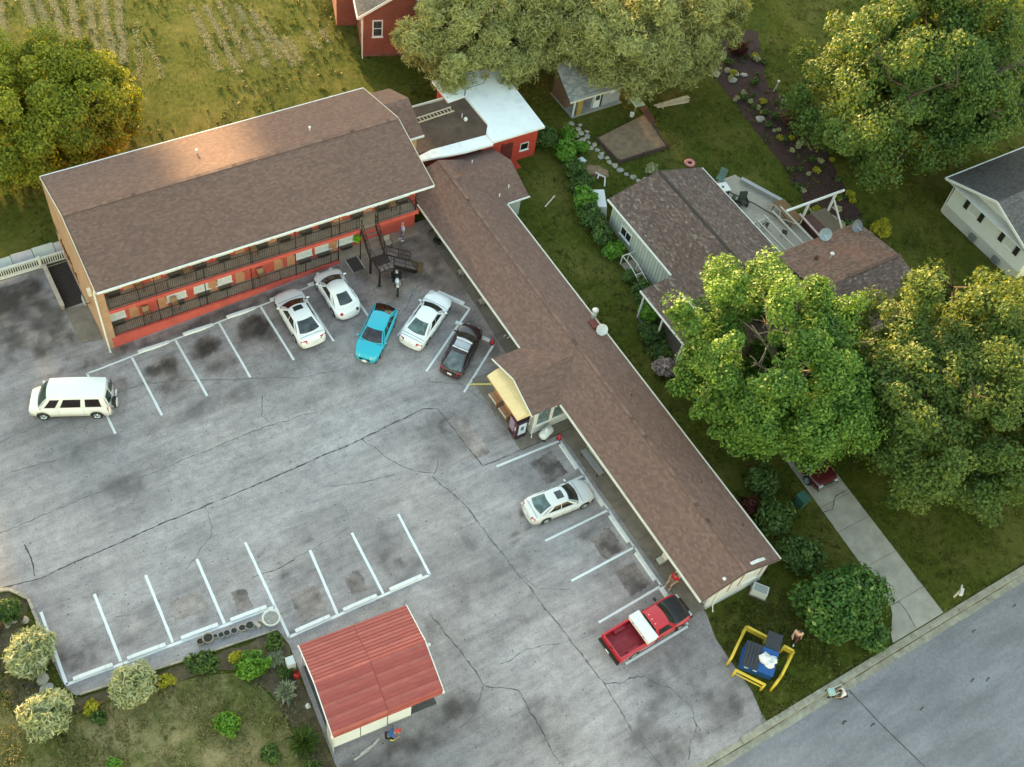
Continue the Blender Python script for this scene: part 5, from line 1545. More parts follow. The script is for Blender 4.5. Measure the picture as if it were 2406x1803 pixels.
        wv = interp(wid, -xe + .12) * hw; d = interp(deck, -xe + .12)
        if S.get('round_lamps'):
            MB().blob((-xe + .15, sg * wv * .74, d - .06), (.12, .12, .11), 1, 0).build('tail_light', LAMPR if sg > 0 else mat('tail_lamp_dark', (.10, .02, .02), .25), t, True)
        else:
            k = S.get('tail', (.55, .24))
            mb = MB(); mb.hexa([(-xe - .035, sg * wv * k[0], d - k[1]), (-xe + .1, sg * wv * k[0], d - k[1]), (-xe + .28, sg * wv * .93, d - k[1]), (-xe + .12, sg * wv * 1.02, d - k[1]),
                                (-xe - .01, sg * wv * k[0], d - .05), (-xe + .1, sg * wv * k[0], d - .03), (-xe + .28, sg * wv * .92, d - .02), (-xe + .12, sg * wv * 1.01, d - .05)]); mb.build('tail_light', LAMPR, t)
        xm = xf0 - .10
        o = MB().blob((xm, sg * (wb_ + .17), belt(xm) + .06), (.07, .11, .07), 2, 0).build('mirror', S.get('mirror', pm), t, True)
        MB().bar((xm, sg * (wb_ - .03), belt(xm)), (xm, sg * (wb_ + .1), belt(xm) + .04), .05, .03).build('mirror_stalk', BLACKP, o)
        # door shut-lines and handles
        sm_ = MB()
        for u in C.get('seams', (.3, .56, .82)):
            xx = xr0 + (xf0 - xr0) * u; w_ = interp(wid, xx) * hw
            d = interp(deck, xx)
            sm_.bar((xx, sg * (w_ + .003), sill + .12), (xx + .02, sg * (w_ * .985 + .004), d - .14), .012, .006)
        w0 = interp(wid, 0) * hw
        sm_.bar((S['wb'][0] + ar + .05, sg * (w0 + .002), sill + .06), (S['wb'][1] - ar - .05, sg * (w0 + .002), sill + .06), .02, .035)
        sm_.build('door_seams', mat('shut_line', (.03, .03, .03), .7), t)
        for u in C.get('handles', (.36, .62)):
            xx = xr0 + (xf0 - xr0) * u; w_ = interp(wid, xx) * hw
            MB().obox((xx, sg * (w_ + .012), interp(deck, xx) - .20), (.18, .03, .035)).build('door_handle', S.get('handle', pm), t)
    d = interp(deck, -xe + .05)
    MB().obox((-xe - .085, 0, d - .22 if d < .95 else d - .35), (.02, .32, .15), 0, 0, .15).build('rear_plate', PLATE, t)
    if S.get('front_plate'): MB().obox((xe + .085, 0, .42), (.02, .32, .15), 0, 0, -.3).build('front_plate', PLATE, t)
    d = interp(deck, xe - .02)
    MB().box(xe - .02, xe + .055, -hw * .42, hw * .42, d - .24, d - .10).build('grille', BLACKP, t)
    # bonnet and boot gaps
    for (xx, nm) in S.get('gaps', ()):
        w_ = interp(wid, xx) * hw
        mb = MB()
        for k in range(12):
            q0, q1 = -1 + 2 * k / 12, -1 + 2 * (k + 1) / 12
            zq = lambda q: interp(deck, xx) + .024 - (.03 * abs(q) ** 2) - .03 * max(0, abs(q) - .65) / .3
            mb.bar((xx, q0 * w_ * .9, zq(q0) + .002), (xx, q1 * w_ * .9, zq(q1) + .002), .018, .008)
        mb.build(nm, mat('shut_line', (.03, .03, .03)), t)
    return t

WHITEC = paint('car_white', (.80, .81, .82))
def stdwid(n=.78, tl=.82, m=1.0):
    return lambda L: [(-L / 2, tl * .9), (-L / 2 + .12, tl), (-L / 2 + .5, .96 * m), (-L * .18, m), (L * .15, m), (L / 2 - .75, .97 * m), (L / 2 - .22, n), (L / 2 - .05, n * .86), (L / 2, n * .78)]
SEDAN = dict(L=4.62, W=1.82, wid=stdwid(.80, .86)(4.62), wb=(-1.33, 1.42), r=.32, paint=WHITEC,
    deck=[(-2.31, .80), (-2.15, .94), (-1.6, 1.0), (-1.0, 1.0), (0, .94), (.9, .95), (1.5, .86), (2.1, .70), (2.31, .56)],
    cabin=dict(H=1.42, wr=.56, wb=.78, xf0=.95, xf1=.22, xr1=-.80, xr0=-1.68, win=((.15, .50), (.53, .88)), sunroof=(.60, .92, .24, .76), bow=.20))
S = dict(SEDAN); S['gaps'] = ((-1.98, 'boot_gap'), (1.28, 'bonnet_gap')); S['gf'] = glass('screen_brown', (.022, .012, .010), .08); S['gr'] = GLSG
car('sedan', 'white sedan with small dark sunroof parked nose to the motel balcony', 17.9, 45.22, rad(90), S).scale = (1.05, 1.12, 1.06)
# rounded compact
BEE = dict(L=4.12, W=1.74, wb=(-1.22, 1.28), r=.33, paint=WHITEC, round_lamps=True,
    wid=[(-2.06, .62), (-1.95, .78), (-1.55, .97), (-.9, 1.0), (0, .95), (.9, 1.0), (1.5, .97), (1.9, .74), (2.06, .56)],
    deck=[(-2.06, .55), (-1.95, .72), (-1.6, .92), (-1.2, .99), (-.5, .98), (.5, .98), (1.0, .97), (1.5, .88), (1.9, .68), (2.06, .50)],
    cabin=dict(H=1.48, wr=.56, wb=.74, xf0=.95, xf1=.20, xr1=-.62, xr0=-1.52, win=((.26, .85),), bow=.24, arch=.10, crown=.07, rear=(.22, .96, .20, .80), seams=(.30, .84), handles=(.4,)))
BEE['gr'] = GLSG
car('compact_car', 'small rounded white car between the white sedan and the stair', 21.03, 45.98, rad(90), BEE).scale = (1.04, 1.13, 1.05)
# teal crossover
TEAL = paint('car_teal', (.012, .42, .56))
BLU = dict(L=4.42, W=1.82, wb=(-1.30, 1.34), r=.34, sill=.26, paint=TEAL, front_plate=True, mirror=TEAL,
    wid=stdwid(.84, .88)(4.42),
    deck=[(-2.21, .86), (-2.1, 1.02), (-1.7, 1.06), (0, 1.02), (.85, 1.02), (1.4, .96), (1.95, .84), (2.21, .66)],
    cabin=dict(H=1.56, wr=.60, wb=.80, xf0=.98, xf1=.22, xr1=-1.02, xr0=-1.98, win=((.12, .34), (.36, .61), (.64, .89)), bow=.18, rear=(.06, .95, .05, .95)), gaps=((1.10, 'bonnet_gap'),),
    gr=glass('rear_glass_reflection', (.030, .012, .006), .07), gf=glass('screen_violet', (.035, .034, .045), .08))  # orange reflection put into the colour of the dark rear glass
car('crossover', 'bright teal crossover stopped outside the stalls, nose to the open lot', 21.87, 41.75, math.atan2(-3.11, -3.2), BLU)
# white coupe
CPE = dict(L=4.72, W=1.80, wb=(-1.35, 1.42), r=.32, paint=WHITEC, wid=stdwid(.82, .88)(4.72),
    deck=[(-2.36, .76), (-2.25, .90), (-1.7, .96), (-1.0, .96), (0, .92), (.9, .93), (1.5, .86), (2.1, .72), (2.36, .56)],
    cabin=dict(H=1.36, wr=.55, wb=.76, xf0=.92, xf1=.30, xr1=-.62, xr0=-1.55, win=((.20, .50), (.52, .88)), bow=.20), gr=GLST, gaps=((-2.1, 'boot_gap'), (-1.9, 'boot_gap'), (1.2, 'bonnet_gap')))
car('coupe', 'white coupe with teal-tinted rear window in the angled stall', 25.5, 41.40, math.atan2(2.54, 3.73), CPE).scale = (1.03, 1.07, 1.03)
# dark maroon hatchback
MAR = paint('car_maroon', (.032, .014, .016), .22)
MRN = dict(L=4.30, W=1.76, wb=(-1.28, 1.30), r=.32, paint=MAR, sill=.24, wid=stdwid(.82, .88)(4.30), tail=(.6, .3),
    deck=[(-2.15, .86), (-2.05, .98), (-1.6, 1.02), (0, .98), (.9, .98), (1.4, .92), (1.95, .78), (2.15, .60)],
    cabin=dict(H=1.52, wr=.56, wb=.77, xf0=.98, xf1=.28, xr1=-.78, xr0=-1.95, win=((.14, .36), (.38, .60), (.63, .89)), bow=.16, rear=(.05, .96, .06, .94), sunroof=(.30, .95, .04, .96), sunmat=mat('silver_roof', (.42, .43, .46), .3, .3, .06), paint=MAR), gr=glass('rear_glass_pale', (.10, .12, .13), .10), gf=glass('screen_olive', (.03, .03, .024), .08))
mh = car('hatchback', 'dark maroon hatchback with silver roof parked beside the wing', 26.55, 38.28, math.atan2(2.2, 2.7), MRN)
for xx in (-.62, .12):
    MB().bar((xx, -.56, 1.56), (xx, .56, 1.56), .09, .05).build('roof_bar', mat('silver_bar', (.68, .69, .70), .3, .2), mh)
# silver sedan
SIL = paint('car_pale_silver', (.66, .67, .68))
SLV = dict(SEDAN); SLV.update(paint=SIL, L=4.55, wid=stdwid(.80, .86)(4.55), gr=GLST, tail=(.66, .30), gaps=((-1.98, 'boot_gap'), (1.25, 'bonnet_gap')))
SLV['cabin'] = dict(SEDAN['cabin']); SLV['cabin'].update(sunroof=(.42, .82, .25, .75), sunmat=glass('sunroof_grey', (.05, .05, .052)))
car('sedan', 'pale silver sedan with sunroof and red tail light in the wing stalls', 26.42, 25.42, rad(-3.5), SLV)

# conversion van
VANW = paint('van_white', (.80, .81, .80), .4)
VN = dict(L=4.85, W=1.95, wb=(-1.55, 1.62), r=.35, sill=.30, paint=VANW, cat='van', tail=(.80, .45), gs=glass('van_glass', (.020, .012, .014), .08), gf=glass('van_screen', (.02, .045, .035), .08), gr=glass('van_rear', (.03, .045, .04), .08), rim=CHROME,
    wid=[(-2.43, .93), (-2.3, .97), (-1.6, 1.0), (1.3, 1.0), (2.0, .94), (2.35, .84), (2.43, .80)],
    deck=[(-2.43, 1.18), (-2.3, 1.20), (0, 1.20), (1.55, 1.20), (2.0, 1.13), (2.35, 1.02), (2.43, .88)],
    cabin=dict(H=2.18, wr=.80, wb=.93, xf0=1.78, xf1=1.10, xr1=-2.16, xr0=-2.36, win=((.09, .33), (.40, .70), (.77, .93)), bow=.14, crown=.10, arch=.05, bulge=.02, rear=(.12, .80, .10, .46), seams=(.36, .72, .95), handles=(.74,)))
vn = car('van', 'white conversion van with tinted side windows and rear spare wheel', 2.62, 45.32, rad(155.8), VN)
g = MB(); g.box(-2.46, -2.43, -.75, -.06, 1.32, 1.95); g.build('rear_window', glass('van_rear', (.03, .045, .04)), vn)
o = MB().lathe([(0, 0), (.30, 0), (.36, .03), (.36, .2), (.30, .23), (0, .23)], (0, 0, 0), 20, 'x').build('spare_wheel', RUBBER, vn); o.location = (-2.78, .42, 1.05)
MB().lathe([(0, 0), (.29, 0), (.31, .02), (0, .05)], (0, 0, 0), 18, 'x').build('spare_cover', VANW, o).location = (-.035, 0, 0)
MB().tube([(-2.4, .78, .6), (-2.62, .80, .62), (-2.64, .80, 1.15), (-2.45, .80, 1.18)], .025, 6).build('ladder_rail', CHROME, vn)
MB().box(-2.62, -2.5, -.9, .9, .42, .58).build('step_bumper', CHROME, vn)

# pickups
def pickup(name, label, x, y, heading, pm, hood, toolbox=True, bed_col=None, L=5.45, W=1.88):
    t = on_ground(name, label, 'pickup', x, y, heading)
    S = dict(L=L, W=W, wb=(-1.62, 1.75), r=.36, sill=.36, paint=pm)
    hw = W / 2
    deckF = [(.20, 1.02), (.9, 1.03), (1.35, 1.05), (1.9, 1.03), (2.5, .96), (2.72, .74)]
    wid = [(-2.72, .94), (-2.5, 1.0), (2.0, 1.0), (2.45, .93), (2.65, .82), (2.72, .74)]
    r = .36; ar = .45
    def shell(xa, xb, deck, n, nm, m):
        V = []; F = []; xs = np.linspace(xa, xb, n)
        for xx in xs:
            d = deck(xx); w = interp(wid, xx) * hw; s = .42
            for wx in S['wb']:
                if abs(xx - wx) < ar: s = max(s, r + math.sqrt(ar * ar - (xx - wx) ** 2))
            s = min(s, d - .12)
            half = [(w * .8, s + .02), (w * .985, s), (w, s + (d - s) * .5), (w * .985, d - .1), (w * .94, d - .03), (w * .6, d + .005), (0, d + .03)]
            V += [(xx, a, z) for a, z in half] + [(xx, -a, z) for a, z in reversed(half[:-1])]
        for i in range(n - 1):
            for k in range(13):
                k2 = (k + 1) % 13; F.append((i * 13 + k, (i + 1) * 13 + k, (i + 1) * 13 + k2, i * 13 + k2))
        F += [tuple(range(13)), tuple((n - 1) * 13 + k for k in reversed(range(13)))]
        mb = MB(); mb.add(V, F); return mb.build(nm, m, t, True)
    shell(.0, 2.72, lambda q: interp(deckF, q), 50, 'body', pm)
    # bonnet lies over the front wings
    mb = MB()
    def hood_f(u, v):
        q = 2 * v - 1; xx = 1.36 + (2.66 - 1.36) * u + .10 * (1 - q * q) * u
        return (xx, -q * hw * (.86 - .10 * u * u), interp(deckF, min(2.7, xx)) + .045 - .03 * q * q)
    patch(mb, hood_f, 0, 1, 0, 1, 10, 10, flip=True); mb.build('bonnet', hood, t, True)
    # cab
    C = dict(xf0=1.40, xf1=.80, xr1=-.10, xr0=-.16, H=1.74, wr=.66, wb=.86)
    roof = lambda u, v: (C['xr1'] + (C['xf1'] - C['xr1']) * u + .08 * (1 - (2 * v - 1) ** 2) * u, -(2 * v - 1) * C['wr'], C['H'] - .05 * (2 * v - 1) ** 2 - .03 * (2 * u - 1) ** 2)
    fr = lambda u, v: Vector((C['xf0'] + .16 * (1 - (2 * v - 1) ** 2), -(2 * v - 1) * C['wb'], 1.05)).lerp(Vector(roof(1, v)), u)
    re = lambda u, v: Vector((C['xr0'], -(2 * v - 1) * C['wb'], 1.0)).lerp(Vector(roof(0, v)), u)
    def side(sg):
        return lambda u, v: Vector((C['xr0'] + (C['xf0'] - C['xr0']) * u, sg * C['wb'], 1.02)).lerp(Vector(roof(u, 0 if sg > 0 else 1)), v)
    cb = MB(); patch(cb, roof, 0, 1, 0, 1, 8, 8, flip=True); patch(cb, fr, 0, 1, 0, 1, 5, 8); patch(cb, re, 0, 1, 0, 1, 4, 8, flip=True)
    for sg in (1, -1): patch(cb, side(sg), 0, 1, 0, 1, 8, 5, flip=(sg > 0))
    cb.build('cab', pm, t, True)
    g = MB(); patch(g, fr, .07, .95, .04, .96, 5, 8, .008); g.build('windshield', glass('truck_screen', (.016, .026, .02), .07), t, True)
    g = MB(); patch(g, re, .25, .9, .08, .92, 4, 8, .008, flip=True); g.build('rear_window', GLS, t, True)
    for sg in (1, -1):
        g = MB(); patch(g, side(sg), .14, .84, .12, .84, 5, 4, .007, flip=(sg > 0)); g.build('side_window', GLS, t, True)
        MB().obox((1.2, sg * 1.06, 1.18), (.10, .20, .16)).build('mirror', BLACKP, t)
    # open bed
    bm = bed_col or pm
    for sg in (1, -1):
        mb = MB()
        n = 40; V = []; F = []
        for xx in np.linspace(-2.68, -.2, n):
            s = .42
            if abs(xx + 1.62) < ar: s = max(s, r + math.sqrt(ar * ar - (xx + 1.62) ** 2))
            w = hw * interp(wid, xx)
            V += [(xx, sg * (w - .14), .62), (xx, sg * (w - .14), 1.10), (xx, sg * (w - .02), 1.10), (xx, sg * w, .95), (xx, sg * w * .99, s)]
        for i in range(n - 1):
            for k in range(4):
                q = (i * 5 + k, i * 5 + k + 1, (i + 1) * 5 + k + 1, (i + 1) * 5 + k); F.append(q if sg > 0 else q[::-1])
        mb.add(V, F); mb.build('bed_side', pm, t, False)
        MB().box(-2.0, -1.24, min(sg * .60, sg * .80), max(sg * .60, sg * .80), .60, .84).build('wheel_well', bm, t)
    B(-2.66, -.22, -hw + .12, hw - .12, .52, .60).build('bed_floor', bm, t)
    for k in range(9): B(-2.62, -.24, -.72 + k * .18 - .025, -.72 + k * .18 + .025, .601, .622).build('bed_rib', bm, t)
    B(-.24, -.18, -hw + .08, hw - .08, .45, 1.10).build('bulkhead', pm, t)
    o = B(-2.74, -2.67, -hw + .06, hw - .06, .55, 1.09).build('tailgate', pm, t); MB().obox((-2.75, 0, .98), (.03, .22, .07)).build('handle', BLACKP, o)
    o = B(-2.90, -2.745, -hw + .02, hw - .02, .44, .62).build('rear_bumper', BLACKP, t); MB().obox((-2.905, .05, .54), (.02, .32, .12)).build('plate', PLATE, o)
    B(2.66, 2.82, -hw * .85, hw * .85, .42, .64).build('front_bumper', CHROME if not toolbox else BLACKP, t)
    B(2.66, 2.765, -hw * .5, hw * .5, .65, .88).build('grille', BLACKP if toolbox else CHROME, t)
    for sg in (1, -1):
        MB().obox((2.64, sg * hw * .66, .80), (.14, .28, .17)).build('headlight', LAMPW, t)
        MB().obox((-2.73, sg * (hw - .08), .85), (.06, .14, .34)).build('tail_light', LAMPR, t)
        MB().obox((.30, sg * (hw + .01), .88), (.16, .03, .04)).build('door_handle', BLACKP, t)
        mb = MB()
        for xx in (-.05, 1.38): mb.bar((xx, sg * (hw + .003), .5), (xx, sg * (hw * .985 + .004), .98), .012, .006)
        mb.build('door_seams', mat('shut_line', (.03, .03, .03)), t)
        for wx in S['wb']: wheel(t, wx, sg * (hw - .13), r, .24, ALLOY, sg)
    if not toolbox: return t
    for yy in (-.32, 0, .32):
        MB().obox((.02 + .0, yy, 1.76), (.08, .05, .03)).build('roof_lamp', mat('clearance_amber', (.7, .5, .35), .4), t)
    return t
REDT = paint('truck_red', (.50, .018, .028), .3)
pk = pickup('pickup_truck', 'red pickup with black hood and white toolbox by the wing corner', 26.55, 15.78, rad(2.6), REDT, paint('hood_black', (.028, .028, .034), .35), True, mat('bed_red', (.30, .020, .030), .55, 0, .12, 3, dirt=(.38, .12, .13, .5)))
tb = thing('toolbox', 'white truck toolbox across the bed of the red pickup', 'toolbox', (26.0, 15.72, 1.12), rad(2.6))
tbm = mat('toolbox_white', (.76, .77, .76), .5, 0, .05, 3, dirt=(.55, .55, .54, .4))
MB().box(-.33, .33, -.93, .93, 0, .30).build('chest', tbm, tb)
MB().box(-.36, .36, -.96, .96, .305, .40).build('lid', tbm, tb)
for yy in (-.5, .5): MB().obox((-.365, yy, .27), (.03, .12, .09)).build('latch', CHROME, tb)
pickup('pickup_truck', 'dark maroon pickup mostly hidden under the bright green maple', 43.0, 21.1, rad(-93), paint('truck_maroon', (.075, .012, .016), .25), paint('truck_maroon', (.075, .012, .016)), False)

# motorcycles
def motorcycle(label, x, y, heading, tank=(.78, .79, .80)):
    t = on_ground('motorcycle', label, 'motorcycle', x, y, heading)
    tank_m = paint('tank_%d' % int(tank[0] * 100), tank)
    for xx, w in ((-.72, .15), (.80, .11)):
        o = MB().lathe([(.20, -w / 2), (.29, -w / 2), (.33, -w * .25), (.33, w * .25), (.29, w / 2), (.20, w / 2)], (0, 0, 0), 22, 'y').build('wheel', RUBBER, t, True); o.location = (xx, 0, .33)
        rm = MB(); rm.lathe([(.06, -.05), (.06, .05)], (0, 0, 0), 10, 'y')
        for k in range(8):
            a = math.pi * k / 4; rm.bar((.05 * math.cos(a), 0, .05 * math.sin(a)), (.22 * math.cos(a), 0, .22 * math.sin(a)), .015)
        rm.build('spokes', CHROME, o)
    for sg in (1, -1): MB().tube([(.80, sg * .10, .33), (.52, sg * .09, .98)], .025, 6).build('fork', CHROME, t)
    MB().tube([(.48, -.42, 1.06), (.50, -.26, 1.10), (.55, 0, 1.02), (.50, .26, 1.10), (.48, .42, 1.06)], .018, 6).build('handlebar', BLACKP, t)
    MB().blob((.68, 0, .86), (.12, .11, .11), 1, 0).build('headlamp', LAMPW, t, True)
    MB().blob((.22, 0, .84), (.34, .16, .14), 2, 0).build('fuel_tank', tank_m, t, True)
    MB().blob((-.28, 0, .78), (.34, .15, .09), 2, 0).build('seat', BLACKP, t, True)
    MB().blob((-.70, 0, .74), (.26, .12, .12), 2, 0).build('rear_fender', tank_m, t, True)
    MB().blob((.80, 0, .58), (.30, .09, .12), 2, 0).build('front_fender', BLACKP, t, True)
    MB().obox((.05, 0, .42), (.48, .34, .36)).build('engine', mat('engine_grey', (.16, .16, .16), .4, .6), t)
    MB().tube([(.15, .20, .30), (-.2, .24, .28), (-.95, .24, .34)], .045, 8).build('exhaust', CHROME, t)
    for sg in (1, -1): MB().obox((-.62, sg * .28, .58), (.46, .18, .32)).build('saddlebag', BLACKP, t)
    for sg in (1, -1): MB().obox((.40, sg * .42, 1.2), (.03, .12, .08)).build('mirror', CHROME, t)
    MB().tube([(.0, .12, .35), (-.05, .32, .0)], .015, 6).build('kickstand', DARKM, t)
motorcycle('black and white motorcycle standing below the steel stair', 25.15, 45.1, rad(-113))
motorcycle('dark motorcycle half under the wing eave near the motel corner', 29.95, 46.9, rad(-70), (.05, .055, .07))

# ================================================================ PEOPLE
SKIN = mat('skin', (.46, .27, .19), .6, 0, .06, 10)
def skinned(name, V, E, rads, m, parent, root=0, lvl=1):
    me = bpy.data.meshes.new(name)
    me.from_pydata(V, E, []); me.update()
    me.materials.append(m)
    o = bpy.data.objects.new(name, me); COL.objects.link(o); o.parent = parent
    md = o.modifiers.new('Skin', 'SKIN'); md.use_smooth_shade = True
    if not me.skin_vertices:
        bpy.context.view_layer.objects.active = o
    for i, d in enumerate(me.skin_vertices[0].data):
        r_ = rads[i]; d.radius = (r_, r_) if not isinstance(r_, tuple) else r_
        d.use_root = (i == root)
    ss = o.modifiers.new('Sub', 'SUBSURF'); ss.levels = lvl; ss.render_levels = lvl
    return o
POSES = {
 'stand': dict(pel=(0, 0, .95), chest=(.02, 0, 1.32), neck=(.02, 0, 1.50), head=(.06, 0, 1.66),
    hip=.10, kneeL=(.03, .11, .50), ankL=(-.02, .12, .09), kneeR=(.05, -.11, .50), ankR=(.06, -.13, .09),
    sh=.19, elL=(-.03, .27, 1.14), wrL=(.08, .26, .92), elR=(-.03, -.27, 1.14), wrR=(.10, -.25, .93)),
 'walk': dict(pel=(0, 0, .94), chest=(.06, 0, 1.30), neck=(.08, 0, 1.48), head=(.13, 0, 1.63),
    hip=.10, kneeL=(.22, .10, .52), ankL=(.20, .11, .10), kneeR=(-.06, -.10, .50), ankR=(-.32, -.11, .16),
    sh=.19, elL=(-.10, .26, 1.10), wrL=(.02, .27, .90), elR=(.14, -.26, 1.10), wrR=(.32, -.22, 1.00)),
 'sit': dict(pel=(-.02, 0, .52), chest=(.02, 0, .88), neck=(.04, 0, 1.06), head=(.10, 0, 1.21),
    hip=.10, kneeL=(.42, .14, .50), ankL=(.40, .16, .09), kneeR=(.43, -.14, .50), ankR=(.46, -.15, .09),
    sh=.19, elL=(.06, .28, .72), wrL=(.30, .20, .62), elR=(.08, -.28, .72), wrR=(.32, -.18, .62)),
 'crouch': dict(pel=(-.10, 0, .40), chest=(.16, 0, .68), neck=(.28, 0, .80), head=(.40, 0, .86),
    hip=.11, kneeL=(.30, .17, .46), ankL=(.04, .15, .09), kneeR=(.32, -.17, .44), ankR=(.08, -.16, .09),
    sh=.19, elL=(.30, .26, .48), wrL=(.46, .16, .30), elR=(.32, -.26, .48), wrR=(.48, -.12, .28)),
}
def person(label, x, y, rz, pose, shirt, trousers, shoes, hair, cap=None, dz=0.0, k=1.0):
    t = on_ground('person', label, 'person', x, y, rz, dz=dz)
    t.scale = (k, k, k)
    P = POSES[pose]
    V = []; E = []; Rd = []
    def v(p, r_, par=None):
        V.append(tuple(p)); Rd.append(r_)
        if par is not None: E.append((par, len(V) - 1))
        return len(V) - 1
    pel, chest, neck, head = [Vector(P[q]) for q in ('pel', 'chest', 'neck', 'head')]
    a = v(pel, .13); b = v(pel.lerp(chest, .5), .12, a); c = v(chest, .14, b); n = v(neck, .055, c); h0 = v(head - Vector((0, 0, .04)), .085, n); h1 = v(head + Vector((.0, 0, .07)), .095, h0)
    for sg, s in ((1, 'L'), (-1, 'R')):
        hp = v(pel + Vector((0, sg * P['hip'], -.05)), .095, a); kn = v(P['knee' + s], .062, hp); an = v(P['ank' + s], .042, kn)
        v(Vector(P['ank' + s]) + Vector((.15, 0, -.05)), .035, an)
        sh = v(chest + Vector((0, sg * P['sh'], .10)), .06, c); el = v(P['el' + s], .043, sh); wr = v(P['wr' + s], .030, el)
        d = (Vector(P['wr' + s]) - Vector(P['el' + s])).normalized()
        sd = d.cross(Vector((0, 0, 1))).normalized() if abs(d.z) < .95 else Vector((1, 0, 0))
        pa = v(Vector(P['wr' + s]) + d * .07, .030, wr)
        for q in range(4):
            f1 = v(Vector(V[pa]) + d * .045 + sd * (q - 1.5) * .02, .009, pa); v(Vector(V[f1]) + d * (.030 + .008 * (q in (1, 2))) - Vector((0, 0, .018)), .008, f1)
        th = v(Vector(V[wr]) + d * .03 + sd * .045 * sg, .010, wr); v(Vector(V[th]) + d * .035 + sd * .015 * sg, .009, th)
    body = skinned('body', V, E, Rd, SKIN, t)
    for sg in (1, -1): MB().blob(head + Vector((.088, sg * .034, .03)), (.012, .014, .010), 1, 0, 6, 4).build('eye', BLACKP, t)
    MB().blob(head + Vector((.102, 0, .0)), (.02, .014, .022), 1, 0, 6, 4).build('nose', SKIN, t)
    # shirt and trousers follow the body, a little larger
    V2 = [pel + Vector((0, 0, .04)), pel.lerp(chest, .5), chest, chest.lerp(neck, .45)]; E2 = [(0, 1), (1, 2), (2, 3)]; R2 = [.155, .15, .17, .10]
    for sg, s in ((1, 'L'), (-1, 'R')):
        i = len(V2); V2 += [chest + Vector((0, sg * P['sh'], .10)), (chest + Vector((0, sg * P['sh'], .1))).lerp(Vector(P['el' + s]), .75)]; E2 += [(2, i), (i, i + 1)]; R2 += [.085, .068]
    skinned('shirt', [tuple(q) for q in V2], E2, R2, shirt, t)
    V3 = [pel + Vector((0, 0, .02))]; E3 = []; R3 = [.145]
    for sg, s in ((1, 'L'), (-1, 'R')):
        i = len(V3); V3 += [pel + Vector((0, sg * P['hip'], -.05)), Vector(P['knee' + s]), Vector(P['knee' + s]).lerp(Vector(P['ank' + s]), .85)]; E3 += [(0, i), (i, i + 1), (i + 1, i + 2)]; R3 += [.11, .078, .062]
    skinned('trousers', [tuple(q) for q in V3], E3, R3, trousers, t)
    for s in ('L', 'R'): MB().blob(Vector(P['ank' + s]) + Vector((.06, 0, -.04)), (.15, .055, .055), 2, 0, 10, 6).build('shoe', shoes, t, True)
    MB().blob(head + Vector((-.015, 0, .065)), (.112, .105, .095), 2, .03).build('hair', hair, t, True)
    if cap:
        o = MB().blob(head + Vector((0, 0, .10)), (.122, .118, .085), 2, 0).build('cap', cap, t, True); MB().obox(head + Vector((.15, 0, .075)), (.12, .15, .015)).build('cap_peak', cap, o)
    return t
cl = lambda n, c: mat('cloth_' + n, c, .9, 0, .12, 8)
BLK = cl('black', (.02, .02, .022)); HAIR = mat('dark_hair', (.025, .016, .012), .7); HAIRB = mat('brown_hair', (.10, .06, .04), .7)
person('person in a pale violet top and blue jeans below the motel balcony', 27.55, 48.9, rad(170), 'stand', cl('violet', (.46, .46, .66)), cl('denim', (.12, .13, .26)), cl('white', (.7, .7, .7)), mat('pink_hair', (.40, .24, .20), .7), dz=.06)
person('person in a red shirt seated under the wing eave', 29.80, 17.6, rad(195), 'sit', cl('red', (.55, .012, .022)), cl('tan', (.42, .26, .18)), cl('pale', (.60, .42, .32)), HAIRB, dz=.08)
person('crouching person in a red cap and blue shirt beside the carport', 10.55, 17.3, rad(-20), 'crouch', cl('blue', (.06, .12, .30)), BLK, cl('yellow', (.70, .68, .10)), HAIR, mat('cap_red', (.60, .06, .05), .8))
person('person in a peach top and white shoes walking on the grass by the dumpster', 34.15, 11.15, rad(215), 'walk', cl('peach', (.62, .40, .31)), cl('maroon', (.10, .03, .03)), cl('white', (.7, .7, .7)), HAIR)
person('person in a white shirt crouching at the street kerb', 34.62, 7.1, rad(150), 'crouch', cl('white', (.7, .7, .72)), BLK, BLK, HAIR, dz=-.12, k=.95)
person('person in blue jeans standing under the wing eave near the maroon hatchback', 30.2, 38.2, rad(190), 'stand', cl('navy', (.05, .06, .14)), cl('denim', (.12, .13, .26)), cl('white', (.7, .7, .7)), HAIRB, dz=.06)

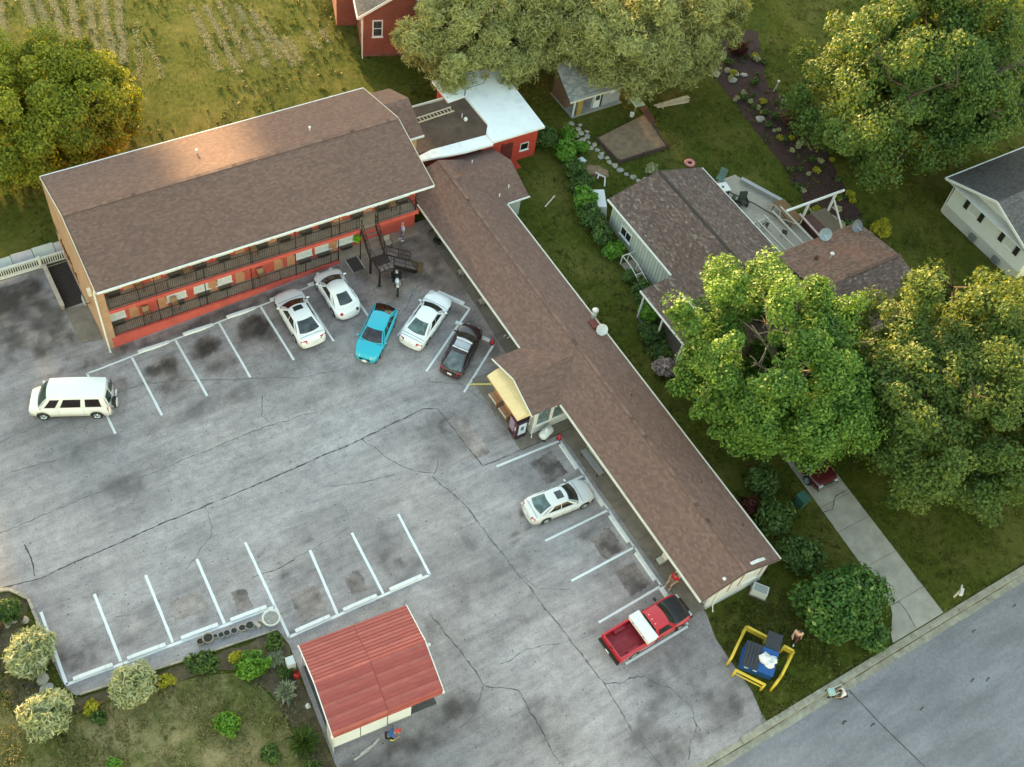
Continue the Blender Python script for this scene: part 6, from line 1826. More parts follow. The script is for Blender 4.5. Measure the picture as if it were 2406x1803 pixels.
def dog():
    t = on_ground('dog', 'black dog standing on the asphalt at the bottom edge', 'dog', 10.55, 14.35, rad(70))
    V = [(-.30, 0, .50), (-.05, 0, .50), (.25, 0, .52), (.38, 0, .66), (.50, 0, .72), (.64, 0, .68),
         (-.34, .09, .38), (-.26, .10, .26), (-.36, .10, .14), (-.33, .10, .02), (-.34, -.09, .38), (-.26, -.10, .26), (-.36, -.10, .14), (-.33, -.10, .02),
         (.26, .09, .36), (.24, .10, .18), (.27, .10, .02), (.26, -.09, .36), (.24, -.10, .18), (.27, -.10, .02), (-.45, 0, .58), (-.62, 0, .74)]
    E = [(0, 1), (1, 2), (2, 3), (3, 4), (4, 5), (0, 6), (6, 7), (7, 8), (8, 9), (0, 10), (10, 11), (11, 12), (12, 13), (2, 14), (14, 15), (15, 16), (2, 17), (17, 18), (18, 19), (0, 20), (20, 21)]
    Rr = [.13, .12, .16, .10, .10, .05, .08, .055, .035, .04, .08, .055, .035, .04, .06, .035, .04, .06, .035, .04, .035, .02]
    fur = mat('black_fur', (.016, .015, .017), .8, 0, .3, 12)
    skinned('body', V, E, Rr, fur, t, 1)
    for sg in (1, -1): 
        mb = MB(); mb.add([(.44, sg * .05, .78), (.50, sg * .10, .77), (.46, sg * .09, .90), (.43, sg * .09, .78)], [(0, 1, 2), (1, 3, 2), (3, 0, 2), (0, 3, 1)]); mb.build('ear', fur, t)
    MB().tube([(.33, .10, .60), (.36, 0, .72), (.33, -.10, .60), (.31, 0, .50), (.33, .10, .60)], .012, 6).build('collar', mat('collar_grey', (.4, .4, .4), .6), t)
dog()

# ================================================================ SMALL THINGS
STEEL = mat('grey_steel', (.33, .34, .36), .45, .3, .1, 6)
def chair(label, x, y, rz, m, dz=.08, z=None):
    t = thing('patio_chair', label, 'chair', (x, y, (gzf(x, y) + dz) if z is None else z), rz, 'chairs outside the motel rooms')
    MB().obox((0, 0, .43), (.46, .46, .035)).build('seat', m, t)
    MB().obox((-.24, 0, .70), (.035, .46, .44), 0, 0, -.15).build('backrest', m, t)
    for sx in (-.2, .2):
        for sy in (-.2, .2): MB().bar((sx, sy, 0), (sx, sy, .42), .03).build('leg', DARKM, t)
    for sy in (-.25, .25): MB().tube([(.2, sy, .42), (.2, sy, .62), (-.22, sy, .64)], .015, 6).build('armrest', DARKM, t)
    return t
CW = mat('chair_weave', (.40, .34, .29), .8, 0, .1, 6); CWH = mat('chair_white', (.55, .53, .45), .6, 0, .05, 6)
chair('pale patio chair under the wing eave nearest the motel corner', 29.75, 44.1, rad(180), CW, .06)
chair('pale patio chair under the wing eave by the angled stalls', 29.8, 41.2, rad(180), CW, .06)
chair('cream patio chair by the wing wall near the person in red', 29.85, 19.05, rad(180), CWH)
chair('cream patio chair holding the seated person in red', 29.83, 17.6, rad(195), CWH)
chair('tan patio chair beside the foot of the steel stair', 26.3, 48.75, rad(-90), CW, .06)
for i, (x, z, lb) in enumerate(((9.0, 1.03, 'at the left end of the lower porch'), (10.9, 1.03, 'second from the left on the lower porch'), (17.0, 1.03, 'in the middle of the lower porch'), (8.9, 3.86, 'at the left end of the upper balcony'), (12.0, 3.86, 'second from the left on the upper balcony'), (16.6, 3.86, 'in the middle of the upper balcony'), (26.9, 3.86, 'at the right end of the upper balcony'))):
    chair('tan chair ' + lb, x, 49.4, rad(-90), mat('chair_tan', (.34, .21, .12), .7), 0, z)
def bench():
    t = on_ground('bench', 'long grey slatted bench along the wing walkway', 'bench', 29.92, 26.9, rad(92), dz=.08)
    for k in range(4): MB().box(-1.05, 1.05, -.22 + k * .115, -.12 + k * .115, .42, .455).build('slat', STEEL, t)
    for k in range(2): MB().box(-1.05, 1.05, -.27, -.245, .56 + k * .14, .66 + k * .14).build('back_slat', STEEL, t)
    for x in (-.9, .9):
        MB().bar((x, -.24, 0), (x, -.26, .80), .05).build('leg', DARKM, t); MB().bar((x, .2, 0), (x, .2, .42), .05).build('leg', DARKM, t)
bench()
def vending():
    t = on_ground('vending_machine', 'dark vending machine with purplish display window beside the office awning', 'vending machine', 26.85, 31.25, rad(180), dz=.08)
    MB().box(-.40, .38, -.47, .47, 0, 1.83).build('cabinet', mat('vend_dark', (.035, .020, .035), .4, 0, .1), t)
    f = MB().box(.382, .42, -.44, .44, .1, 1.78).build('front', mat('vend_maroon', (.09, .022, .05), .3), t)
    MB().box(.422, .432, -.38, .15, .55, 1.65).build('display', mat('vend_glass', (.30, .22, .30), .15, 0, .5, 9), f)
    MB().box(.422, .435, .22, .38, .9, 1.3).build('keypad', mat('vend_panel', (.45, .42, .40), .5), f)
    MB().box(.422, .44, -.3, .12, .2, .38).build('tray', BLACKP, f)
    s = MB().box(-.30, .28, .472, .482, .45, 1.60).build('side_poster', mat('vend_poster', (.55, .62, .72), .5, 0, .08), t)
    MB().obox((0, .486, 1.1), (.22, .006, .4)).build('poster_mark', mat('poster_blue', (.05, .09, .22), .5), s)
vending()
def picnic(label, x, y, rz):
    t = on_ground('wooden_bench', label, 'bench', x, y, rz, 'wooden benches under the office awning', dz=.08)
    w = mat('bench_wood', (.33, .17, .085), .7, 0, .15, 5); w2 = mat('bench_edge', (.62, .54, .44), .7)
    MB().box(-.45, .45, -.20, .16, .42, .48).build('seat', w, t)
    MB().box(-.45, .45, .165, .24, .40, .49).build('front_edge', w2, t)
    MB().obox((0, -.24, .70), (.9, .05, .40), 0, .12).build('backrest', w, t)
    for x_ in (-.38, .38): MB().box(x_ - .04, x_ + .04, -.18, .16, 0, .42).build('leg', w, t)
picnic('wooden bench under the cream awning, farther from the vending machine', 26.75, 34.0, rad(92))
picnic('wooden bench under the cream awning, nearer the vending machine', 26.78, 32.75, rad(92))
t = on_ground('fallen_pole', 'yellow pole lying on the ground by the office awning', 'pole', 26.6, 35.6, math.atan2(-.45, .95))
MB().tube([(-.75, 0, .09), (.65, 0, .09)], .06, 10).build('shaft', mat('pole_yellow', (.62, .55, .16), .6, 0, .12), t); MB().lathe([(.09, 0), (.09, .06), (0, .06)], (.66, 0, .04), 10).build('cap', mat('pole_yellow', (.62, .55, .16)), t)
def ptank():
    t = on_ground('propane_tank', 'white propane tank by the office windows', 'gas tank', 28.35, 30.1, rad(20), dz=.08)
    w = mat('tank_white', (.70, .72, .71), .4, 0, .05)
    MB().lathe([(0, -.55), (.2, -.52), (.30, -.40), (.31, 0), (.30, .40), (.2, .52), (0, .55)], (0, 0, .55), 18, 'x').build('shell', w, t, True)
    MB().lathe([(.13, 0), (.13, .16), (.10, .19), (0, .19)], (0, 0, .84), 12).build('dome', w, t, True)
    for x in (-.3, .3): MB().box(x - .05, x + .05, -.22, .22, 0, .3).build('saddle', DARKM, t)
ptank()
def acunit():
    t = on_ground('ac_unit', 'pale outdoor air conditioner on the grass at the wing end', 'air conditioner', 34.2, 14.6, rad(-52))
    MB().box(-.48, .48, -.30, .30, .08, .66).build('case', mat('ac_white', (.58, .60, .58), .5, 0, .05), t)
    for k in range(5): MB().box(-.40, .40, -.24 + k * .1, -.19 + k * .1, .661, .672).build('vent_slat', mat('ac_slot', (.20, .21, .21), .6), t)
    MB().box(-.55, .55, -.38, .38, 0, .079).build('pad', CONC, t)
acunit()
def dumpster():
    rz = math.atan2(10.0 - 11.44, 31.21 - 30.01)
    t = on_ground('dumpster', 'blue dumpster with black lids, one thrown open', 'dumpster', 31.1, 11.0, rz)
    bl = mat('dumpster_blue', (.012, .085, .30), .5, 0, .15, 2, dirt=(.03, .06, .14, .6))
    w, d = .95, .72
    mb = MB(); mb.hexa([(-w, -d + .15, .12), (w, -d + .15, .12), (w, d, .12), (-w, d, .12), (-w, -d, 1.05), (w, -d, 1.05), (w, d, 1.30), (-w, d, 1.30)]); mb.build('bin', bl, t)
    for x in (-w - .04, w + .04): MB().box(x - .05, x + .05, -.45, .45, .62, .80).build('fork_pocket', bl, t)
    MB().bar((-w, -d - .01, 1.06), (w, -d - .01, 1.06), .08).build('lip', bl, t)
    for x in (-.62, -.1): MB().obox((x, -d - .035, .92), (.24, .012, .12), 0, .12).build('sticker', mat('sticker_white', (.7, .72, .75), .5), t)
    lid = mat('lid_black', (.026, .028, .036), .55, 0, .15, 4)
    o = MB(); o.hexa([(-w, -d - .05, 1.09), (-.01, -d - .05, 1.09), (-.01, d, 1.34), (-w, d, 1.34), (-w, -d - .05, 1.13), (-.01, -d - .05, 1.13), (-.01, d, 1.38), (-w, d, 1.38)]); o = o.build('lid', lid, t)
    for k in range(4): MB().bar((-.82 + k * .2, -d + .1, 1.17), (-.82 + k * .2, d - .15, 1.40), .035, .03).build('lid_rib', mat('rib_grey', (.07, .065, .06), .6), o)
    o = MB(); o.hexa([(.05, d + .02, 1.33), (w, d + .02, 1.33), (w, d + .06, 1.30), (.05, d + .06, 1.30), (.05, d + 1.0, 1.52), (w, d + 1.0, 1.52), (w, d + 1.0, 1.47), (.05, d + 1.0, 1.47)]); o = o.build('lid', lid, t)
    B(.0, w - .04, -d + .08, d - .1, .9, 1.0).build('rubbish', mat('rubbish', (.05, .05, .055), .9, 0, .5, 6), t)
    return rz
drz = dumpster()
bagm = mat('bin_bag_white', (.76, .77, .78), .45, 0, .08, 5, .5, 14)
def bag(label, x, y, z, r3, seed):
    t = thing('rubbish_bag', label, 'bag', (x, y, z)); MB().blob((0, 0, 0), r3, seed, .22, 14, 10).build('sack', bagm, t, True)
    MB().lathe([(.06, 0), (.03, .06), (.07, .14)], (0, 0, r3[2] * .9), 8).build('knot', bagm, t)
bag('larger white rubbish bag heaped in the open side of the dumpster', 31.30, 10.85, 1.28, (.36, .34, .26), 3)
bag('white rubbish bag at the front lip of the dumpster', 31.35, 10.45, 1.22, (.30, .26, .24), 5)
bag('smaller white rubbish bag at the dumpster end by the yellow rails', 31.72, 10.55, 1.20, (.22, .26, .22), 8)
def grail(label, pts, h=.95, plank=False):
    t = thing('guard_rail', label, 'guard rail', (pts[0][0], pts[0][1], 0))
    ye = mat('guard_yellow', (.66, .47, .045), .5, 0, .1, 4, dirt=(.45, .32, .06, .5))
    o0 = Vector((pts[0][0], pts[0][1], 0))
    for a, b in zip(pts[:-1], pts[1:]):
        a = Vector((*a, 0)) - o0; b = Vector((*b, 0)) - o0
        if plank:
            MB().bar(a + Vector((0, 0, h - .18)), b + Vector((0, 0, h - .18)), .10, .40).build('panel', ye, t)
            MB().bar(a + Vector((0, 0, h + .03)), b + Vector((0, 0, h + .03)), .14, .05).build('cap', ye, t)
        else:
            MB().tube([a + Vector((0, 0, h)), b + Vector((0, 0, h))], .085, 10).build('rail', ye, t, True)
            MB().tube([a + Vector((0, 0, h * .5)), b + Vector((0, 0, h * .5))], .05, 8).build('rail', ye, t, True)
        for q in (a, b): MB().tube([q - Vector((0, 0, .1)), q + Vector((0, 0, h + .05))], .075, 10).build('post', ye, t, True)
grail('wide yellow guard panel behind the dumpster', [(31.75, 12.95), (32.42, 11.85)], .95, True)
grail('yellow guard rail on the lot side of the dumpster', [(31.68, 12.98), (29.68, 11.85)])
grail('short yellow guard panel at the dumpster corner nearest the person', [(32.98, 10.95), (33.25, 10.48)], .95, True)
grail('yellow guard rail on the street side of the dumpster', [(33.22, 10.42), (31.68, 9.62), (31.0, 9.38)])
grail('pale yellow guard rail in front of the dumpster', [(29.55, 11.15), (30.5, 9.68)], .85)
def cone(label, x, y):
    t = on_ground('marker', label, 'marker post', x, y); MB().lathe([(.13, 0), (.12, .25), (.09, .42), (.05, .48), (0, .48)], (0, 0, 0), 12).build('post', mat('marker_red', (.60, .03, .05), .5), t, True); MB().lathe([(.16, 0), (.16, .04), (0, .04)], (0, 0, 0), 12).build('base', BLACKP, t)
cone('red marker post at the office end of the wing stalls', 29.15, 29.62)
cone('red marker post beside the maroon hatchback', 28.95, 38.15)
def planter(label, x, y, r, h, m, soil=True, nm='planter'):
    t = on_ground(nm, label, 'planter', x, y)
    MB().lathe([(r * .78, 0), (r * .95, h * .6), (r, h), (r * .86, h), (r * .8, h * .8), (0, h * .78)], (0, 0, 0), 18).build('pot', m, t, True)
    MB().lathe([(r * .80, h * .80), (0, h * .84)], (0, 0, 0), 14).build('soil', mat('pot_soil', (.30, .28, .25), .95, 0, .3, 8) if r > .4 else mat('pot_dark', (.035, .035, .03), .95), t)
    return t
PW = mat('planter_white', (.66, .65, .62), .7, 0, .06); PT = mat('planter_tan', (.40, .32, .24), .85, 0, .12); PG = mat('planter_grey', (.30, .29, .27), .85, 0, .12)
planter('large round white planter at the end of the lower stall row', 7.72, 26.42, .52, .42, PW)
for i, (x, y, r, m, lb) in enumerate(((6.52, 26.62, .27, PG, 'dark round pot beside the two stone blocks'), (6.08, 26.68, .22, PT, 'tan round pot second from the stone blocks'), (5.62, 26.72, .20, PG, 'small grey pot third from the stone blocks'), (5.22, 26.78, .20, PG, 'small grey pot fourth from the stone blocks'), (4.9, 26.82, .18, PG, 'small grey pot fifth from the stone blocks'), (4.6, 26.9, .13, PG, 'tiniest grey pot in the row by the stalls'), (4.2, 26.98, .32, PT, 'wide tan pot at the left of the pot row'), (3.75, 26.98, .22, PT, 'tan pot farthest from the white planter'))):
    planter(lb, x, y, r, .26, m, nm='flower_pot')
for i, (x, y) in enumerate(((7.25, 26.5), (6.88, 26.5))):
    t = on_ground('stone_block', ('pale stone block next to the white planter', 'pale stone block next to the dark round pot')[i], 'block', x, y, rad(-62)); MB().hexa([(-.26, -.11, 0), (.26, -.11, 0), (.26, .11, 0), (-.26, .11, 0), (-.24, -.09, .22), (.24, -.10, .24), (.25, .09, .23), (-.24, .10, .21)]).build('stone', mat('block_stone', (.40, .35, .30), .9, 0, .15, 4, .4), t)
t = on_ground('hydrant', 'small yellow hydrant at the corner of the carport', 'hydrant', 7.45, 16.9)
yh = mat('hydrant_yellow', (.70, .60, .06), .5, 0, .1); MB().lathe([(.13, 0), (.13, .05), (.09, .06), (.09, .42), (.12, .44), (.12, .48), (.08, .58), (0, .62)], (0, 0, 0), 12).build('barrel', yh, t, True)
for s in (1, -1): MB().lathe([(.05, 0), (.05, .1), (0, .1)], (0, s * .08, .34), 8, 'y').build('outlet', yh, t)
t = on_ground('gas_cylinder', 'red gas cylinder beside the carport', 'gas cylinder', 7.62, 22.75); MB().lathe([(.18, 0), (.20, .05), (.20, .30), (.14, .42), (.06, .46), (.06, .52), (0, .52)], (0, 0, 0), 14).build('bottle', mat('gas_red', (.45, .02, .025), .35), t, True); MB().lathe([(.10, .44), (.11, .56), (.10, .56)], (0, 0, 0), 12).build('collar', mat('gas_red', (.45, .02, .025)), t)
t = on_ground('heater_box', 'pale grey utility box on the carport side', 'utility box', 7.55, 23.35, rad(-5)); MB().box(-.22, .22, -.25, .25, .0, 1.0).build('case', mat('box_pale', (.55, .60, .62), .5, 0, .05), t); MB().obox((-.225, 0, .6), (.02, .3, .5)).build('door', mat('box_pale2', (.48, .52, .54), .5), t)
t = on_ground('lawn_ornament', 'small white ornament in the bed beside the carport', 'ornament', 7.45, 20.9); MB().lathe([(.10, 0), (.06, .12), (.10, .28), (.05, .40), (0, .42)], (0, 0, 0), 10).build('figure', mat('ornament_white', (.7, .7, .68), .6), t, True); MB().obox((0, 0, .02), (.24, .24, .05)).build('base', PW, t)
t = on_ground('lamp_arm', 'small white lamp fixed at the carport gable', 'lamp', 14.25, 20.2); MB().tube([(0, 0, 0), (0, 0, 2.2)], .03).build('pole', WHITE, t); MB().blob((.08, 0, 2.25), (.16, .11, .08), 2, 0).build('head', WHITE, t)
t = on_ground('timber_stack', 'pale scrap boards lying along the carport side', 'boards', 9.3, 17.25, rad(12))
for k in range(4): MB().obox((-.5 + k * .35, .05 * (k % 2), .04 + .03 * (k % 2)), (.9 - .15 * k, .09, .04), rad(5 * k - 6)).build('board', mat('scrap_wood', (.45, .43, .40), .85, 0, .15), t)
def mailbox():
    t = on_ground('mailbox', 'pale T-shaped mailbox post on the verge by the street', 'mailbox', 45.3, 8.6, rad(35))
    MB().bar((0, 0, -.1), (0, 0, 1.05), .10).build('post', CREAM, t); MB().bar((-.45, 0, 1.0), (.35, 0, 1.0), .09).build('arm', CREAM, t); MB().obox((-.25, 0, 1.16), (.46, .2, .22)).build('box', CREAM, t); MB().obox((-.485, 0, 1.16), (.012, .18, .2)).build('door', WHITE, t)
mailbox()
t = on_ground('wheeled_bin', 'dark green bin at the edge of the concrete driveway', 'bin', 40.55, 18.3, rad(5)); gb = mat('bin_green', (.035, .10, .075), .6, 0, .1); MB().hexa([(-.24, -.28, .06), (.24, -.28, .06), (.24, .28, .06), (-.24, .28, .06), (-.3, -.36, 1.0), (.3, -.36, 1.0), (.3, .36, 1.0), (-.3, .36, 1.0)]).build('bin_body', gb, t); MB().obox((0, 0, 1.04), (.66, .78, .07)).build('lid', gb, t)
for s in (1, -1): MB().lathe([(.1, -.03), (.1, .03)], (s * .26, .26, .1), 10, 'x').build('wheel', RUBBER, t)
t = on_ground('doormat', 'dark ramp mat with pale edges below the motel stair', 'mat', 23.45, 48.2, rad(0), tilt=True); MB().box(-.42, .42, -.62, .62, .004, .025).build('pad', mat('mat_dark', (.055, .042, .042), .9, 0, .2), t)
for s in (-.46, .46): MB().box(s - .035, s + .035, -.62, .62, .004, .03).build('edge', mat('mat_edge', (.42, .42, .42), .6), t)
t = on_ground('cardboard_sheet', 'brown board lying at the foot of the steel stair', 'board', 27.2, 46.2, rad(-25), tilt=True); MB().hexa([(-.55, -.5, .006), (.5, -.55, .006), (.6, .45, .006), (-.5, .5, .006), (-.55, -.5, .03), (.5, -.55, .03), (.6, .45, .04), (-.5, .5, .025)]).build('sheet', mat('cardboard', (.14, .082, .04), .9, 0, .15), t)
t = thing('hanging_basket', 'lime green hanging plant at the left of the steel stair', 'hanging plant', (23.75, 48.55, 2.9))
MB().lathe([(0, -.12), (.16, -.08), (.2, .06), (.17, .06), (0, .02)], (0, 0, 0), 12).build('pot', PT, t); MB().tube([(0, 0, .05), (0, 0, .75)], .01, 5).build('chain', DARKM, t)
basket_root = t
t = on_ground('stroller', 'small pale green cart at the kerb beside the crouching person', 'cart', 34.05, 7.55, rad(160), dz=-.05); MB().obox((0, 0, .34), (.34, .40, .24)).build('tub', mat('cart_green', (.42, .58, .54), .6), t); MB().tube([(-.15, -.2, .4), (-.5, -.18, .85), (-.5, .18, .85), (-.15, .2, .4)], .022, 6).build('handle', mat('cart_white', (.65, .68, .66), .5), t)
for sx in (-.15, .15):
    for sy in (-.2, .2): MB().lathe([(.11, -.03), (.11, .03)], (sx, sy, .11), 12, 'y').build('wheel', RUBBER, t)
# back gardens
t = on_ground('tarped_box', 'white tarp-covered box at the corner of the siding house', 'tarp', 42.3, 46.0, rad(-28)); MB().hexa([(-.95, -1.1, 0), (.95, -1.1, 0), (.95, 1.1, 0), (-.95, 1.1, 0), (-.8, -.9, .95), (.8, -.95, 1.1), (.78, .95, 1.05), (-.85, .9, .9)]).build('cover', mat('tarp_white', (.66, .66, .66), .6, 0, .06, 2, .4, 6), t); MB().obox((-.7, -.4, .45), (.2, .5, .5), .3).build('flap', mat('tarp_white', (.66, .66, .66)), t)
t = on_ground('garden_table', 'pale green garden table near the shed', 'table', 52.0, 54.4, rad(-5)); gt = mat('table_green', (.20, .32, .26), .6, 0, .1); MB().box(-.45, .45, -.65, .65, .66, .70).build('top', mat('table_rim', (.45, .50, .43), .6), t); MB().box(-.32, .32, -.45, .45, .701, .72).build('inlay', gt, t)
for sx in (-.38, .38):
    for sy in (-.55, .55): MB().bar((sx, sy, 0), (sx, sy, .66), .05).build('leg', gt, t)
t = on_ground('bucket', 'white bucket beside the pale green garden table', 'bucket', 51.1, 53.6); MB().lathe([(.15, 0), (.19, .34), (.17, .34), (.13, .05), (0, .05)], (0, 0, 0), 14).build('pail', WHITE, t); MB().tube([(-.18, 0, .33), (0, 0, .52), (.18, 0, .33)], .01, 5).build('handle', STEEL, t)
t = on_ground('lumber_pile', 'pile of pale planks on the lawn below the willow', 'planks', 55.2, 53.6, rad(-5)); lw = [mat('lumber_a', (.60, .49, .36), .8, 0, .1), mat('lumber_b', (.52, .42, .31), .8, 0, .1)]
for k, (dx, dy, dz_, l) in enumerate(((0, -.22, .1, 3.0), (.1, -.05, .1, 3.2), (-.2, .12, .1, 2.9), (.1, -.15, .17, 2.6), (.5, .05, .17, 2.6), (.8, .15, .24, 1.8), (.3, .28, .1, 2.7))): MB().obox((dx, dy, dz_), (l, .14, .06), rad(k * 1.3 - 4)).build('plank', lw[k % 2], t)
for x in (-1, 1): MB().box(x - .05, x + .05, -.35, .4, 0, .07).build('bearer', lw[1], t)
t = on_ground('bird_stand', 'thin white garden ornament in the mulch bed', 'ornament', 64.8, 51.4); MB().tube([(-.2, 0, 0), (0, 0, 1.0)], .03).build('leg', WHITE, t); MB().tube([(.2, .1, 0), (0, 0, 1.0)], .03).build('leg', WHITE, t); MB().blob((0, 0, 1.05), (.13, .13, .1), 2, 0).build('head', WHITE, t)
t = on_ground('goose_figure', 'white goose figure by the porch shrubs', 'ornament', 41.0, 36.6, rad(60)); MB().blob((0, 0, .28), (.28, .15, .16), 2, 0).build('body', WHITE, t, True); MB().tube([(.2, 0, .35), (.3, 0, .6), (.36, 0, .68)], [.06, .045, .05], 8).build('neck', WHITE, t); MB().tube([(0, .05, 0), (0, .05, .2)], .02).build('leg', DARKM, t); MB().tube([(0, -.05, 0), (0, -.05, .2)], .02).build('leg', DARKM, t)
t = on_ground('garden_ring', 'pink inflatable ring behind the siding house gable', 'ring', 52.2, 46.9); mb = MB(); mb.tube([(.32 * math.cos(a), .32 * math.sin(a), .16) for a in np.linspace(0, 2 * math.pi, 19)], .13, 10, cap=False); mb.build('tube', mat('ring_pink', (.60, .22, .22), .4), t, True)
t = on_ground('earth_mound', 'tan heap of earth by the stepping stones', 'mound', 44.7, 49.2, rad(-40)); MB().blob((0, 0, .0), (1.15, .62, .42), 6, .16, 18, 10).build('heap', mat('mound_tan', (.26, .17, .10), .95, 0, .25, 3, .6, 12), t, True)
t = on_ground('pale_frame', 'white bent frame lying on the earth mound', 'frame', 44.55, 48.35, rad(-40)); MB().tube([(-.5, .35, .3), (-.2, .1, .38), (.3, .05, .3), (.35, -.3, .2), (.4, -.75, .06)], .06, 8).build('bar', WHITE, t); MB().tube([(-.2, .1, .36), (-.25, -.2, .2)], .05, 8).build('bar', WHITE, t)
t = on_ground('blue_box', 'pale blue crate beside the earth mound', 'crate', 43.9, 50.5, rad(10)); MB().box(-.5, .5, -.25, .25, 0, .3).build('crate_body', mat('crate_blue', (.40, .46, .55), .6, 0, .1), t); MB().box(-.53, .53, -.28, .28, .301, .34).build('lid', mat('crate_lid', (.62, .64, .66), .6), t)
t = thing('deck_chair', 'green folding chair at the top corner of the deck', 'chair', (53.2, 44.2, .96), rad(-150)); gm = mat('chair_green', (.13, .20, .17), .7); MB().obox((0, 0, .4), (.6, .6, .05)).build('seat', gm, t); MB().obox((-.33, 0, .75), (.05, .6, .7), 0, 0, -.3).build('backrest', gm, t)
for sx in (-.25, .25):
    for sy in (-.25, .25): MB().bar((sx, sy, 0), (sx, sy, .4), .04).build('leg', gm, t)
t = thing('grill_box', 'white square cabinet on the deck by the house eave', 'cabinet', (52.4, 43.0, .96), rad(-10)); MB().box(-.45, .45, -.42, .42, 0, .72).build('case', mat('cabinet_dark', (.05, .05, .055), .6), t); MB().box(-.5, .5, -.46, .46, .72, .80).build('top', WHITE, t); MB().lathe([(.1, 0), (.1, .03), (0, .03)], (0, 0, .8), 12).build('burner', DARKM, t)
def deckset(label, x, y, rz):
    t = thing('lounge_chair', label, 'chair', (x, y, .96), rz, 'dark olive lounge chairs on the deck'); om = mat('olive_pad', (.055, .065, .04), .9, 0, .2, 5)
    MB().obox((0, 0, .36), (.62, .6, .14)).build('seat', om, t); MB().obox((-.32, 0, .72), (.16, .6, .66), 0, 0, -.25).build('backrest', om, t)
    for sy in (-.32, .32): MB().box(-.3, .3, sy - .04, sy + .04, 0, .55).build('arm', BLACKP, t)
deckset('dark olive lounge chair on the deck nearest the house eave', 52.5, 41.3, rad(-60)); deckset('dark olive lounge chair on the deck away from the eave', 53.3, 41.35, rad(-110))
for i, (x, y, lb) in enumerate(((52.4, 38.9, 'small dark stool under the deck pergola by the eave'), (53.4, 38.6, 'small dark stool in the middle of the deck pergola'), (54.2, 37.3, 'dark square stool under the deck pergola near the brown table'))):
    t = thing('stool', lb, 'stool', (x, y, .96), .4 * i); MB().box(-.2, .2, -.2, .2, .40, .46).build('seat', BLACKP, t)
    for sx in (-.16, .16):
        for sy in (-.16, .16): MB().bar((sx, sy, 0), (sx, sy, .4), .03).build('leg', BLACKP, t)
# stones: stepping stones, boulders of the mulch bed
stonem = [mat('stone_pale', (.40, .35, .28), .9, 0, .2, 4, .4), mat('stone_grey', (.33, .31, .28), .9, 0, .2, 4, .4)]
SM = []
for k in range(5):
    me = MB().blob((0, 0, .03), (.30, .24, .11), 20 + k, .25, 9, 6).mesh('stone', True); me.materials.append(stonem[k % 2]); SM.append(me)
def stone(x, y, k, rz, label, group):
    o = bpy.data.objects.new('stone', SM[R.randrange(5)]); COL.objects.link(o); o.location = (x, y, gzf(x, y)); o.rotation_euler = (0, 0, rz); o.scale = (k, k, k * R.uniform(.7, 1.1))
    tag(o, label, 'stone', group)
step = [(45.6, 54.2), (46.1, 54.0), (46.0, 53.5), (45.5, 53.4), (46.3, 53.0), (45.8, 52.8), (45.4, 52.7), (46.0, 52.3), (46.3, 51.9), (45.8, 51.7), (46.2, 51.3), (46.3, 50.8), (46.0, 50.5), (46.4, 50.2), (46.3, 49.7), (46.5, 49.2), (46.6, 48.6), (46.8, 48.0), (47.1, 47.5), (47.3, 47.0), (47.9, 46.9), (48.3, 46.4), (48.9, 46.1), (49.4, 45.7), (45.2, 54.6), (45.9, 54.8), (45.1, 53.9), (46.5, 54.4), (45.0, 53.2), (46.6, 53.5)]
for (x, y) in step: stone(x, y, R.uniform(.7, 1.1), R.uniform(0, 6), 'pale stepping stone in the winding path beside the raised bed', 'stepping stones by the raised bed')
boul = [(61.6, 56.2), (61.2, 55.3), (62.5, 55.3), (62.9, 54.6), (63.5, 54.2), (61.3, 57.0), (62.1, 54.0), (59.9, 37.5), (60.8, 38.2), (60.9, 36.6), (61.2, 49.0)]
for (x, y) in boul: stone(x, y, R.uniform(1.0, 1.7), R.uniform(0, 6), 'pale boulder lying in the dark mulch bed', 'boulders in the mulch bed')
for (x, y) in [(-4.6, 32.9), (-4.1, 32.6), (-5.0, 32.8), (-4.3, 28.9), (-4.3, 28.2)]: stone(x, y, .8 if y > 30 else 1.4, 1.0, 'pale rock in the soil bed at the left edge', 'rocks in the left soil bed')
t = on_ground('loose_plank', 'single pale plank on the grass by the wing annex', 'plank', 39.6, 47.9, rad(28)); MB().obox((0, 0, .03), (1.5, .10, .05)).build('board', mat('lumber_a', (.6, .49, .36)), t); MB().obox((.5, .03, .07), (.3, .06, .03), .1).build('offcut', mat('lumber_b', (.52, .42, .31)), t)

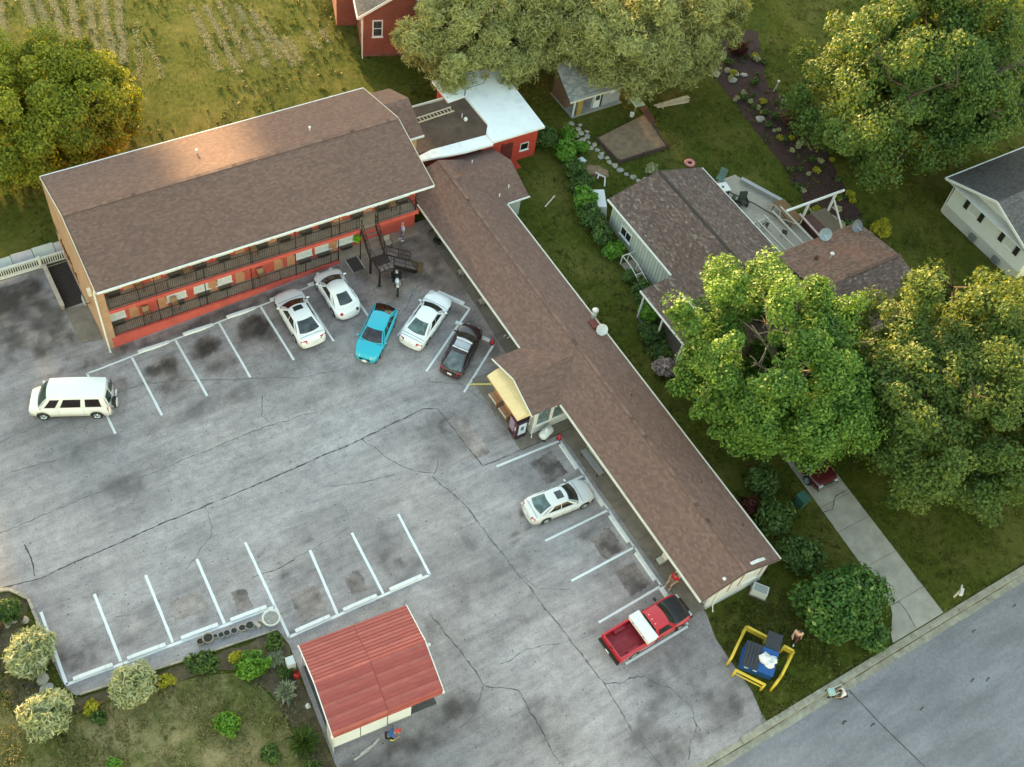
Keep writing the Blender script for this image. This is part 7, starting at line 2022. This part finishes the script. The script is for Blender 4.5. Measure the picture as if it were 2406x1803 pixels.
# ================================================================ VEGETATION
def leaf_cloud(seed, centers, cl_r, per, leaf, aspect=1.0, up=.35, flat=.75, ctint=None, spread=.5, core=None, norm_up=.25, shellp=.32):
    """quads scattered through clumps; returns coords (4N,3) and tints"""
    rs = np.random.RandomState(seed)
    n = len(centers)
    C = np.repeat(np.asarray(centers), per, 0)
    Rr = np.repeat(np.asarray(cl_r) * np.ones(n), per)
    ct = np.repeat(ctint if ctint is not None else rs.rand(n), per)
    N = len(C)
    d = rs.normal(size=(N, 3)); d /= np.linalg.norm(d, axis=1, keepdims=True)
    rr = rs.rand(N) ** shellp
    off = d * rr[:, None]; off[:, 2] = off[:, 2] * flat + up * (1 - rr) * .5
    P = C + off * Rr[:, None]
    out = d.copy()
    if core is not None:
        o = P - core; o /= np.linalg.norm(o, axis=1, keepdims=True) + 1e-6
        out = out * .6 + o * .6
    nrm = out * .8 + rs.normal(size=(N, 3)) * .55; nrm[:, 2] += norm_up
    nrm /= np.linalg.norm(nrm, axis=1, keepdims=True)
    a = np.cross(nrm, rs.normal(size=(N, 3))); a /= np.linalg.norm(a, axis=1, keepdims=True)
    b = np.cross(nrm, a)
    s = leaf * (.65 + .7 * rs.rand(N))
    A = a * (s * aspect)[:, None]; Bv = b * (s / max(aspect, .4) ** .5)[:, None] * .62
    co = np.stack([P - A, P - Bv * .9 + nrm * (s * .1)[:, None], P + A, P + Bv * .9 + nrm * (s * .1)[:, None]], 1).reshape(-1, 3)
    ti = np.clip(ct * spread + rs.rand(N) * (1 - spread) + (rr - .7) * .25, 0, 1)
    return co, ti
def crown_centers(seed, c, r3, n, lobes=5, lob=.22, zmin=None, shell=.55, gaps=0.0):
    rs = np.random.RandomState(seed)
    i = np.arange(n) + .5
    ph = np.arccos(1 - 2 * i / n); th = math.pi * (1 + 5 ** .5) * i
    d = np.stack([np.cos(th) * np.sin(ph), np.sin(th) * np.sin(ph), np.cos(ph)], 1) + rs.normal(size=(n, 3)) * .10
    d /= np.linalg.norm(d, axis=1, keepdims=True)
    k = np.ones(n)
    for q in range(lobes):
        w = rs.normal(size=3); w /= np.linalg.norm(w)
        k += lob * (np.exp(-((1 - d @ w) / .25)) - .25)
    for q in range(int(gaps)):
        w = rs.normal(size=3); w[2] = abs(w[2]) * .5; w /= np.linalg.norm(w)
        k -= .35 * np.exp(-((1 - d @ w) / .06))
    k = np.clip(k / np.percentile(k, 80), .45, 1.12)
    rad_ = shell + (1 - shell) * rs.rand(n) ** .5
    P = np.asarray(c) + d * np.asarray(r3) * (k * rad_)[:, None]
    if zmin is not None:
        P = P[P[:, 2] > zmin]
    return P
BARK = mat('bark', (.085, .060, .045), .95, 0, .3, 4, .6, 14)
BARKP = mat('pale_bark', (.24, .20, .15), .95, 0, .3, 4, .6, 14)
def limb_set(t, base, c, r3, n, seed, r0, m=BARK, twig=True):
    rr = random.Random(seed)
    bx, by, bz = base
    fork = Vector((bx + (c[0] - bx) * .4, by + (c[1] - by) * .4, bz + (c[2] - bz) * .55))
    MB().tube([(bx, by, bz - .3), (bx + .05, by, bz + .5), Vector((bx, by, bz)).lerp(fork, .6), fork], [r0 * 1.4, r0, r0 * .85, r0 * .75], 10).build('trunk', m, t, True)
    mb = MB()
    for k in range(n):
        a = 2 * math.pi * k / n + rr.uniform(-.4, .4); e = rr.uniform(.1, 1.2)
        tip = Vector((c[0] + r3[0] * .85 * math.cos(a) * math.cos(e), c[1] + r3[1] * .85 * math.sin(a) * math.cos(e), c[2] + r3[2] * .8 * math.sin(e)))
        mid = fork.lerp(tip, .5) + Vector((rr.uniform(-.5, .5), rr.uniform(-.5, .5), rr.uniform(.2, .8)))
        mb.tube([fork, mid, tip], [r0 * .5, r0 * .28, .03], 6)
        if twig:
            for q in range(5):
                s = mid.lerp(tip, rr.random()); e2 = s + Vector((rr.uniform(-1, 1), rr.uniform(-1, 1), rr.uniform(-.1, .9))) * r3[2] * .35
                mb.tube([s, s.lerp(e2, .5) + Vector((0, 0, .1)), e2], [r0 * .16, r0 * .09, .012], 5)
    mb.build('limbs', m, t, True)
def tree(name, label, base, c, r3, ncl, per, cl_r, leaf, lm, seed, r0=.3, zmin=None, lobes=6, lob=.25, shell=.5, gaps=0, n_limb=8, bark=BARK, aspect=1.0, flat=.75, spread=.5, extra=None):
    t = thing(name, label, 'tree', (0, 0, 0))
    limb_set(t, base, c, r3, n_limb, seed, r0, bark)
    nb = max(20, ncl // 5)
    Bc = crown_centers(seed, c, r3, nb, lobes, lob, zmin, shell, gaps)
    rs = np.random.RandomState(seed + 9)
    sub = rs.randint(4, 11, len(Bc))
    P = np.repeat(Bc, sub, 0)
    od = P - np.asarray(c); od /= np.linalg.norm(od, axis=1, keepdims=True) + 1e-6
    jit = rs.normal(size=P.shape); jit /= np.linalg.norm(jit, axis=1, keepdims=True)
    P = P + (jit * .75 + od * .25 + np.array([0, 0, .15])) * cl_r * 1.5 * rs.rand(len(P))[:, None] ** .6
    bt = np.repeat(rs.rand(len(Bc)), sub) * .6 + rs.rand(len(P)) * .4
    if zmin is not None:
        kk = P[:, 2] > zmin; P = P[kk]; bt = bt[kk]
    if extra is not None: P = np.concatenate([P, extra])
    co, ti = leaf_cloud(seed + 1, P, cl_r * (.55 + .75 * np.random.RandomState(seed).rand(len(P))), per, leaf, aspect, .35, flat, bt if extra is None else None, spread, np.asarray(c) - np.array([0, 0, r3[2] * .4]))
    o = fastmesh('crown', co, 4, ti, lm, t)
    return t
L_MAPLE = leafmat('maple_leaf', [(0, (.030, .076, .014)), (.4, (.082, .175, .028)), (.75, (.155, .285, .045)), (1, (.26, .385, .08))], .28, (1.4, 1.2, .45))
L_OLIVE = leafmat('olive_leaf', [(0, (.042, .078, .019)), (.4, (.086, .152, .034)), (.75, (.140, .220, .050)), (1, (.22, .28, .075))], .38, (1.6, 1.1, .4))
L_LEFT = leafmat('left_tree_leaf', [(0, (.085, .125, .016)), (.45, (.20, .255, .028)), (.8, (.34, .37, .038)), (1, (.48, .45, .05))], .38, (1.4, 1.2, .4))
L_WILL = leafmat('willow_leaf', [(0, (.15, .165, .060)), (.4, (.28, .305, .115)), (.75, (.40, .42, .165)), (1, (.52, .52, .24))], .35, (1.3, 1.15, .6))
L_BIG = leafmat('big_tree_leaf', [(0, (.040, .078, .020)), (.4, (.082, .150, .034)), (.75, (.135, .220, .05)), (1, (.24, .31, .085))], .38, (1.55, 1.15, .4))
L_SHR = leafmat('shrub_leaf', [(0, (0.029, 0.058, 0.016)), (.5, (0.072, 0.130, 0.029)), (1, (0.143, 0.221, 0.052))], .3)
L_LUSH = leafmat('lush_leaf', [(0, (0.024, 0.060, 0.014)), (.5, (0.054, 0.132, 0.024)), (.85, (0.108, 0.204, 0.036)), (1, (0.360, 0.408, 0.144))], .25)
L_VAR = leafmat('variegated_leaf', [(0, (.15, .18, .06)), (.4, (.33, .36, .16)), (.8, (.50, .51, .30)), (1, (.62, .60, .42))], .25, (1.1, 1.1, .8))
L_YEL = leafmat('golden_leaf', [(0, (.16, .17, .012)), (.5, (.34, .34, .02)), (1, (.50, .47, .05))], .3)
L_BRT = leafmat('bright_leaf', [(0, (.05, .13, .012)), (.5, (.12, .27, .025)), (1, (.24, .42, .06))], .3)
L_PALE = leafmat('pale_spear_leaf', [(0, (.16, .20, .12)), (.5, (.32, .36, .25)), (1, (.50, .52, .40))], .2)
L_RED = leafmat('red_leaf', [(0, (.035, .010, .010)), (.5, (.085, .022, .018)), (1, (.16, .05, .03))], .3)
L_PINK = leafmat('pink_bloom', [(0, (.20, .12, .10)), (.5, (.46, .34, .33)), (1, (.66, .56, .55))], .2, (1, 1, 1))

tree('maple_tree', 'bright green maple between the siding house and the driveway', (43.5, 24.3, 0), (41.9, 24.8, 6.5), (7.5, 7.2, 5.4), 500, 250, .88, .112, L_MAPLE, 101, .34, 1.0, 9, .16, .50, 5, 10, BARKP, 1.0, .8, .35)
tree('shade_tree', 'big olive-green tree at the right edge beyond the driveway', (51.8, 18.2, 0), (50.7, 18.4, 6.9), (8.8, 8.4, 6.3), 600, 220, .95, .115, L_OLIVE, 202, .42, 1.2, 9, .16, .42, 5, 10, BARK, 1.0, .8, .4)
tree('round_tree', 'round yellow-green tree on the lawn behind the motel', (8.0, 68.5, 0), (7.6, 67.7, 4.7), (8.6, 5.0, 4.3), 640, 200, .85, .11, L_LEFT, 303, .36, .8, 9, .07, .55, 3, 10, BARK, 1.0, .8, .4)
tree('willow_tree', 'pale willow overhanging the brick house and white roof', (43.0, 65.0, .85), (43.0, 63.0, 6.4), (8.4, 5.8, 4.7), 900, 130, .85, .105, L_WILL, 404, .34, 1.8, 8, .10, .35, 3, 14, BARKP, 1.9, .7, .4)
tree('willow_tree', 'pale willow hanging over the garden shed roof', (54.0, 60.0, .85), (54.0, 57.4, 6.7), (8.8, 5.8, 5.0), 900, 120, .85, .105, L_WILL, 505, .34, 2.4, 8, .10, .35, 3, 14, BARKP, 1.9, .7, .4)
tree('willow_tree', 'pale willow between the other two behind the outbuilding', (48.0, 63.5, .85), (48.2, 62.0, 6.4), (5.5, 4.5, 4.2), 460, 120, .85, .105, L_WILL, 515, .3, 2.4, 8, .10, .35, 3, 10, BARKP, 1.9, .7, .4)
tree('oak_tree', 'tall dark green tree with sunlit yellow side above the white house', (70.0, 40.8, .4), (71.2, 42.2, 7.6), (11.0, 9.2, 7.2), 820, 170, 1.1, .135, L_BIG, 606, .55, 1.5, 9, .18, .42, 6, 12, BARK, 1.0, .8, .4)

for i, (x, y, rx, rz_) in enumerate(((-32, 104, 9, 6.5), (48, 104, 9, 5.6), (66, 100, 9, 5.6), (83, 96, 9, 5.6), (97, 92, 9, 5.6))):  # out-of-view trees added to keep the low sun off the lawns
    tag(tree('sun_blocker_tree', 'unseen broad tree added beyond the mown field to block low sun', (x, y, 0), (x, y, rz_ + 1.5), (rx, 6, rz_), 260, 36, 1.3, .40, L_BIG, 700 + i, .4, .5, 6, .2, .5, 2, 6), group='unseen shading trees beyond the mown field')

for i, (x, y, z_, rx) in enumerate(((14.5, 107, 14.6, 4.6), (30.0, 107, 14.5, 5.5), (38.5, 106, 14.5, 6.0))):  # unseen crowns added to shade the motel roof, gapped for one patch of sun
    tag(tree('sun_blocker_tree', 'unseen high-crowned tree added to shade the motel roof', (x, y, 0), (x, y, z_), (rx, 5, 3.6), 240, 36, 1.3, .40, L_BIG, 740 + i, .4, 9.5, 6, .2, .4, 2, 6), group='unseen tall shading trees beyond the mown field')
def shrub(name, label, x, y, r, h, lm, seed, group=None, leaf=.10, ncl=26, per=60, aspect=1.0, spear=False, cat='shrub', zb=0.0):
    t = on_ground(name, label, cat, x, y, R.uniform(0, 6), group, dz=zb)
    if spear:
        rs = np.random.RandomState(seed); N = ncl * per // 4
        d = rs.normal(size=(N, 3)); d[:, 2] = np.abs(d[:, 2]) + .25; d /= np.linalg.norm(d, axis=1, keepdims=True)
        L = (.55 + .45 * rs.rand(N))[:, None] * np.array([r, r, h])
        base = rs.normal(size=(N, 3)) * np.array([.15 * r, .15 * r, 0.02]); base[:, 2] = np.abs(base[:, 2])
        tip = base + d * L; mid = base + d * L * .55 + np.array([0, 0, .12 * h])
        sd = np.cross(d, np.array([0, 0, 1.0])); sd /= np.linalg.norm(sd, axis=1, keepdims=True) + 1e-6
        w = leaf * (.6 + .6 * rs.rand(N))[:, None]
        co = np.concatenate([np.stack([base, mid - sd * w, tip, mid + sd * w], 1)], 0).reshape(-1, 3)
        ti = rs.rand(N)
    else:
        rq = random.Random(seed * 7)
        P = crown_centers(seed, (0, 0, h * .50), (r * rq.uniform(.78, 1.15), r * rq.uniform(.78, 1.15), h * .5 * rq.uniform(.85, 1.1)), ncl, 5, .24, .05, .45, 4)
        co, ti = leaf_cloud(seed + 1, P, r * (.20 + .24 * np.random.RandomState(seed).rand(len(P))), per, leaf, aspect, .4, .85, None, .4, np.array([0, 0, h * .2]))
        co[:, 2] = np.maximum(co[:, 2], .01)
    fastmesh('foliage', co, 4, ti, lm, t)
    mb = MB()
    for k in range(4):
        a = k * 1.6; mb.tube([(0, 0, -.1), (r * .3 * math.cos(a), r * .3 * math.sin(a), h * .35), (r * .5 * math.cos(a), r * .5 * math.sin(a), h * .7)], [.03, .02, .008], 5)
    mb.build('stem', BARK, t)
    return t
# front garden
shrub('willow_shrub', 'cream variegated shrub leaning over the left end of the stall row', -4.5, 30.2, 1.28, 1.7, L_VAR, 11, 'cream variegated shrubs', .10, 90, 75, 1.8)
shrub('willow_shrub', 'cream variegated shrub at the bottom left garden corner', -4.55, 26.6, 1.2, 1.55, L_VAR, 12, 'cream variegated shrubs', .10, 90, 75, 1.8)
shrub('willow_shrub', 'cream variegated shrub below the middle of the lower stalls', -.45, 26.0, 1.3, 1.7, L_VAR, 13, 'cream variegated shrubs', .10, 90, 75, 1.8)
shrub('round_bush', 'dark clipped round bush at the far left garden tip', -4.75, 33.4, .75, 1.25, L_SHR, 14, None, .08, 50, 70)
shrub('bush', 'loose green bush beside the row of pots', 3.45, 25.6, .8, 1.2, L_SHR, 15, None, .10, 36, 50)
shrub('bush', 'small golden bush next to the bright green garden bush', 5.1, 25.2, .42, .6, L_YEL, 16, None, .07, 24, 50)
shrub('bush', 'bright green bush in the garden above the carport', 5.6, 24.2, .85, .9, L_BRT, 17, None, .10, 44, 55)
shrub('bush', 'olive yellow bush at the right end of the garden kerb', 7.3, 24.95, .55, .7, L_OLIVE, 18, None, .08, 26, 50)
shrub('grass_clump', 'dry straw-coloured clump near the utility box', 6.95, 24.2, .6, .6, L_PALE, 19, None, .03, 24, 60, spear=True, cat='plant')
shrub('bush', 'dark green bush beside the red gas cylinder', 7.15, 23.15, .45, .55, L_SHR, 20, None, .07, 26, 50)
shrub('yucca', 'pale spiky yucca left of the carport', 6.75, 22.15, .75, .75, L_PALE, 21, None, .045, 24, 60, spear=True, cat='plant')
shrub('bush', 'small golden bush in the turf below the third stall', 1.35, 25.7, .42, .55, L_YEL, 22, None, .07, 24, 50)
shrub('bush', 'small golden bush right of the bottom left variegated shrub', -2.55, 26.1, .42, .55, L_YEL, 23, None, .07, 24, 50)
shrub('bush', 'small dark bush below the left golden bush', -2.45, 25.5, .4, .4, L_SHR, 24, None, .07, 20, 40)
shrub('bush', 'green bush in the middle of the front garden turf', 3.3, 21.9, .75, .9, L_BRT, 25, None, .09, 36, 50)
shrub('ornamental_grass', 'dark green grass clump at the lower corner of the carport', 6.45, 19.2, 1.0, 1.0, L_SHR, 26, None, .03, 60, 60, spear=True, cat='plant')
shrub('bush', 'small green bush at the bottom edge of the front garden', -2.6, 22.7, .4, .5, L_BRT, 27, None, .08, 20, 40)
shrub('bush', 'low dark bush at the garden edge below the carport corner', 6.2, 17.2, .7, .7, L_SHR, 28, None, .09, 30, 50)
shrub('bush', 'low green bush in the bottom garden beside the dry patch', 4.6, 19.4, .6, .6, L_SHR, 29, None, .09, 30, 50)
shrub('bush', 'reddish low bush at the far left frame edge', -5.9, 32.9, .5, .5, L_RED, 30, None, .08, 20, 40)
# by the driveway
shrub('magnolia_bush', 'large glossy bush covering the driveway mouth by the street', 38.0, 11.2, 2.5, 3.7, L_LUSH, 31, None, .15, 130, 90)
shrub('bush', 'low dense bush at the street corner of the driveway', 38.4, 8.95, 1.15, 1.4, L_LUSH, 32, None, .12, 70, 70)
shrub('bush', 'loose shrub between the wing end and the driveway', 37.6, 15.2, 1.2, 2.0, L_SHR, 33, None, .12, 50, 60)
shrub('bush', 'dark shrub behind the wing under the maple shade', 38.0, 18.0, 1.3, 1.7, L_SHR, 34, None, .12, 46, 60)
shrub('bush', 'dark shrub by the green bin under the maple', 39.0, 20.6, 1.2, 1.5, L_SHR, 35, None, .12, 46, 60)
shrub('bush', 'reddish low shrub behind the wing gutter', 37.2, 19.6, .8, .9, L_RED, 36, None, .1, 26, 50)
# hedge between the wing and the siding house
hp = [(43.1, 51.4, .95, 1.5, 'northernmost hedge shrub beside the red outbuilding'), (42.9, 49.6, .9, 1.4, 'hedge shrub beside the earth mound'), (42.4, 47.9, .95, 1.6, 'hedge shrub above the white tarp box'), (41.7, 46.3, 1.0, 1.7, 'hedge shrub left of the white tarp box'), (41.2, 44.6, 1.0, 1.6, 'hedge shrub at the siding house corner'), (41.0, 42.9, .95, 1.4, 'hedge shrub before the pale board wall'), (41.1, 41.4, .7, 1.0, 'small hedge shrub below the board wall window'), (40.9, 37.2, 1.0, 1.3, 'hedge shrub at the foot of the side steps'), (41.0, 39.0, .6, .7, 'low hedge shrub beside the side steps'), (40.6, 35.6, 1.0, 1.4, 'hedge shrub at the porch corner'), (39.6, 34.0, .9, 1.2, 'hedge shrub beside the porch posts'), (39.3, 32.4, .8, 1.0, 'hedge shrub at the porch end')]
for i, (x, y, r_, h_, lb) in enumerate(hp): shrub('hedge_shrub', lb, x, y, r_, h_, L_SHR if i % 3 else L_BRT, 40 + i, 'hedge shrubs beside the siding house', .11, 44, 60)
shrub('hedge_shrub', 'tall narrow shrub at the corner of the white roof', 42.6, 53.4, 1.0, 2.0, L_SHR, 60, 'hedge shrubs beside the siding house', .11, 44, 60)
shrub('flowering_shrub', 'pink flowering shrub at the porch end under the maple', 38.6, 31.2, .85, 1.2, L_PINK, 61, None, .08, 44, 50)
shrub('bush', 'golden bush on the lawn behind the rusty roof', 62.6, 34.9, .85, 1.0, L_YEL, 62, None, .09, 40, 55)
shrub('bush', 'small green shrub at the corner of the white house', 67.9, 27.0, .5, 1.0, L_SHR, 63, None, .1, 24, 40)
shrub('bush', 'red-leaved bush in the mulch bed beside the tall oak', 63.9, 47.2, 1.6, 1.7, L_RED, 64, None, .11, 60, 60)
shrub('bush', 'red-leaved bush by the upper end of the mulch bed', 65.0, 57.0, .9, 1.1, L_RED, 65, None, .10, 36, 50)
shrub('bush', 'pale green bush in front of the siding house gable', 48.9, 47.6, .6, .5, L_VAR, 66, None, .08, 26, 50)
for i, (x, y) in enumerate(((44.8, 53.6), (44.9, 51.9))): shrub('bush', ('weedy clump at the top of the stone path', 'weedy clump halfway down the stone path')[i], x, y, .7, .7, L_BRT, 70 + i, None, .09, 26, 50)
# perennials in the mulch bed, each a plant of its own
proto = {}
kinds = [('green', L_SHR, 'small green perennial in the dark mulch bed'), ('pale', L_VAR, 'small pale perennial in the dark mulch bed'), ('gold', L_YEL, 'small yellow perennial in the dark mulch bed')]
rp = random.Random(21); cnt = 0
bx = [p[0] for p in BED]; by = [p[1] for p in BED]
while cnt < 84:
    x, y = rp.uniform(min(bx), max(bx)), rp.uniform(min(by), max(by))
    if not bool(pip(np.array([x]), np.array([y]), BED)[0]) or y > 57.5: continue
    k = rp.choice([0, 0, 1, 1, 2])
    nm, lm, lb = kinds[k]
    if k not in proto:
        proto[k] = shrub('perennial', lb, x, y, .28, .32, lm, 80 + k, 'perennials in the mulch bed', .06, 12, 26, cat='plant')
    else:
        c = copy_tree(proto[k]); c.location = (x, y, gzf(x, y)); s = rp.uniform(.6, 1.5); c.scale = (s, s, s); c.rotation_euler = (0, 0, rp.uniform(0, 6))
    cnt += 1
# weeds in the hanging pot
P = crown_centers(5, (0, 0, .1), (.28, .28, .3), 14, 3, .2); co, ti = leaf_cloud(6, P, .12, 40, .06); fastmesh('foliage', co, 4, ti, leafmat('lime_leaf', [(0, (.10, .32, .01)), (1, (.30, .62, .03))], .25), basket_root)

# ---------------------------------------------------------------- grass blades, clippings, leaf litter
L_GR = leafmat('grass_blade', [(0, (.040, .058, .008)), (.4, (.078, .100, .015)), (.75, (.125, .135, .026)), (1, (.19, .175, .05))], .35, (1.5, 1.2, .5))
L_GRD = leafmat('dry_grass_blade', [(0, (.060, .080, .018)), (.35, (.13, .15, .04)), (.7, (.24, .22, .09)), (1, (.42, .35, .19))], .3, (1.2, 1.1, .6))
def blades(name, polys, dens, h, lm, seed, holes=(), label=None, clump=.7, thresh=.0):
    rs = np.random.RandomState(seed)
    X = []; Y = []
    for poly in polys:
        xs = [p[0] for p in poly]; ys = [p[1] for p in poly]
        A = (max(xs) - min(xs)) * (max(ys) - min(ys)); n = int(A * dens)
        x = rs.uniform(min(xs), max(xs), n); y = rs.uniform(min(ys), max(ys), n)
        k = pip(x, y, poly)
        X.append(x[k]); Y.append(y[k])
    X = np.concatenate(X); Y = np.concatenate(Y)
    f = N2.fbm(X, Y, 1.1, 3)
    k = rs.rand(len(X)) < np.clip((f - .5) * 3 * clump + .6, .05, 1)
    for hpoly in holes: k &= ~pip(X, Y, hpoly)
    X = X[k]; Y = Y[k]; f = f[k]; n = len(X)
    Z = gz(X, Y) - .03
    a = rs.uniform(0, 2 * math.pi, n); hh = h * (.5 + rs.rand(n)) * (.6 + f)
    w = .022 + .03 * rs.rand(n)
    dx, dy = np.cos(a) * w, np.sin(a) * w
    lean = rs.normal(size=(n, 2)) * hh[:, None] * .6
    co = np.stack([np.stack([X - dx, Y - dy, Z], 1), np.stack([X + dx, Y + dy, Z], 1), np.stack([X + lean[:, 0], Y + lean[:, 1], Z + hh], 1)], 1).reshape(-1, 3)
    big = N1.fbm(X, Y, 5, 3)
    ti = np.clip(rs.rand(n) * .6 + (big - .5) * .9 + .2, 0, 1)
    o = fastmesh(name, co, 3, ti, lm)
    return tag(o, label, 'grass', kind='stuff')
BLD = [[(6, 48.5), (29.3, 48.5), (31.3, 59), (6, 59)], [(29, 29.9), (26.3, 29.9), (26.3, 36.3), (29, 36.3)], [(29, 14.9), (35.2, 14.9), (35.2, 48), (37.2, 48), (37.2, 53), (29, 53)], [(31, 52.4), (41.5, 52.4), (41.5, 60.3), (31, 60.3)], [(39.5, 27.5), (58.4, 26.2), (58.4, 34.6), (56.4, 44.2), (42.2, 44.4), (41.9, 36.2), (39.5, 36.2)], [(68, 26), (90, 26), (90, 35), (68, 35)], [(46.3, 55.3), (51.3, 55.3), (51.3, 58.7), (46.3, 58.7)], [(39.5, 8.0), (43.95, 8.0), (45, 28), (41.8, 28), (41.2, 10.2)], [(46.7, 49.2), (51.7, 49.2), (52.3, 53.4), (46.8, 52.4)]]
HOLES = BLD + [LOT, BED, GARDEN]
blades('grass', [[(-12, 57.6), (30, 58.8), (42, 62), (34, 90), (-2, 92)]], 62, .05, L_GR, 1, HOLES, 'short lawn grass behind the motel', .8)
blades('grass', [[(35.2, 8.1), (95, 8.1), (95, 62), (38, 66), (35.2, 46)]], 34, .10, L_GR, 2, HOLES, 'lawn grass around the two houses', .8)
blades('grass', [[(28, 8.1), (36, 8.1), (36, 16), (29.5, 16)]], 150, .12, L_GR, 3, HOLES + [[(30.2, 9.8), (33, 10.4), (31.7, 12.6), (29.9, 11.6)]], 'verge grass around the dumpster', .9)
blades('grass', [[(-14, 33), (-4, 33), (-3, 26.5), (7.4, 25.2), (7.2, 14), (-14, 12)]], 150, .13, L_GRD, 4, [LOT], 'patchy dry grass of the front garden', 1.3)
blades('grass', [[(29.3, 7.95), (36, 7.98), (44, 7.98), (110, 7.98), (110, 8.35), (44, 8.35), (36, 8.35), (29.3, 8.35)]], 200, .10, L_GRD, 6, [[(39.4, 7), (44, 7), (44, 9), (39.4, 9)]], 'ragged dry grass along the kerb', .6)
def clippings():
    rs = np.random.RandomState(8)
    rows = [((10.5, 90), (8.6, 80.3)), ((12.5, 90), (10.8, 80)), ((13.4, 90), (11.8, 79.5)), ((14.5, 90), (12.8, 79)), ((15.6, 88), (13.9, 78.5)), ((16.8, 86), (14.8, 77.5)), ((17.9, 86), (15.8, 76.4)), ((18.8, 84), (16.3, 75.4)), ((18.9, 80), (16.9, 73.3)), ((19.0, 77), (18.4, 72.5)),
            ((23.8, 80.5), (22.8, 71.5)), ((24.9, 79.8), (24.0, 70.5)), ((26.1, 80), (25.3, 71.8)), ((27.2, 79), (26.4, 70.5)), ((28.1, 78), (27.7, 71)), ((28.4, 76), (28.5, 69.8)), ((29.3, 73.5), (29.2, 70)), ((31.3, 73.7), (31.2, 71)), ((32.4, 73.2), (32.3, 71.5)), ((8.6, 90), (6.6, 80.5)), ((6.4, 90), (4.6, 81))]
    X = []; Y = []
    for i, (a, b) in enumerate(rows):
        L = math.hypot(a[0] - b[0], a[1] - b[1]); dens = 620 if i < 8 or i > 18 else (120 if i < 10 else 260)
        n = int(L * dens); s = rs.rand(n)
        gap = N3.at(s * L * 5.5 + i * 3.1, np.full(n, i * 1.7)) > (.0 if i < 8 else .25)
        s = s[gap]; n = len(s)
        X.append(a[0] + (b[0] - a[0]) * s + rs.normal(0, .17, n) + .05 * np.sin(s * 9 + i)); Y.append(a[1] + (b[1] - a[1]) * s + rs.normal(0, .1, n))
    X = np.concatenate(X); Y = np.concatenate(Y); n = len(X)
    Z = gz(X, Y) - .02 + .06 * rs.rand(n)
    a = rs.uniform(0, 6.28, n); l = .02 + .04 * rs.rand(n); w = .014
    P = np.stack([X, Y, Z], 1)
    u = np.stack([np.cos(a), np.sin(a), rs.normal(0, .3, n)], 1) * l[:, None]; v = np.stack([-np.sin(a), np.cos(a), rs.normal(0, .4, n)], 1) * w
    co = np.stack([P - u - v, P + u - v, P + u + v, P - u + v], 1).reshape(-1, 3)
    o = fastmesh('mown_clippings', co, 4, rs.rand(n), tintmat('hay', [(0, (.21, .175, .065)), (.5, (.36, .30, .13)), (1, (.54, .45, .24))], .9))
    tag(o, 'pale rows of dried mowing clippings on the lawn', 'clippings', kind='stuff')
clippings()

def tufts():
    rs = np.random.RandomState(31)
    areas = [([(-12, 58.6), (30, 59.0), (42, 62), (34, 90), (-2, 92)], 1500, L_GR), ([(35.2, 8.3), (95, 8.3), (95, 62), (38, 66), (35.2, 46)], 2600, L_GR), ([(29.4, 8.4), (36, 8.4), (36, 15), (30.6, 15)], 260, L_GR), ([(-14, 33), (-4.6, 33), (-4.2, 26.3), (5.8, 24), (6.8, 14), (-14, 12)], 1100, L_GRD)]
    for k, (poly, n, lm) in enumerate(areas):
        xs = [p[0] for p in poly]; ys = [p[1] for p in poly]
        x = rs.uniform(min(xs), max(xs), n * 2); y = rs.uniform(min(ys), max(ys), n * 2)
        ok = pip(x, y, poly)
        for h_ in BLD + [LOT]: ok &= ~pip(x, y, h_)
        ok &= N2.fbm(x, y, 3, 3) > .46
        x = x[ok][:n]; y = y[ok][:n]
        P = np.stack([x, y, gz(x, y) + .02], 1)
        co, ti = leaf_cloud(50 + k, P, .10 + .22 * rs.rand(len(P)), 12, .07, 1.6, .3, .35, None, .6)
        co[:, 2] = np.maximum(co[:, 2], gz(co[:, 0], co[:, 1]) - .02)
        tag(fastmesh('weed_tufts', co, 4, ti, lm), ('weeds scattered through the lawn behind the motel', 'weeds scattered through the lawns by the houses', 'weeds on the verge by the dumpster', 'weeds in the dry front garden turf')[k], 'weeds', kind='stuff')
tufts()
